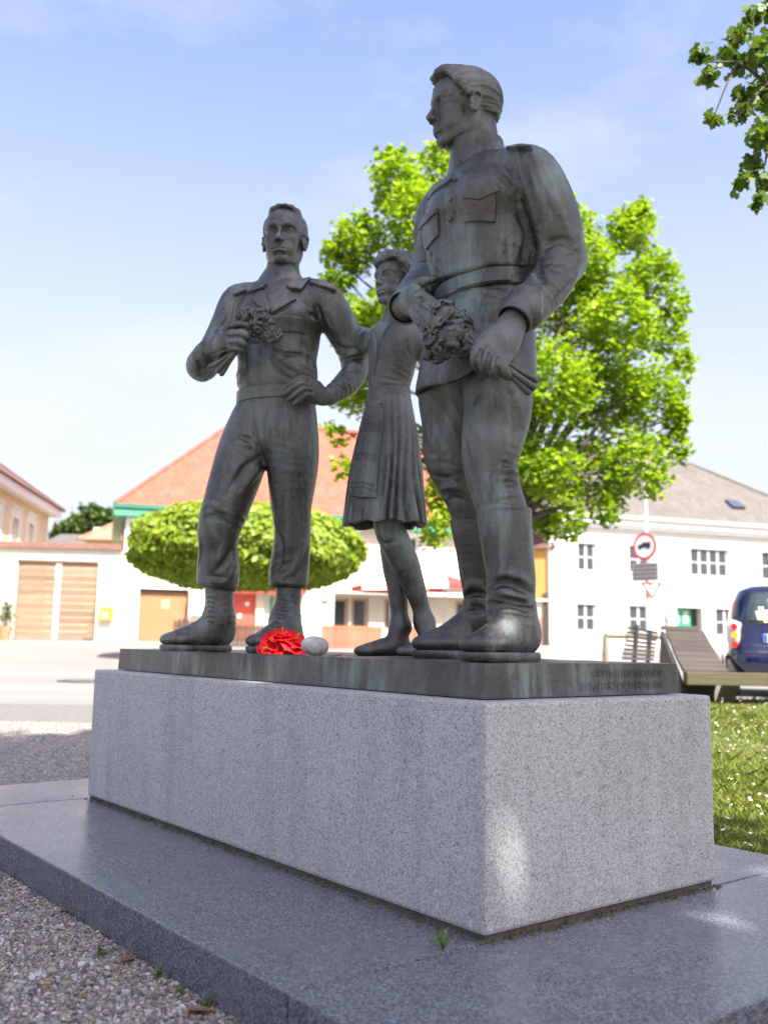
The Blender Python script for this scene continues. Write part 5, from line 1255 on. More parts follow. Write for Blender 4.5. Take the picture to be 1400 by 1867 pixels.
def mat_tiles(name, cols, sc=5.0):
    m, nt, b = new_mat(name); tc = nd(nt, 'ShaderNodeTexCoord').outputs['Object']
    br = nd(nt, 'ShaderNodeTexBrick'); br.inputs['Scale'].default_value = 1; br.inputs['Brick Width'].default_value = .22; br.inputs['Row Height'].default_value = .30; br.inputs['Mortar Size'].default_value = .012
    br.inputs['Color1'].default_value = (*cols[0], 1); br.inputs['Color2'].default_value = (*cols[1], 1); br.inputs['Mortar'].default_value = (*[x * .45 for x in cols[0]], 1)
    sp = nd(nt, 'ShaderNodeSeparateXYZ'); nt.links.new(tc, sp.inputs[0]); cb = nd(nt, 'ShaderNodeCombineXYZ')
    ad = nd(nt, 'ShaderNodeMath', operation='ADD'); nt.links.new(sp.outputs['Y'], ad.inputs[0]); nt.links.new(sp.outputs['Z'], ad.inputs[1])
    nt.links.new(sp.outputs['X'], cb.inputs['X']); nt.links.new(ad.outputs[0], cb.inputs['Y']); nt.links.new(cb.outputs[0], br.inputs['Vector'])
    n = noise(nt, 1.4, 6, .65); c_ = mixc(nt, .5, br.outputs['Color'], ramp(nt, n.outputs['Fac'], [(.3, .6), (.7, 1.15)]).outputs['Color'], 'MULTIPLY')
    nt.links.new(c_, b.inputs['Base Color']); b.inputs['Roughness'].default_value = .8; bump(nt, b, br.outputs['Fac'], -.4, .03); return m
CREAM = plain('cream_plaster', (.60, .54, .43), .9, .06, 1.5, bmp=.15, bscale=40); WHITEW = plain('white_plaster', (.62, .60, .555), .9, .04, 1.2, bmp=.12, bscale=40)
YELLOW = plain('yellow_plaster', (.74, .63, .42), .9, .07, 1.2, bmp=.12); OCHRE = plain('ochre_plaster', (.50, .27, .075), .9, .08, 1.5); PINK = plain('pink_plaster', (.42, .20, .16), .9, .1, 2)
GREEN = plain('green_gutter_paint', (.07, .27, .17), .5, .12, 3); RED_TILE = mat_tiles('red_roof_tiles', ((.40, .075, .045), (.46, .10, .06))); BROWN_TILE = mat_tiles('brown_roof_tiles', ((.12, .06, .05), (.16, .085, .07))); GREY_TILE = mat_tiles('grey_roof_tiles', ((.105, .092, .082), (.14, .122, .108)))
WOOD_D = plain('dark_door_wood', (.42, .20, .085), .6, .2, 3, stretch=(1, 1, 9)); WOOD_O = plain('garage_wood', (.31, .15, .07), .55, .16, 3, stretch=(.6, 1, 8))
def plank_mat(name, lo, hi):
    m, nt, b = new_mat(name); n = noise(nt, 4, 6, .65, stretch=(.6, 4, 9)); oi = nd(nt, 'ShaderNodeObjectInfo')
    r = ramp(nt, n.outputs['Fac'], [(.3, lo), (.7, hi)]); c_ = mixc(nt, .7, r.outputs['Color'], ramp(nt, oi.outputs['Random'], [(0, .62), (1, 1.2)]).outputs['Color'], 'MULTIPLY')
    nt.links.new(c_, b.inputs['Base Color']); b.inputs['Roughness'].default_value = .85; bump(nt, b, n.outputs['Fac'], .4, .01); return m
GATE_W = plank_mat('weathered_gate_wood', (.18, .108, .066), (.29, .20, .14)); FENCE_D = plank_mat('dark_fence_wood', (.06, .035, .02), (.11, .065, .04)); FENCE_R = plank_mat('red_fence_wood', (.24, .095, .05), (.34, .155, .09))

# --- orange-roofed house
A = Row(222, 38, 975, 43.0, .70); H_ = A.z(300, 930)
hA = empty('house', A.loc, 'cream house with orange hipped roof, green gutter and brown garage door', 'house', 'houses across the street', rz=A.rz)
gar = A.rect(252, 342, 1074, 1172); shopdoor = A.rect(424, 466, 1082, 1172); winA = [A.rect(250, 292, 948, 1000), A.rect(440, 482, 962, 1012), A.rect(604, 650, 972, 1020), A.rect(720, 764, 980, 1026), A.rect(852, 892, 988, 1034)]
winB = [A.rect(600, 636, 1090, 1150), A.rect(640, 672, 1090, 1150), A.rect(700, 740, 1092, 1150), A.rect(830, 872, 1096, 1150)]; dB = A.rect(480, 502, 1086, 1172)
o = facade(MB(), [gar, shopdoor, dB, *winA, *winB], A.W, H_, .35).box(0, .3, .36, 10, 0, H_).box(A.W - .3, A.W, .36, 10, 0, H_).box(.3, A.W - .3, 9.7, 10, 0, H_).box(.31, A.W - .31, .9, 1.0, 0, H_ - .05).build('wall', CREAM, hA)
hip_roof(hA, A.W, 10, H_ + .12, 4.9, 5.2, .45, RED_TILE)
MB().box(-.5, A.W + .5, -.5, -.05, H_ - .36, H_ + .10).box(-.5, -.05, -.05, 10.4, H_ - .36, H_ + .1).build('gutter', GREEN, hA)
MB().box(-.56, A.W + .56, -.58, -.5, H_ - .05, H_ + .12).build('gutter_lip', plain('green_metal', (.03, .15, .10), .45, .1), hA)
MB().box(-.02, .62, -.08, -.001, 0, H_ - .37).build('pilaster', WHITE_P, hA); MB().box(A.x(590), A.x(980) - .1, -.02, -.001, A.z(700, 1178) + .0, A.z(700, 1082)).build('white_panel', WHITEW, hA) if False else None
g = MB()
gd = MB().box(gar[0], gar[1], .18, .24, gar[2], gar[3] - .14).build('garage_door', WOOD_O, hA); MB().box(gar[0], gar[1], .12, .25, gar[3] - .14, gar[3]).build('lintel_rail', plain('dark_rail', (.09, .07, .06), .7), gd)
q = MB(); q.box(gar[0] - .22, gar[0], -.04, .0, 0, gar[3] + .2).box(gar[1], gar[1] + .12, -.04, .0, 0, gar[3] + .2).box(gar[0], gar[1], -.04, .0, gar[3], gar[3] + .2); q.build('door_surround', WHITE_P, gd)
MB().box((gar[0] + gar[1]) / 2 - .05, (gar[0] + gar[1]) / 2 + .22, .165, .178, 1.35, 1.65).build('notice', plain('yellow_notice', (.75, .60, .20), .7), gd)
REDP = plain('red_paint', (.55, .085, .05), .5, .12, 2)
sd = MB().box(shopdoor[0], shopdoor[1], .16, .24, 0, shopdoor[3]).build('shop_door', REDP, hA); MB().box(shopdoor[0] - .5, shopdoor[1] + 2.0, -.5, -.02, shopdoor[3] + .02, shopdoor[3] + .22).build('red_awning', plain('red_awning_cloth', (.55, .05, .06), .8), hA)
for k in range(2): MB().tube([(shopdoor[0] + .3 + k * .3, .15, 1.1 + .5 * k), (shopdoor[0] + .3 + k * .3, .13, 1.1 + .5 * k)], .09, 10).build('sticker', WHITE_P, sd)
MB().box(dB[0], dB[1], .16, .24, 0, dB[3]).build('side_door', plain('green_strip_door', (.55, .56, .48), .6), hA); MB().box(dB[0] + .28, dB[0] + .40, .12, .16, 0, dB[3]).build('green_post', GREEN, hA)
for r in winA: window(hA, r, .14, 2, 2, surround=(.14, WHITE_P))
BRF = plain('brown_window_frame', (.40, .28, .20), .6, .1)
for r in winB: window(hA, r, .12, 1, 1, .10, BRF, False)
for r in winB[:2]: MB().box(r[0] + .12, r[1] - .12, .20, .21, r[2] + .1, r[3] - .1).build('curtain', plain('net_curtain', (.62, .64, .64), .9, .08, 8), hA)
MB().box(A.x(344), A.x(372), -.35, -.02, A.z(358, 1122), A.z(358, 1078)).build('meter_box', WHITE_P, hA)
MB().box(A.x(585), A.x(900), -.9, -.02, A.z(700, 1086), A.z(700, 1078)).build('canopy', WHITEW, hA)
# --- courtyard wall with gate
Wl = Row(-70, 37.6, 219, 38.0, .70); hw = Wl.z(100, 1000); gt = Wl.rect(27, 176, 1021, 1172)
wl = empty('courtyard_wall', Wl.loc, 'white courtyard wall with brown coping left of the orange-roofed house', 'wall', rz=Wl.rz)
facade(MB(), [gt], Wl.W, hw, .4).build('wall', WHITEW, wl)
COP = mat_tiles('coping_tiles', ((.13, .06, .045), (.17, .085, .06))); MB().prism([(-.18, hw), (.58, hw), (.2, hw + .26)], 0, 0, Wl.W).build('coping', COP, wl)
gl = empty('wooden_gate', Wl.loc, 'weathered double wooden gate in the courtyard wall', 'gate', rz=Wl.rz)
mid = (gt[0] + gt[1]) / 2; nb = 11
for k in range(nb):
    za, zb_ = .06 + (gt[3] - .08) * k / nb, .06 + (gt[3] - .08) * (k + 1) / nb - .018
    for xa, xb in ((gt[0] + .03, mid - .12), (mid + .12, gt[1] - .03)): MB().box(xa, xb, .16 + (k % 2) * .006, .20, za, zb_).build('board', GATE_W, gl)
MB().box(mid - .11, mid + .11, .12, .21, .02, gt[3] - .02).build('post', plank_mat('gate_post_wood', (.50, .42, .33), (.62, .54, .45)), gl)
mbx = empty('mailbox', (0, 0, 0), 'yellow letter box hung on the white courtyard wall', 'mailbox'); q = Wl.rect(184, 207, 1106, 1130); mbx.location = Vector(Wl.loc); mbx.rotation_euler.z = Wl.rz
YEL = plain('yellow_enamel', (.85, .52, .03), .4, .05); MB().box(q[0], q[1], -.26, -.003, q[2], q[3] - .12).build('box', YEL, mbx, bevel=.02)
MB().prism([(-.29, q[3] - .12), (-.003, q[3] - .12), (-.003, q[3])], 0, q[0] - .02, q[1] + .02).build('lid', YEL, mbx); MB().tube([((q[0] + q[1]) / 2 - .03, -.262, q[2] + .18), ((q[0] + q[1]) / 2 - .03, -.272, q[2] + .18)], .11, 12).build('emblem', WHITE_P, mbx)
# --- yellow house behind the wall, far left
Y = Row(-190, 30.5, 78, 50.5, .74); Hy = Y.z(60, 915)
hy = empty('house', Y.loc, 'yellow house with brown roof and white window surrounds behind the courtyard wall', 'house', 'houses across the street', rz=Y.rz)
wy = [Y.rect(22, 33, 944, 990), Y.rect(51, 60, 955, 992), Y.rect(-16, -2, 930, 988)]
facade(MB(), wy, Y.W, Hy, .35).box(Y.W - .3, Y.W, .36, 9, 0, Hy).box(0, .3, .36, 9, 0, Hy).box(.3, Y.W - .3, 1.2, 1.3, 0, Hy).build('wall', YELLOW, hy)
for r in wy: window(hy, r, .14, 1, 2, .1, surround=(.42, WHITE_P))
MB().box(-.5, Y.W + .5, -.55, -.02, Hy - .28, Hy + .1).box(Y.W + .02, Y.W + .5, -.02, 9, Hy - .28, Hy + .1).build('eave', WHITE_P, hy); hip_roof(hy, Y.W, 9, Hy + .12, 3.6, 4.5, .7, BROWN_TILE)
# --- low roofs and a tree behind the wall
B1 = Row(150, 50, 330, 50, .74); b1 = empty('house', B1.loc, 'low house with reddish roof just behind the wall', 'house', 'houses across the street', rz=B1.rz)
hb1 = B1.z(200, 986); MB().box(0, B1.W, 0, 7, 0, hb1).build('wall', YELLOW, b1); hip_roof(b1, B1.W, 7, hb1 + .02, 2.6, 3.6, .35, mat_tiles('faded_red_tiles', ((.40, .17, .11), (.46, .21, .14))))
B2 = Row(80, 58, 230, 58, .74); b2 = empty('shed', B2.loc, 'grey-roofed outbuilding with white chimney behind the courtyard wall', 'building', rz=B2.rz)
hb2 = B2.z(120, 994); MB().box(0, B2.W, 0, 6, 0, hb2).build('wall', CREAM, b2); MB().prism([(-.4, hb2), (6.4, hb2), (3, hb2 + 1.0)], 0, -.3, B2.W + .3).build('roof', GREY_TILE, b2)
cx = B2.x(164); MB().box(cx - .35, cx + .45, 1.0, 1.7, hb2 - .2, B2.z(164, 958)).build('chimney', WHITEW, b2)
# --- ochre and pink building between the houses
O = Row(958, 40.6, 1003, 40.15, .72); ob = empty('house', O.loc, 'narrow ochre house with pink base beside the white house', 'house', 'houses across the street', rz=O.rz)
ho = O.z(985, 1000); hp = O.z(985, 1128); hm = O.z(985, 1092); MB().box(0, O.W, 0, 2, hm, ho).build('wall', OCHRE, ob); MB().box(0, O.W, .02, 2, hp, hm - .12).build('middle_wall', CREAM, ob); MB().box(0, O.W, -.02, 2, 0, hp).build('base', PINK, ob)
MB().box(-.1, O.W, -.1, 2, hm - .12, hm).build('ledge', CREAM, ob); hip_roof(ob, O.W, 2, ho, 1.2, .4, .2, BROWN_TILE); MB().box(O.W - .32, O.W - .06, -.04, .0, 0, O.z(985, 1082)).build('drainpipe', plain('dark_pipe', (.07, .06, .05), .6), ob)
# --- white house on the right
Wh = Row(1002, 40.0, 1540, 45.0, .70); Hw = Wh.z(1200, 960)
hW = empty('house', Wh.loc, 'white two-storey house with grey-brown roof and green door', 'house', 'houses across the street', rz=Wh.rz)
up = [Wh.rect(1053, 1087, 990, 1041), Wh.rect(1147, 1185, 995, 1045), Wh.rect(1389, 1428, 1007, 1058)]; quad = Wh.rect(1259, 1329, 1001, 1051)
lo = [Wh.rect(1051, 1088, 1101, 1151), Wh.rect(1147, 1185, 1104, 1154), Wh.rect(1305, 1342, 1110, 1160)]; dr = Wh.rect(1234, 1281, 1108, 1190)
facade(MB(), [*up, quad, *lo, dr], Wh.W, Hw, .4).box(0, .3, .41, 9.5, 0, Hw).box(Wh.W - .3, Wh.W, .41, 9.5, 0, Hw).box(.31, Wh.W - .31, 1.1, 1.2, 0, Hw).build('wall', WHITEW, hW)
for r in (*up, *lo): window(hW, r, .10, 2, 2, .035, plain('grey_frame', (.42, .43, .44), .6) if 'grey_frame' not in MATS else MATS['grey_frame'], True, None, .055)
window(hW, quad, .10, 4, 2, .035, MATS['grey_frame'], True, None, .055)
dd = MB().box(dr[0] + .02, dr[0] + (dr[1] - dr[0]) * .70, .30, .36, 0, dr[3]).build('door', plain('green_door', (.02, .33, .16), .45, .1), hW)
for k in range(2):
    xa = dr[0] + .08 + k * (dr[1] - dr[0]) * .35; MB().box(xa, xa + .26, .285, .299, .25, 1.05).box(xa, xa + .26, .285, .299, 1.2, 1.75).build('door_panel', plain('grey_door_panel', (.45, .42, .40), .6), dd)
MB().box(-.3, Wh.W + .3, -.34, -.02, Hw - .05, Hw + .30).box(-.15, Wh.W + .15, -.16, -.02, Hw - .22, Hw - .06).build('cornice', WHITE_P, hW); MB().box(-.4, Wh.W + .4, -.48, -.342, Hw + .18, Hw + .34).build('gutter', plain('zinc_gutter', (.40, .39, .38), .5, .1, metal=.3), hW)
rf = hip_roof(hW, Wh.W, 9.5, Hw + .31, 3.7, 5.2, .42, GREY_TILE); cx = Wh.x(1252) ; MB().box(cx + .7, cx + 1.3, 4.6, 5.2, Hw + 3.3, Hw + 4.75).build('chimney', plain('chimney_brick', (.40, .18, .12), .9), rf)
MB().box(0, Wh.W, -.04, -.001, 0, .28).build('base_course', plain('grey_base', (.55, .53, .50), .9), hW)
sx = Wh.x(1352); q = MB(); q.box(sx + .3, sx + 1.0, -.10, .6, 0, .12); so_ = q.build('skylight', plain('dark_skylight', (.05, .06, .09), .2), rf); so_.location = (0, .85, Hw + 1.25); so_.rotation_euler = (math.atan2(3.7, 5.17), 0, 0)
MB().box(Wh.x(1211), Wh.x(1219), -.25, -.01, Wh.z(1215, 1130), Wh.z(1215, 1114)).build('wall_lamp', plain('lamp_frame', (.5, .47, .38), .5), hW)

# ------------------------------------------------------------------ fences and cafe in front of the houses
def fence(u0, D0, u1, D1, v_top, mat, label, pk=.11, gap=.025, wav=0.0):
    Rw = Row(u0, D0, u1, D1); h = Rw.z((u0 + u1) / 2, v_top); t = empty('fence', Rw.loc, label, 'fence', rz=Rw.rz); n = int(Rw.W / (pk + gap)); base = None
    for k in range(n):
        x = k * (pk + gap); hh = h + wav * math.sin(k * .9)
        if base is None:
            base = MB().prism([(x, 0), (x + pk, 0), (x + pk, hh - .05), (x + pk / 2, hh), (x, hh - .05)], 1, 0, .025).build('picket', mat, t)
        else:
            c_ = base.copy(); COL.objects.link(c_); c_.parent = t; c_.location = (x, 0, 0); c_.scale = (1, 1, hh / h)
    for zz in (.25, .75): MB().box(0, Rw.W, .026, .065, h * zz, h * zz + .08).build('rail', mat, t)
    return t
fence(318, 33, 373, 33.2, 1131, FENCE_D, 'short dark brown picket fence beside the garage door', .12, .02, .06); fence(418, 33.4, 512, 34, 1138, FENCE_D, 'dark brown picket fence behind the boots of the hand-on-hip soldier', .12, .02)
fence(588, 33.5, 700, 34.5, 1140, FENCE_R, 'reddish brown board fence left of the bare legs of the girl', .13, .015); fence(742, 34.8, 880, 36, 1142, FENCE_R, 'reddish brown board fence right of the bare legs of the girl', .13, .015)
def parasol(u, v, D, w, label):
    p = at(u, v, D); g_ = gz(D); t = empty('parasol', (p[0], p[1], g_), label, 'parasol', 'cafe parasols'); hz = p[2] - g_
    MB().tube([(0, 0, 0), (0, 0, hz + .1)], .03, 8).build('pole', plain('parasol_pole', (.6, .58, .55), .5), t); n = 8
    cl = [plain('parasol_red', (.62, .05, .045), .8), plain('parasol_white', (.78, .76, .72), .8)] if 'parasol_red' not in MATS else [MATS['parasol_red'], MATS['parasol_white']]
    for k in range(n):
        a, b_ = 2 * math.pi * k / n, 2 * math.pi * (k + 1) / n; q = MB(); A_, B_ = (w * math.cos(a), w * math.sin(a)), (w * math.cos(b_), w * math.sin(b_))
        q.poly([(0, 0, hz), (*A_, hz - .45), (*B_, hz - .45)]).quad((*A_, hz - .45), (*A_, hz - .62), (*B_, hz - .62), (*B_, hz - .45)); q.build('canopy_panel', cl[k % 2], t)
parasol(712, 1050, 36.5, 1.5, 'red and white parasol behind the legs of the girl'); parasol(812, 1048, 37, 1.7, 'red and white parasol behind the far boot of the tall soldier')
bn = Row(578, 36.8, 606, 36.8); t = empty('cafe_banner', bn.loc, 'small white banner with a red mark behind the painted stone', 'banner', rz=bn.rz)
hb_ = bn.z(590, 1082); MB().box(0, bn.W, 0, .03, .35, hb_).build('cloth', WHITE_P, t); MB().box(bn.W * .3, bn.W * .42, -.012, -.002, hb_ - .9, hb_ - .1).box(bn.W * .58, bn.W * .7, -.012, -.002, hb_ - .9, hb_ - .1).box(bn.W * .42, bn.W * .58, -.012, -.002, hb_ - .4, hb_ - .28).build('red_mark', plain('banner_red', (.6, .06, .05), .8), t); MB().tube([(bn.W + .05, .02, 0), (bn.W + .05, .02, hb_ + .1)], .025, 8).build('pole', plain('banner_pole', (.55, .55, .55), .5), t)

# ------------------------------------------------------------------ traffic sign
sg = at(1180, 1100, 21.0); gs = gz(21.0); SGN = empty('traffic_sign', (sg[0], sg[1], gs), 'pole with round no-lorries sign, grey plate and small yield triangle', 'sign')
def zz(v): return float(at(1180, v, 21.0)[2] - gs)
MB().tube([(0, 0, 0), (0, 0, zz(752))], [.045, .035], 10).build('pole', plain('galvanised_pole', (.62, .62, .60), .45, .06, metal=.2), SGN)
RED = plain('sign_red', (.62, .06, .04), .45, .04); SWH = plain('sign_white', (.74, .73, .74), .5, .04); BLK = plain('sign_black', (.02, .02, .02), .6)
rz_ = R(-50); zc = zz(997); rr = .31
def disc(r_, y0, y1, n=32): return MB().tube([(0, y0, zc), (0, y1, zc)], r_, n)
for nm, r_, y0, y1, mt in (('disc', rr, -.075, -.055, RED), ('face', rr * .80, -.0785, -.0755, SWH)):
    o = disc(r_, y0, y1).build(nm, mt, SGN); o.rotation_euler.z = rz_
q = MB(); S_ = .26
q.prism([(-.62 * S_, zc - .1 * S_), (.62 * S_, zc - .1 * S_), (.62 * S_, zc + .34 * S_), (-.18 * S_, zc + .34 * S_), (-.18 * S_, zc + .18 * S_), (-.45 * S_, zc + .18 * S_), (-.62 * S_, zc + .05 * S_)], 1, -.0815, -.0788)
for xx in (-.4, .38): q.tube([(xx * S_, -.0815, zc - .12 * S_), (xx * S_, -.0788, zc - .12 * S_)], .13 * S_, 10)
o = q.build('lorry_symbol', BLK, SGN); o.rotation_euler.z = rz_
za, zb_ = zz(1060), zz(1027); o = MB().box(-.33, .33, -.07, -.055, za, zb_).build('grey_plate', plain('plate_grey', (.27, .255, .26), .6, .1, 8), SGN); o.rotation_euler.z = R(-48)
for k in range(4):
    o = MB().box(-.28, .28, -.073, -.0705, za + .06 + k * .09, za + .085 + k * .09).build('text_line', plain('text_grey', (.12, .12, .12), .7) if 'text_grey' not in MATS else MATS['text_grey'], SGN); o.rotation_euler.z = R(-48)
z1, z2 = zz(1062), zz(1095); w_ = .24
for nm, e, y0, y1, mt in (('triangle', 0, -.07, -.058, RED), ('triangle_face', .05, -.0735, -.0705, SWH)):
    o = MB().prism([(-w_ + e * 1.8, z1 - e), (w_ - e * 1.8, z1 - e), (0, z2 + e * 2.0)], 1, y0, y1).build(nm, mt, SGN); o.location = (.08, -.02, 0); o.rotation_euler.z = R(-5)

# ------------------------------------------------------------------ trees
MAPLE = mat_leaf('maple_leaf', [(.12, .225, .012), (.22, .36, .016), (.31, .44, .02), (.40, .49, .028)], .55, .45)
def pix_blobs(rows, D): return [(*at(u, v, D + dy), r * (D + dy) / F_PX) for u, v, r, dy in rows]
def tree(name, blobs, n, leaf, mat, base, fork, r0, seed, label, shape=LEAF4, group=None, shell=.5, tips=None, up=.6):
    rg = np.random.default_rng(seed); t = empty(name, base, label, 'tree', group); o = np.array(base, float)
    P = crown_points(blobs, n, rg, shell); cr = link('crown', leaf_mesh('crown', P - o, leaf, rg, shape, up), mat, t)
    tp = [np.array(b[:3]) - o for b in blobs] if tips is None else tips
    branches('trunk', (0, 0, 0), tp, r0, rg, t, fork=np.array(fork) - o); return t
D_ = 14.0
rows = [(722, 330, 62, 0), (655, 440, 62, .2), (622, 500, 42, .3), (640, 590, 58, 0), (770, 395, 82, -.4), (805, 300, 48, .3), (880, 380, 95, .6), (960, 400, 90, -.4), (1050, 420, 52, .4), (1075, 480, 62, 0), (1152, 425, 55, .2), (1188, 505, 62, 0), (1125, 590, 85, -.5), (1208, 610, 52, .4), (1040, 560, 90, .7), (930, 520, 100, -.8),
        (800, 520, 90, .8), (720, 560, 70, -.5), (1195, 720, 66, .2), (1110, 720, 90, .6), (1010, 700, 95, -.6), (900, 680, 90, .9), (1228, 815, 36, .1), (1160, 850, 72, 0), (1065, 860, 80, .5), (990, 850, 70, -.5), (900, 840, 70, .8), (1030, 945, 44, .1), (985, 960, 34, .3), (820, 900, 62, .5), (790, 965, 40, .2), (690, 690, 52, .5), (618, 790, 28, .3), (630, 850, 26, .2), (640, 720, 40, .3), (1235, 560, 28, .3), (1165, 385, 26, .2), (716, 290, 24, 0), (600, 460, 26, .1), (1235, 760, 30, 0), (1110, 930, 36, 0), (1248, 660, 24, .1), (860, 940, 40, .5), (760, 820, 50, .8)]
bb = pix_blobs([(u, v, r * (.87 if r > 45 else .95), dy) for u, v, r, dy in rows], D_); bs = at(925, 1200, D_); bs[2] = gz(D_)
tree('maple_tree', bb, 42000, .083, MAPLE, bs, at(925, 900, D_), .13, 3, 'bright green maple tree behind the girl and the tall soldier', LEAF5, shell=.45, up=.8)
CAT = mat_leaf('globe_leaf', [(.10, .17, .014), (.20, .30, .02), (.29, .38, .028), (.37, .43, .04)], .45, .5)
rg = np.random.default_rng(9); Dg = 24.0; cg = at(445, 1005, Dg); P = []
d = rg.normal(size=(23000, 3)); d /= np.linalg.norm(d, axis=1)[:, None]; a_, h1, h2 = 2.9, 1.18, .95
az = np.arctan2(d[:, 1], d[:, 0]); wob = 1 + .022 * np.sin(az * 3 + 1) + .02 * np.sin(az * 7) + .022 * np.sin(az * 5 + d[:, 2] * 6) + .02 * np.sin(d[:, 2] * 13 + az * 9)
r_ = rg.uniform(.90, 1.02, len(d)) * wob; hxy = np.hypot(d[:, 0], d[:, 1]); ex = 2.35; r_ = r_ * (hxy ** ex + np.abs(d[:, 2]) ** ex) ** (-1 / ex); P = np.c_[d[:, 0] * a_ * r_, d[:, 1] * a_ * r_, np.where(d[:, 2] > 0, d[:, 2] * h1, d[:, 2] * h2) * r_]
gb = np.array([at(402, 1005, Dg)[0], cg[1], gz(Dg)]); gt_ = empty('globe_tree', gb, 'wide clipped round-headed tree behind the hand-on-hip soldier', 'tree')
link('crown', leaf_mesh('crown', P + np.array([cg[0] - gb[0], 0, cg[2] - gb[2]]), .17, rg, LEAF4, .3, out=d * 1.5), CAT, gt_)
branches('trunk', (0, 0, 0), [(cg[0] - gb[0] + 2.0 * math.cos(k), 2.0 * math.sin(k), cg[2] - gb[2] + .1) for k in range(6)], .12, rg, gt_, fork=(0, 0, cg[2] - gb[2] - .75))
FAR = mat_leaf('far_leaf', [(.04, .075, .015), (.075, .12, .02), (.12, .17, .03)], .3, .6)
tree('background_tree', pix_blobs([(130, 965, 26, 0), (165, 945, 26, 1), (195, 955, 28, 0), (110, 975, 18, 0), (175, 935, 14, 0)], 70), 3500, .42, FAR, (*at(160, 1100, 70)[:2], .74), at(160, 985, 70), .2, 6, 'distant green trees above the roofs left of the orange-roofed house')
# potted shrub by the gate
pp = at(8, 1160, 36.8); pt_ = empty('potted_shrub', (pp[0], pp[1], gz(36.8)), 'green shrub in a terracotta pot at the left edge beside the gate', 'plant'); TER = plain('terracotta', (.50, .22, .12), .8, .1)
MB().tube([(0, 0, 0), (0, 0, .5)], [.20, .28], 14).build('pot', TER, pt_); rg = np.random.default_rng(2); P = rg.normal(size=(900, 3)) * (.17, .17, .32) + (0, 0, 1.0); link('foliage', leaf_mesh('foliage', P, .09, rg), FAR, pt_); MB().tube([(0, 0, .45), (.02, 0, 1.2)], .03, 6).build('stem', BARK, pt_)
# the big tree behind the photographer whose crown shades the monument
SHADE = mat_leaf('plane_leaf', [(.045, .095, .012), (.085, .15, .016), (.12, .19, .02), (.18, .25, .03)], .42, .5)
rg = np.random.default_rng(15); C0 = np.array([2.98, -3.9, 12.0]); Rr = np.array([3.9, 3.6, 2.6]); n = 3000
d = rg.normal(size=(n, 3)); d /= np.linalg.norm(d, axis=1)[:, None]; CL = C0 + d * Rr * (rg.uniform(.15, 1, n) ** (1 / 2.4))[:, None]
sdv = np.array(SUN_DIR)
def gap(Cp, target, rad):
    """leave a gap in the crown where a sunbeam reaches `target`"""
    q = Cp - np.asarray(target); t_ = q @ sdv; return np.linalg.norm(q - t_[:, None] * sdv, axis=1) > rad
P = np.repeat(CL, 7, 0) + rg.normal(size=(n * 7, 3)) * .22
ok = np.ones(len(P), bool)
GAPS = [(mw_pt(.075, -.0, .25), .05), (mw_pt(PW + .35, -.05, 0), .10), (mw_pt(PW + .3, .35, 0), .10), (mw_pt(.75, -.28, 0), .09), (at(515, 1170, 3.95), .10), (mw_pt(PW - .1, .5, PH + hb), .16), (mw_pt(PW - .15, 1.0, PH + hb), .14), (at(905, 1150, 3.2), .09)]
for tg, rd in GAPS: ok &= gap(P, tg, rd * .5 + .088)
P = P[ok]; twigs = [(1275, 105, 18, .0), (1290, 140, 16, .1), (1300, 215, 15, 0), (1325, 100, 22, .2), (1345, 60, 20, .0), (1350, 120, 26, .2), (1360, 170, 24, .1), (1385, 90, 28, 0), (1372, 30, 18, .1), (1395, 180, 30, .2), (1390, 240, 24, 0), (1350, 210, 16, .1), (1355, 330, 16, 0), (1375, 300, 18, .1), (1395, 330, 24, .1), (1385, 370, 14, 0), (1410, 140, 40, .2), (1420, 250, 40, .1), (1400, 20, 20, .2)]
P2 = []
for u, v, r_, dy in twigs:
    c_ = at(u, v, 5.6 + dy); k = int(r_ * 2.0); P2.append(c_ + rg.normal(size=(k, 3)) * r_ * .5 * 5.6 / F_PX)
P2 = np.vstack(P2)
uv = np.array([proj(p) for p in P]); front = (P[:, 1] > .1) & (uv[:, 1] > -60) & (uv[:, 0] < 1500) & (uv[:, 0] > -300); P = P[~front]
bs = np.array([5.2, -2.6, -.16]); st_ = empty('shade_tree', bs, 'leafy twigs of a large tree reaching in at the top right corner', 'tree')
link('crown', leaf_mesh('crown', P - bs, .20, rg, LEAF5, .9), SHADE, st_); link('twig_leaves', leaf_mesh('twig_leaves', P2 - bs, .062, rg, LEAF5, .2), SHADE, st_)
br = MB(); fk = np.array([4.7, -2.6, 6.2])
br.tube([bs, (bs + fk) / 2 + (.1, .05, 0), fk], [.30, .24, .20], 12)
for tp in ([2.4, -1.6, 11.6], [0.6, -3.6, 12.4], [3.5, -6.0, 12.6], [3.5, -3.5, 14.0], [1.2, -5.6, 11.8], [5.8, -4.4, 12.0]):
    tp = np.array(tp); m_ = fk * .5 + tp * .5 + (0, 0, .4); br.tube([fk - (0, 0, .2), m_, tp], [.15, .10, .03], 8)
j0 = at(1480, 190, 5.75); br.tube([(5.0, -2.6, 4.0), (3.9, 1.5, 4.9), j0, at(1400, 150, 5.7), at(1345, 112, 5.65), at(1290, 112, 5.6)], [.12, .06, .022, .012, .008, .004], 7)
for a_, b_ in (((1400, 150), (1345, 215)), ((1405, 145), (1350, 60)), ((1440, 170), (1360, 330)), ((1360, 330), (1352, 345)), ((1345, 112), (1300, 215)), ((1400, 260), (1386, 372)), ((1380, 140), (1372, 25))):
    p_, q_ = at(*a_, 5.68), at(*b_, 5.64); br.tube([p_, (p_ + q_) / 2 + (0, 0, .02), q_], [.008, .006, .003], 5)
br.v = [tuple(np.array(v) - bs) for v in br.v]; br.build('trunk', BARK, st_, smooth=True)

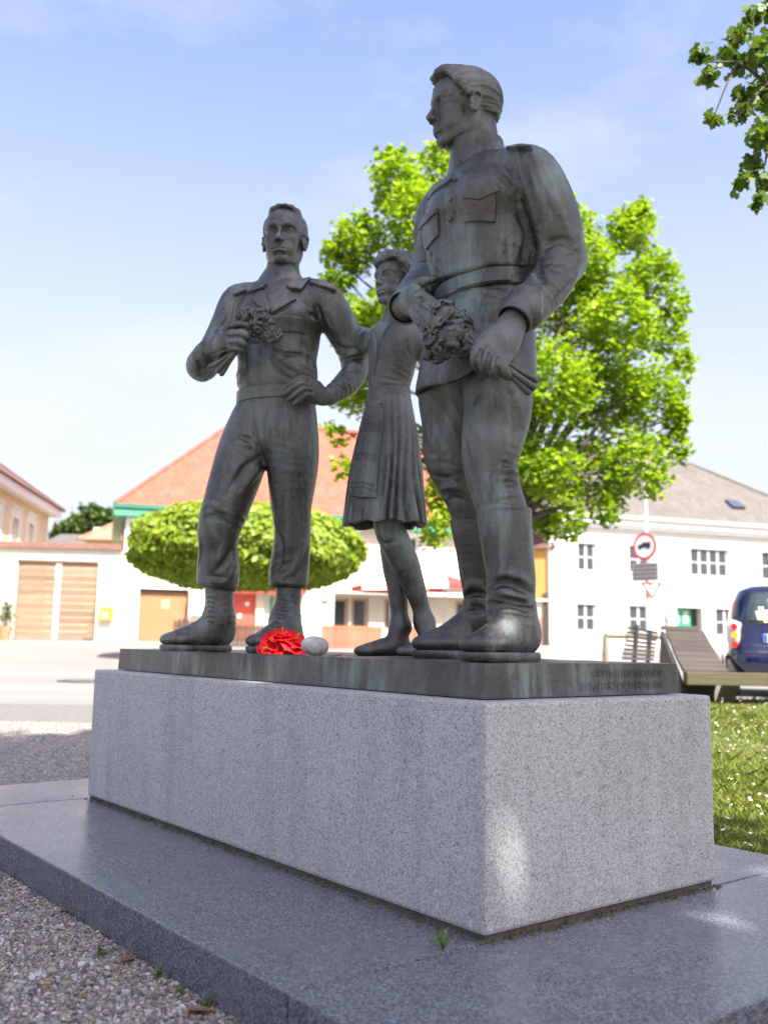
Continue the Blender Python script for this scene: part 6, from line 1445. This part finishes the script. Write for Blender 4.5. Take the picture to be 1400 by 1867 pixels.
# unseen row of trees, added behind the camera to block low sky light
rg = np.random.default_rng(77); bl = []
for k in range(16):
    a = -2.9 + k * .18 if False else k
    x = -34 + k * 4.6 + rg.uniform(-1, 1); y = -17 - 5 * math.sin(k * .7) ** 2 - abs(x) * .05; h = rg.uniform(9, 13)
    for _ in range(9): bl.append((x + rg.normal(0, 1.5), y + rg.normal(0, 1.2), h * rg.uniform(.12, 1.0), rg.uniform(1.5, 2.6)))
P = crown_points(bl, 24000, rg, .4); tag(link('light_blocking_trees', leaf_mesh('light_blocking_trees', P, .7, rg), FAR), kind='stuff')
# ------------------------------------------------------------------ blue car
def car():
    x0 = at(1326, 1200, 13.2)[0] - .045; Wc = 1.51; g0 = gz(13.0); T = empty('parked_car', (x0 + Wc / 2, 12.98, g0), 'small dark blue car seen from behind at the right edge', 'car', rz=R(-18))
    m, nt, b = new_mat('blue_car_paint'); n = noise(nt, 3, 3); r = ramp(nt, n.outputs['Fac'], [(.3, (.005, .006, .035)), (.7, (.008, .010, .055))]); nt.links.new(r.outputs['Color'], b.inputs['Base Color']); b.inputs['Roughness'].default_value = .22; b.inputs['Coat Weight'].default_value = .8; b.inputs['Coat Roughness'].default_value = .05
    BLKP = plain('black_trim', (.015, .015, .018), .45, .1)
    # cross-sections along the length (y away from the viewer): z levels with half-widths
    prof = [(.00, [(.42, .50), (.46, .60), (.62, .62), (.74, .60)]), ]
    zs = [.30, .42, .52, .62, .78, .95, 1.10, 1.30, 1.48, 1.55]
    hw = [.68, .745, .755, .74, .70, .70, .685, .64, .56, .40]
    back = [.10, .02, .0, .03, .11, .13, .16, .24, .36, .48]       # y of the rear surface at each z
    front = [2.45, 2.5, 2.5, 2.48, 2.40, 2.25, 1.95, 1.65, 1.42, 1.20]
    nseg = 12; V, Fc = [], []
    for z, w, ya, yb in zip(zs, hw, back, front):
        ring_ = []
        for k in range(4 * nseg):
            a = 2 * math.pi * k / (4 * nseg); ca, sa = math.cos(a), math.sin(a); p = 5.0
            r_ = (abs(ca) ** p + abs(sa) ** p) ** (-1 / p); ring_.append((w * r_ * ca, (ya + yb) / 2 + (yb - ya) / 2 * r_ * sa, z))
        V += ring_
    N = 4 * nseg
    for i in range(len(zs) - 1):
        for k in range(N): Fc.append((i * N + k, i * N + (k + 1) % N, (i + 1) * N + (k + 1) % N, (i + 1) * N + k))
    Fc.append(tuple(range((len(zs) - 1) * N, len(zs) * N))); Fc.append(tuple(reversed(range(N))))
    body = link('body', mesh('body', V, Fc), m, T, smooth=True)
    def rear_y(z): return float(np.interp(z, zs, back))
    def strip(name, z0, z1, x0_, x1_, mat, d=.012, th=.02, x0t=None, x1t=None, parent=body, nz=5, curve=.0):
        q = MB(); rows_ = []
        for i in range(nz + 1):
            z = z0 + (z1 - z0) * i / nz; t = i / nz; xa = x0_ + ((x0t if x0t is not None else x0_) - x0_) * t; xb = x1_ + ((x1t if x1t is not None else x1_) - x1_) * t
            w = float(np.interp(z, zs, hw)); row = []
            for j_ in range(9):
                x = xa + (xb - xa) * j_ / 8; dy = .5 * (2.3) * (1 - (max(0, 1 - abs(x / w) ** 5)) ** .2); row.append((x, rear_y(z) + min(dy, .6) - d, z))
            rows_.append(row)
        for i in range(nz):
            for j_ in range(8): q.quad(rows_[i][j_], rows_[i][j_ + 1], rows_[i + 1][j_ + 1], rows_[i + 1][j_])
        return q.build(name, mat, parent, smooth=True)
    GL2, nt2, b2 = new_mat('car_glass'); b2.inputs['Base Color'].default_value = (.03, .045, .055, 1); b2.inputs['Roughness'].default_value = .05
    strip('window_frame', 1.00, 1.50, -.655, .655, BLKP, .010, x0t=-.50, x1t=.50); rw = strip('rear_window', 1.05, 1.44, -.56, .56, GL2, .018, x0t=-.42, x1t=.42)
    strip('roof_edge', 1.49, 1.55, -.50, .50, BLKP, .02, x0t=-.42, x1t=.42); strip('bumper_line', .60, .63, -.70, .70, BLKP, .006); strip('tailgate_gap', .70, .715, -.56, .56, BLKP, .006)
    st = plain('pale_decal', (.72, .66, .40), .7)                                   # pale figures on the window
    for cx, cz, rx, rz2 in ((-.28, 1.20, .035, .04), (-.30, 1.12, .05, .06), (-.22, 1.11, .05, .085), (-.12, 1.25, .06, .10), (-.02, 1.32, .08, .05)):
        strip('window_decal', cz - rz2, cz + rz2, cx - rx * .6, cx + rx * .6, st, .022, x0t=cx - rx, x1t=cx + rx, parent=rw, nz=2)
    PL_ = plain('number_plate_white', (.75, .75, .76), .4, .03); pl_ = MB().box(-.27, .27, rear_y(.80) - .045, rear_y(.80) - .02, .745, .865).build('number_plate', PL_, T)
    MB().box(-.265, -.215, rear_y(.80) - .049, rear_y(.80) - .046, .75, .86).build('country_band', plain('plate_blue', (.02, .10, .45), .5), pl_)
    for k in range(5): MB().box(-.17 + k * .08, -.125 + k * .08, rear_y(.8) - .049, rear_y(.8) - .046, .77, .84).build('character_block', BLKP, pl_) if False else None
    SIL = plain('silver_lamp_housing', (.62, .62, .63), .35, .05, metal=.4)
    for s_ in (-1, 1):
        hs = MB(); pts = [(s_ * .63, rear_y(.7) + .20, .66), (s_ * .635, rear_y(.8) + .17, .80), (s_ * .63, rear_y(.95) + .14, .95), (s_ * .60, rear_y(1.02) + .11, 1.04)]
        hs.tube(pts, [.085, .10, .10, .075], 14); h_ = hs.build('tail_light', SIL, T, smooth=True)
        for z, col, nm in ((.715, (.35, .02, .015), 'red_lens'), (.845, (.85, .30, .02), 'amber_lens'), (.965, (.65, .01, .02), 'red_lens')):
            y = float(np.interp(z, [.66, .80, .95, 1.04], [p[1] for p in pts])) - .085; mt = MATS.get(nm + str(z)) or plain(nm + str(z), col, .2, .1)
            MB().tube([(s_ * .635, y - .03, z), (s_ * .635, y + .03, z)], [.046, .05], 14).build(nm, mt, h_, smooth=False)
    TY = plain('tyre_rubber', (.02, .02, .02), .85, .2)
    for s_ in (-1, 1):
        for y in (.42, 2.05):
            w = MB().tube([(s_ * .58, y, .29), (s_ * .61, y, .29), (s_ * .74, y, .29), (s_ * .76, y, .29)], [.26, .29, .29, .26], 24).build('wheel', TY, T, smooth=False); MB().tube([(s_ * .755, y, .29), (s_ * .775, y, .29)], [.19, .16], 16).build('rim', SIL, w)
    MB().box(-.5, .5, .25, 2.2, .16, .32).build('underbody', BLKP, T)
car()

# ------------------------------------------------------------------ wooden loungers and rail on the grass
GREYW = plank_mat('grey_lounger_wood', (.032, .026, .022), (.066, .053, .046)); MOSSW = plank_mat('mossy_wood', (.05, .045, .02), (.09, .08, .042)); STEEL = plain('dark_steel', (.028, .03, .032), .55, .2, 5, metal=.3)
def lounger():
    D = 11.4; g = gz(D); p = at(1250, 1222, D); T = empty('wooden_lounger', (p[0], D, g), 'large grey plank lounger with dark steel base in front of the blue car', 'bench')
    zs = p[2] - g; Wd = 2.6
    MB().box(-.02, Wd, -.10, .05, zs - .17, zs - .02).build('front_beam', MOSSW, T, bevel=.012)
    top = at(1213, 1148, D + 1.0); dz = top[2] - g - zs; dx = top[0] - p[0]; n = 8; bx = at(1332, 1146, D + 1.0)[0] - p[0]
    for k in range(n):                                                              # planks of the sloping back
        t0, t1 = k / n, (k + .93) / n; y0, y1 = .06 + .95 * t0, .06 + .95 * t1; z0_, z1_ = zs + dz * t0 ** 1.15, zs + dz * t1 ** 1.15; xa, xb = dx * t0, dx * t1; e0, e1 = .53 + .03 * t0, .53 + .03 * t1
        MB().hexa([(xa, y0, z0_ - .05), (e0, y0, z0_ - .05), (e1, y1, z1_ - .05), (xb, y1, z1_ - .05), (xa, y0, z0_), (e0, y0, z0_), (e1, y1, z1_), (xb, y1, z1_)]).build('plank', GREYW, T)
    MB().hexa([(.0, .98, zs + dz * .98), (.50, .98, zs + dz * .98), (.50, 1.03, zs + dz * .98), (.0, 1.03, zs + dz * .98), (.02, 1.0, zs + dz + .05), (.48, 1.0, zs + dz + .05), (.48, 1.04, zs + dz + .05), (.02, 1.04, zs + dz + .05)]).build('head_board', GREYW, T)
    for k in range(2): MB().box(.56, Wd - .02, .06 + k * .19, .06 + k * .19 + .17, zs - .13, zs - .08).build('seat_plank', GREYW, T)
    MB().hexa([(-.06, .02, .0), (-.01, .02, .0), (-.01, .95, .0), (-.06, .95, .0), (-.06, .02, zs - .18), (-.01, .02, zs - .18), (dx - .01, 1.02, zs + dz - .02), (dx - .06, 1.02, zs + dz - .02)]).box(.0, .42, .25, .9, 0, zs - .175).build('side_frame', STEEL, T)
    MB().box(.42, .70, .3, .8, 0, zs - .17).build('leg', plain('concrete_leg', (.22, .20, .18), .9), T); MB().box(1.5, 1.8, .3, .8, 0, zs - .17).build('leg', STEEL, T)
lounger()
DARKW = plank_mat('dark_slat_wood', (.016, .013, .012), (.034, .028, .025))
def lounger_back():
    D = 14.2; g = gz(D); a = at(1137, 1203, D); T = empty('slatted_lounger', (a[0], D, g), 'tilted slatted lounger back seen from behind beside the metal rail', 'bench', rz=0)
    def L(u, v, y=0): q = at(u, v, D + y); return (q[0] - a[0], y, q[2] - g)
    A0, A1, B0, B1 = L(1142, 1203), L(1152, 1140, .25), L(1186, 1205), L(1196, 1150, .25); n = 8
    for k in range(n):
        t0, t1 = k / n, (k + .72) / n; f = lambda A, B, t: np.array(A) + (np.array(B) - np.array(A)) * t
        l0, l1, r0, r1 = f(A0, A1, t0) - (.06, 0, 0), f(A0, A1, t1) - (.06, 0, 0), f(B0, B1, t0) + (.04, 0, 0), f(B0, B1, t1) + (.04, 0, 0); up_ = np.array([0, .03, 0])
        MB().hexa([l0, r0, r0 + up_, l0 + up_, l1, r1, r1 + up_, l1 + up_]).build('slat', DARKW, T)
    for A_, B_ in ((A0, A1), (B0, B1)):
        A_, B_ = np.array(A_), np.array(B_); o = np.array([.06 if A_[0] < .2 else -.1, -.05, 0]); A_ = A_ + o; B_ = B_ + o; A_[2] = .02
        MB().tube([A_, B_], .035, 6).build('stay', STEEL, T)
    MB().box(-.05, .5, .3, 1.6, .28, .34).box(.0, .06, .4, 1.5, 0, .28).box(.4, .46, .4, 1.5, 0, .28).build('seat', GREYW, T)
lounger_back()
rl = Row(1098, 15.5, 1214, 15.8); t = empty('metal_rail', rl.loc, 'low brown tubular metal rail behind the slatted lounger', 'rail', rz=rl.rz); hr = rl.z(1150, 1160); RUST = plain('brown_rail_paint', (.20, .15, .11), .6, .15)
MB().tube([(.04, 0, hr), (rl.W - .04, 0, hr)], .045, 10).build('top_bar', RUST, t)
for x in (.04, rl.W - .04): MB().tube([(x, 0, 0), (x, 0, hr)], .042, 10).build('post', RUST, t)

# ------------------------------------------------------------------ red flower and painted stone on the plate
def edge_pt(u, off):
    """point on the plate top, `off` metres in from its long front edge, seen at column u"""
    xm = ax0 + off; lo_, hi_ = ay0, PL - ay1
    for _ in range(40):
        m_ = (lo_ + hi_) / 2; q = mw_pt(xm, m_, ZS)
        if proj(q)[0] > u: lo_ = m_
        else: hi_ = m_
    return mw_pt(xm, m_, ZS)
def flower():
    c0 = edge_pt(515, .075); T = empty('red_flower', c0, 'bright red ruffled flower lying at the edge of the bronze plate', 'flower'); rg = np.random.default_rng(12)
    m, nt, b = new_mat('red_petal'); n = noise(nt, 40, 4); r = ramp(nt, n.outputs['Fac'], [(.3, (.70, .008, .014)), (.7, (.88, .02, .035))]); nt.links.new(r.outputs['Color'], b.inputs['Base Color']); b.inputs['Roughness'].default_value = .6
    tr = nd(nt, 'ShaderNodeBsdfTranslucent'); nt.links.new(r.outputs['Color'], tr.inputs['Color']); mx = nd(nt, 'ShaderNodeMixShader'); mx.inputs['Fac'].default_value = .4; nt.links.new(b.outputs[0], mx.inputs[1]); nt.links.new(tr.outputs[0], mx.inputs[2]); nt.links.new(mx.outputs[0], nt.nodes['Material Output'].inputs['Surface'])
    px = np.linalg.norm(c0 - CAM) / F_PX; STM = plain('stamen_yellow', (.75, .35, .05), .6)
    for du, dv, R_, fx in ((-12, -16, 36, (-.2, -.85, .5)), (20, -22, 32, (.45, -.5, .75)), (18, -9, 26, (.3, -.95, .15)), (-20, -9, 27, (-.55, -.8, .1)), (-2, -30, 26, (.0, -.2, 1.0))):
        o = np.array([du * px, 0.0, 0.0]) + np.array([0, 0, -dv * px]); f = nrm(fx); Rm = R_ * px
        a = nrm(np.cross(f, (0, 0, 1)) if abs(f[2]) < .9 else np.cross(f, (1, 0, 0))); b_ = np.cross(f, a); bl = None
        for layer, (k_, tilt, sc) in enumerate(((6, .25, 1.0), (6, .6, .85), (5, 1.0, .62))):
            for k in range(k_):
                th = 2 * math.pi * k / k_ + layer * .5 + rg.uniform(-.2, .2); dr_ = a * math.cos(th) + b_ * math.sin(th); sd_ = -a * math.sin(th) + b_ * math.cos(th); q = MB(); nU, nV = 6, 9; G = []
                ph = rg.uniform(0, 6.28)
                for i in range(nU):
                    t_ = i / (nU - 1); row = []
                    for j_ in range(nV):
                        s_ = (j_ / (nV - 1) - .5) * 2; wd = (.14 + .74 * math.sin(math.pi * .62 * t_)) * sc * Rm
                        ruf = .11 * Rm * t_ ** 2 * math.sin(s_ * 6 + ph) + .05 * Rm * t_ ** 2 * math.sin(s_ * 12 + ph * 2)
                        ed = 1 - .22 * abs(s_) ** 2.5 + .035 * math.sin(s_ * 9 + ph); p_ = o + dr_ * Rm * sc * t_ * ed * math.cos(tilt * .8) + f * (Rm * sc * t_ * math.sin(tilt) * .8 - .25 * Rm * t_ * t_ * (1 - layer * .3) + ruf * .7) + sd_ * s_ * wd * .8 + dr_ * ruf * .3
                        p_ = p_.copy(); p_[2] = max(p_[2], .002); row.append(p_)
                    G.append(row)
                for i in range(nU - 1):
                    for j_ in range(nV - 1): q.quad(G[i][j_], G[i][j_ + 1], G[i + 1][j_ + 1], G[i + 1][j_])
                q.build('petal', m, T, smooth=True)
        for k in range(4):
            e = o + f * Rm * .75 + a * rg.normal(0, .07) * Rm + b_ * rg.normal(0, .07) * Rm; e[2] = max(e[2], .003); MB().tube([o + f * .1 * Rm, e], [.0008, .0016], 5).build('stamen', STM, T)
    LG = plain('flower_leaf_green', (.10, .22, .03), .6)
    for du in (34, 41, 48):
        q = np.array([du * px, -.01, .004]); MB().quad(q, q + (.022, -.006, .006), q + (.03, .0, .022), q + (.004, .006, .014)).build('leaf', LG, T)
flower()
def painted_stone():
    c0 = edge_pt(573, .085); px = np.linalg.norm(c0 - CAM) / F_PX; T = empty('painted_stone', c0, 'pale egg-shaped stone with faint coloured drawing beside the red flower', 'stone')
    a, b_, h = 24.5 * px, 19 * px, 17.5 * px; V = Vol((-a - .01, -b_ - .01, -.005), (a + .01, b_ + .01, 2 * h + .01), .003); V.ell((0, 0, h), (a, b_, h), nrm_rows([[1, 0, -.12], [0, 1, 0], [.12, 0, 1]]), 0); V.ell((.012, 0, h * .95), (a * .8, b_ * .9, h * .95), None, .01)
    P3 = (V.ax[0][:, None, None], V.ax[1][None, :, None], V.ax[2][None, None, :]); V.v = V.v + .0012 * sines(P3, 90, 2).astype(np.float32); V.half((0, 0, .001), (0, 0, -1))
    m, nt, b = new_mat('painted_stone'); n = noise(nt, 30, 5); base = ramp(nt, n.outputs['Fac'], [(.3, (.42, .41, .38)), (.7, (.60, .59, .56))]).outputs['Color']
    n2 = noise(nt, 55, 3, .5); base = mixc(nt, ramp(nt, n2.outputs['Fac'], [(.60, 0), (.66, .55)]).outputs['Color'], base, (.10, .11, .17)); n3 = noise(nt, 22, 3, .5, stretch=(2.2, 1, 1)); base = mixc(nt, ramp(nt, n3.outputs['Fac'], [(.63, 0), (.68, .5)]).outputs['Color'], base, (.45, .20, .24))
    nt.links.new(base, b.inputs['Base Color']); b.inputs['Roughness'].default_value = .55; sculpt('stone', V, m, T, np.zeros(3))
def nrm_rows(M): return np.array([nrm(r) for r in M])
painted_stone()
sp0 = edge_pt(600, .05); MB().tube([(0, 0, .003), (.02, .002, .003), (.045, .004, .008), (.052, .004, .012)], [.0012, .0016, .0018, .0012], 6).build('dry_stalk', plain('stalk_grey', (.10, .11, .08), .8), loc=sp0)
tag(bpy.data.objects['dry_stalk'], 'thin dark dry stalk lying right of the painted stone', 'stalk')

# ------------------------------------------------------------------ weeds, dead leaves and crumbs round the step
WEED = mat_leaf('weed_leaf', [(.06, .12, .02), (.12, .20, .03), (.22, .27, .05)], .3, .6); DRY = plain('dry_leaf', (.22, .12, .06), .9, .3, 30); DRYY = plain('yellow_leaf', (.55, .34, .05), .8, .2, 30)
def weed(p, h, n, spread, label, seed, broad=False):
    rg = np.random.default_rng(seed); t = empty('weed', p, label, 'weed', 'small weeds round the step'); q = MB(); L_ = []
    for k in range(n):
        a = rg.uniform(0, 6.28); l = rg.uniform(.2, 1) * spread; e = np.array([math.cos(a) * l, math.sin(a) * l, h * rg.uniform(.45, 1)]); q.tube([(0, 0, 0), e * .5 + (0, 0, h * .1), e], [.0012, .001, .0006], 4)
        for _ in range(5 if not broad else 2): L_.append(e * rg.uniform(.55, 1.05) + rg.normal(size=3) * (.004 if not broad else .002))
    q.build('stems', MATS['weed_stem'] if 'weed_stem' in MATS else plain('weed_stem', (.14, .20, .05), .7), t); link('leaves', leaf_mesh('leaves', np.array(L_), .010 if not broad else .022, rg, LEAF4, .5), WEED, t)
def seam(u, v): return on_z(u, v, z0)
weed(seam(808, 1733), .055, 16, .045, 'feathery green weed in the slab joint below the plinth corner', 1)
GR = -.152
for k, (u, v, h, n, lab, br_) in enumerate(((66, 1612, .035, 3, 'two-leaved green seedling at the foot of the step', True), (10, 1588, .04, 4, 'green sprout at the far left end of the step', True), (180, 1745, .035, 5, 'yellowing weed with brown leaves halfway along the step', True), (286, 1786, .045, 5, 'upright green weed against the step', True), (330, 1818, .03, 7, 'mossy green weed near the bottom of the step', False), (375, 1838, .03, 8, 'low green weed nearest the slab joint at the step foot', False))):
    weed(on_z(u, v, GR), h, n, .02, lab, 10 + k, br_)
def dead_leaf(p, s_, mat, label, seed, rz=0.0):
    rg = np.random.default_rng(seed); q = MB(); n = 9; pts = [(s_ * math.cos(a) * (1 + .25 * math.cos(3 * a)), s_ * .6 * math.sin(a), .004 + .35 * s_ * abs(math.sin(a)) * rg.uniform(.2, .8)) for a in [2 * math.pi * k / n for k in range(n)]]
    for k in range(n): q.poly([(0, 0, .003), pts[k], pts[(k + 1) % n]])
    q.tube([(s_ * .9, 0, .005), (s_ * 1.5, .1 * s_, .012)], [.0012, .0008], 4); o = q.build('dead_leaf', mat, loc=p); o.rotation_euler.z = rz; tag(o, label, 'leaf', 'dead leaves on the gravel')
for k, (u, v, s_, mt, lab) in enumerate(((362, 1846, .035, DRY, 'brown curled dead leaf on gravel near the slab joint'), (235, 1752, .030, DRY, 'dark dead leaf beside the step, half buried in gravel'), (115, 1662, .018, DRY, 'small dead leaf where the gravel meets the step'), (83, 1797, .014, DRYY, 'small yellow leaf alone on the gravel'))):
    dead_leaf(on_z(u, v, GR + .008), s_, mt, lab, k, k * 1.1)
rg = np.random.default_rng(6)
CR = []
for u, v in ((273, 1607), (411, 1674), (59, 1430), (128, 1430), (132, 1452), (85, 1460), (735, 1668), (728, 1672), (812, 1700), (1226, 1633), (1120, 1660), (330, 1498), (262, 1478), (650, 1630), (535, 1585)): CR.append(seam(u, v) + (0, 0, .002))
tag(stones('crumbs', np.array(CR), rg.uniform(.003, .006, len(CR)), MATS['pebble'], rg, [(.3, .27, .22), (.1, .09, .08), (.5, .47, .42)], None), kind='stuff')

mh = on_z(158, 1243, gz(14.0)); Dm = float(mh[1]); mh[2] = gz(Dm)
MC = empty('manhole_cover', mh, 'dark round manhole cover in the pale road left of the plinth', 'manhole'); IRON = plain('cast_iron', (.05, .048, .045), .7, .2, 12, bmp=.4)
MB().tube([(0, 0, -.05), (0, 0, .012)], .42, 28).build('frame', IRON, MC); MB().tube([(0, 0, .0), (0, 0, .018)], .36, 28).build('lid', plain('worn_iron', (.085, .08, .075), .6, .2, 20, bmp=.5), MC)
right_soldier(); left_soldier(); girl()
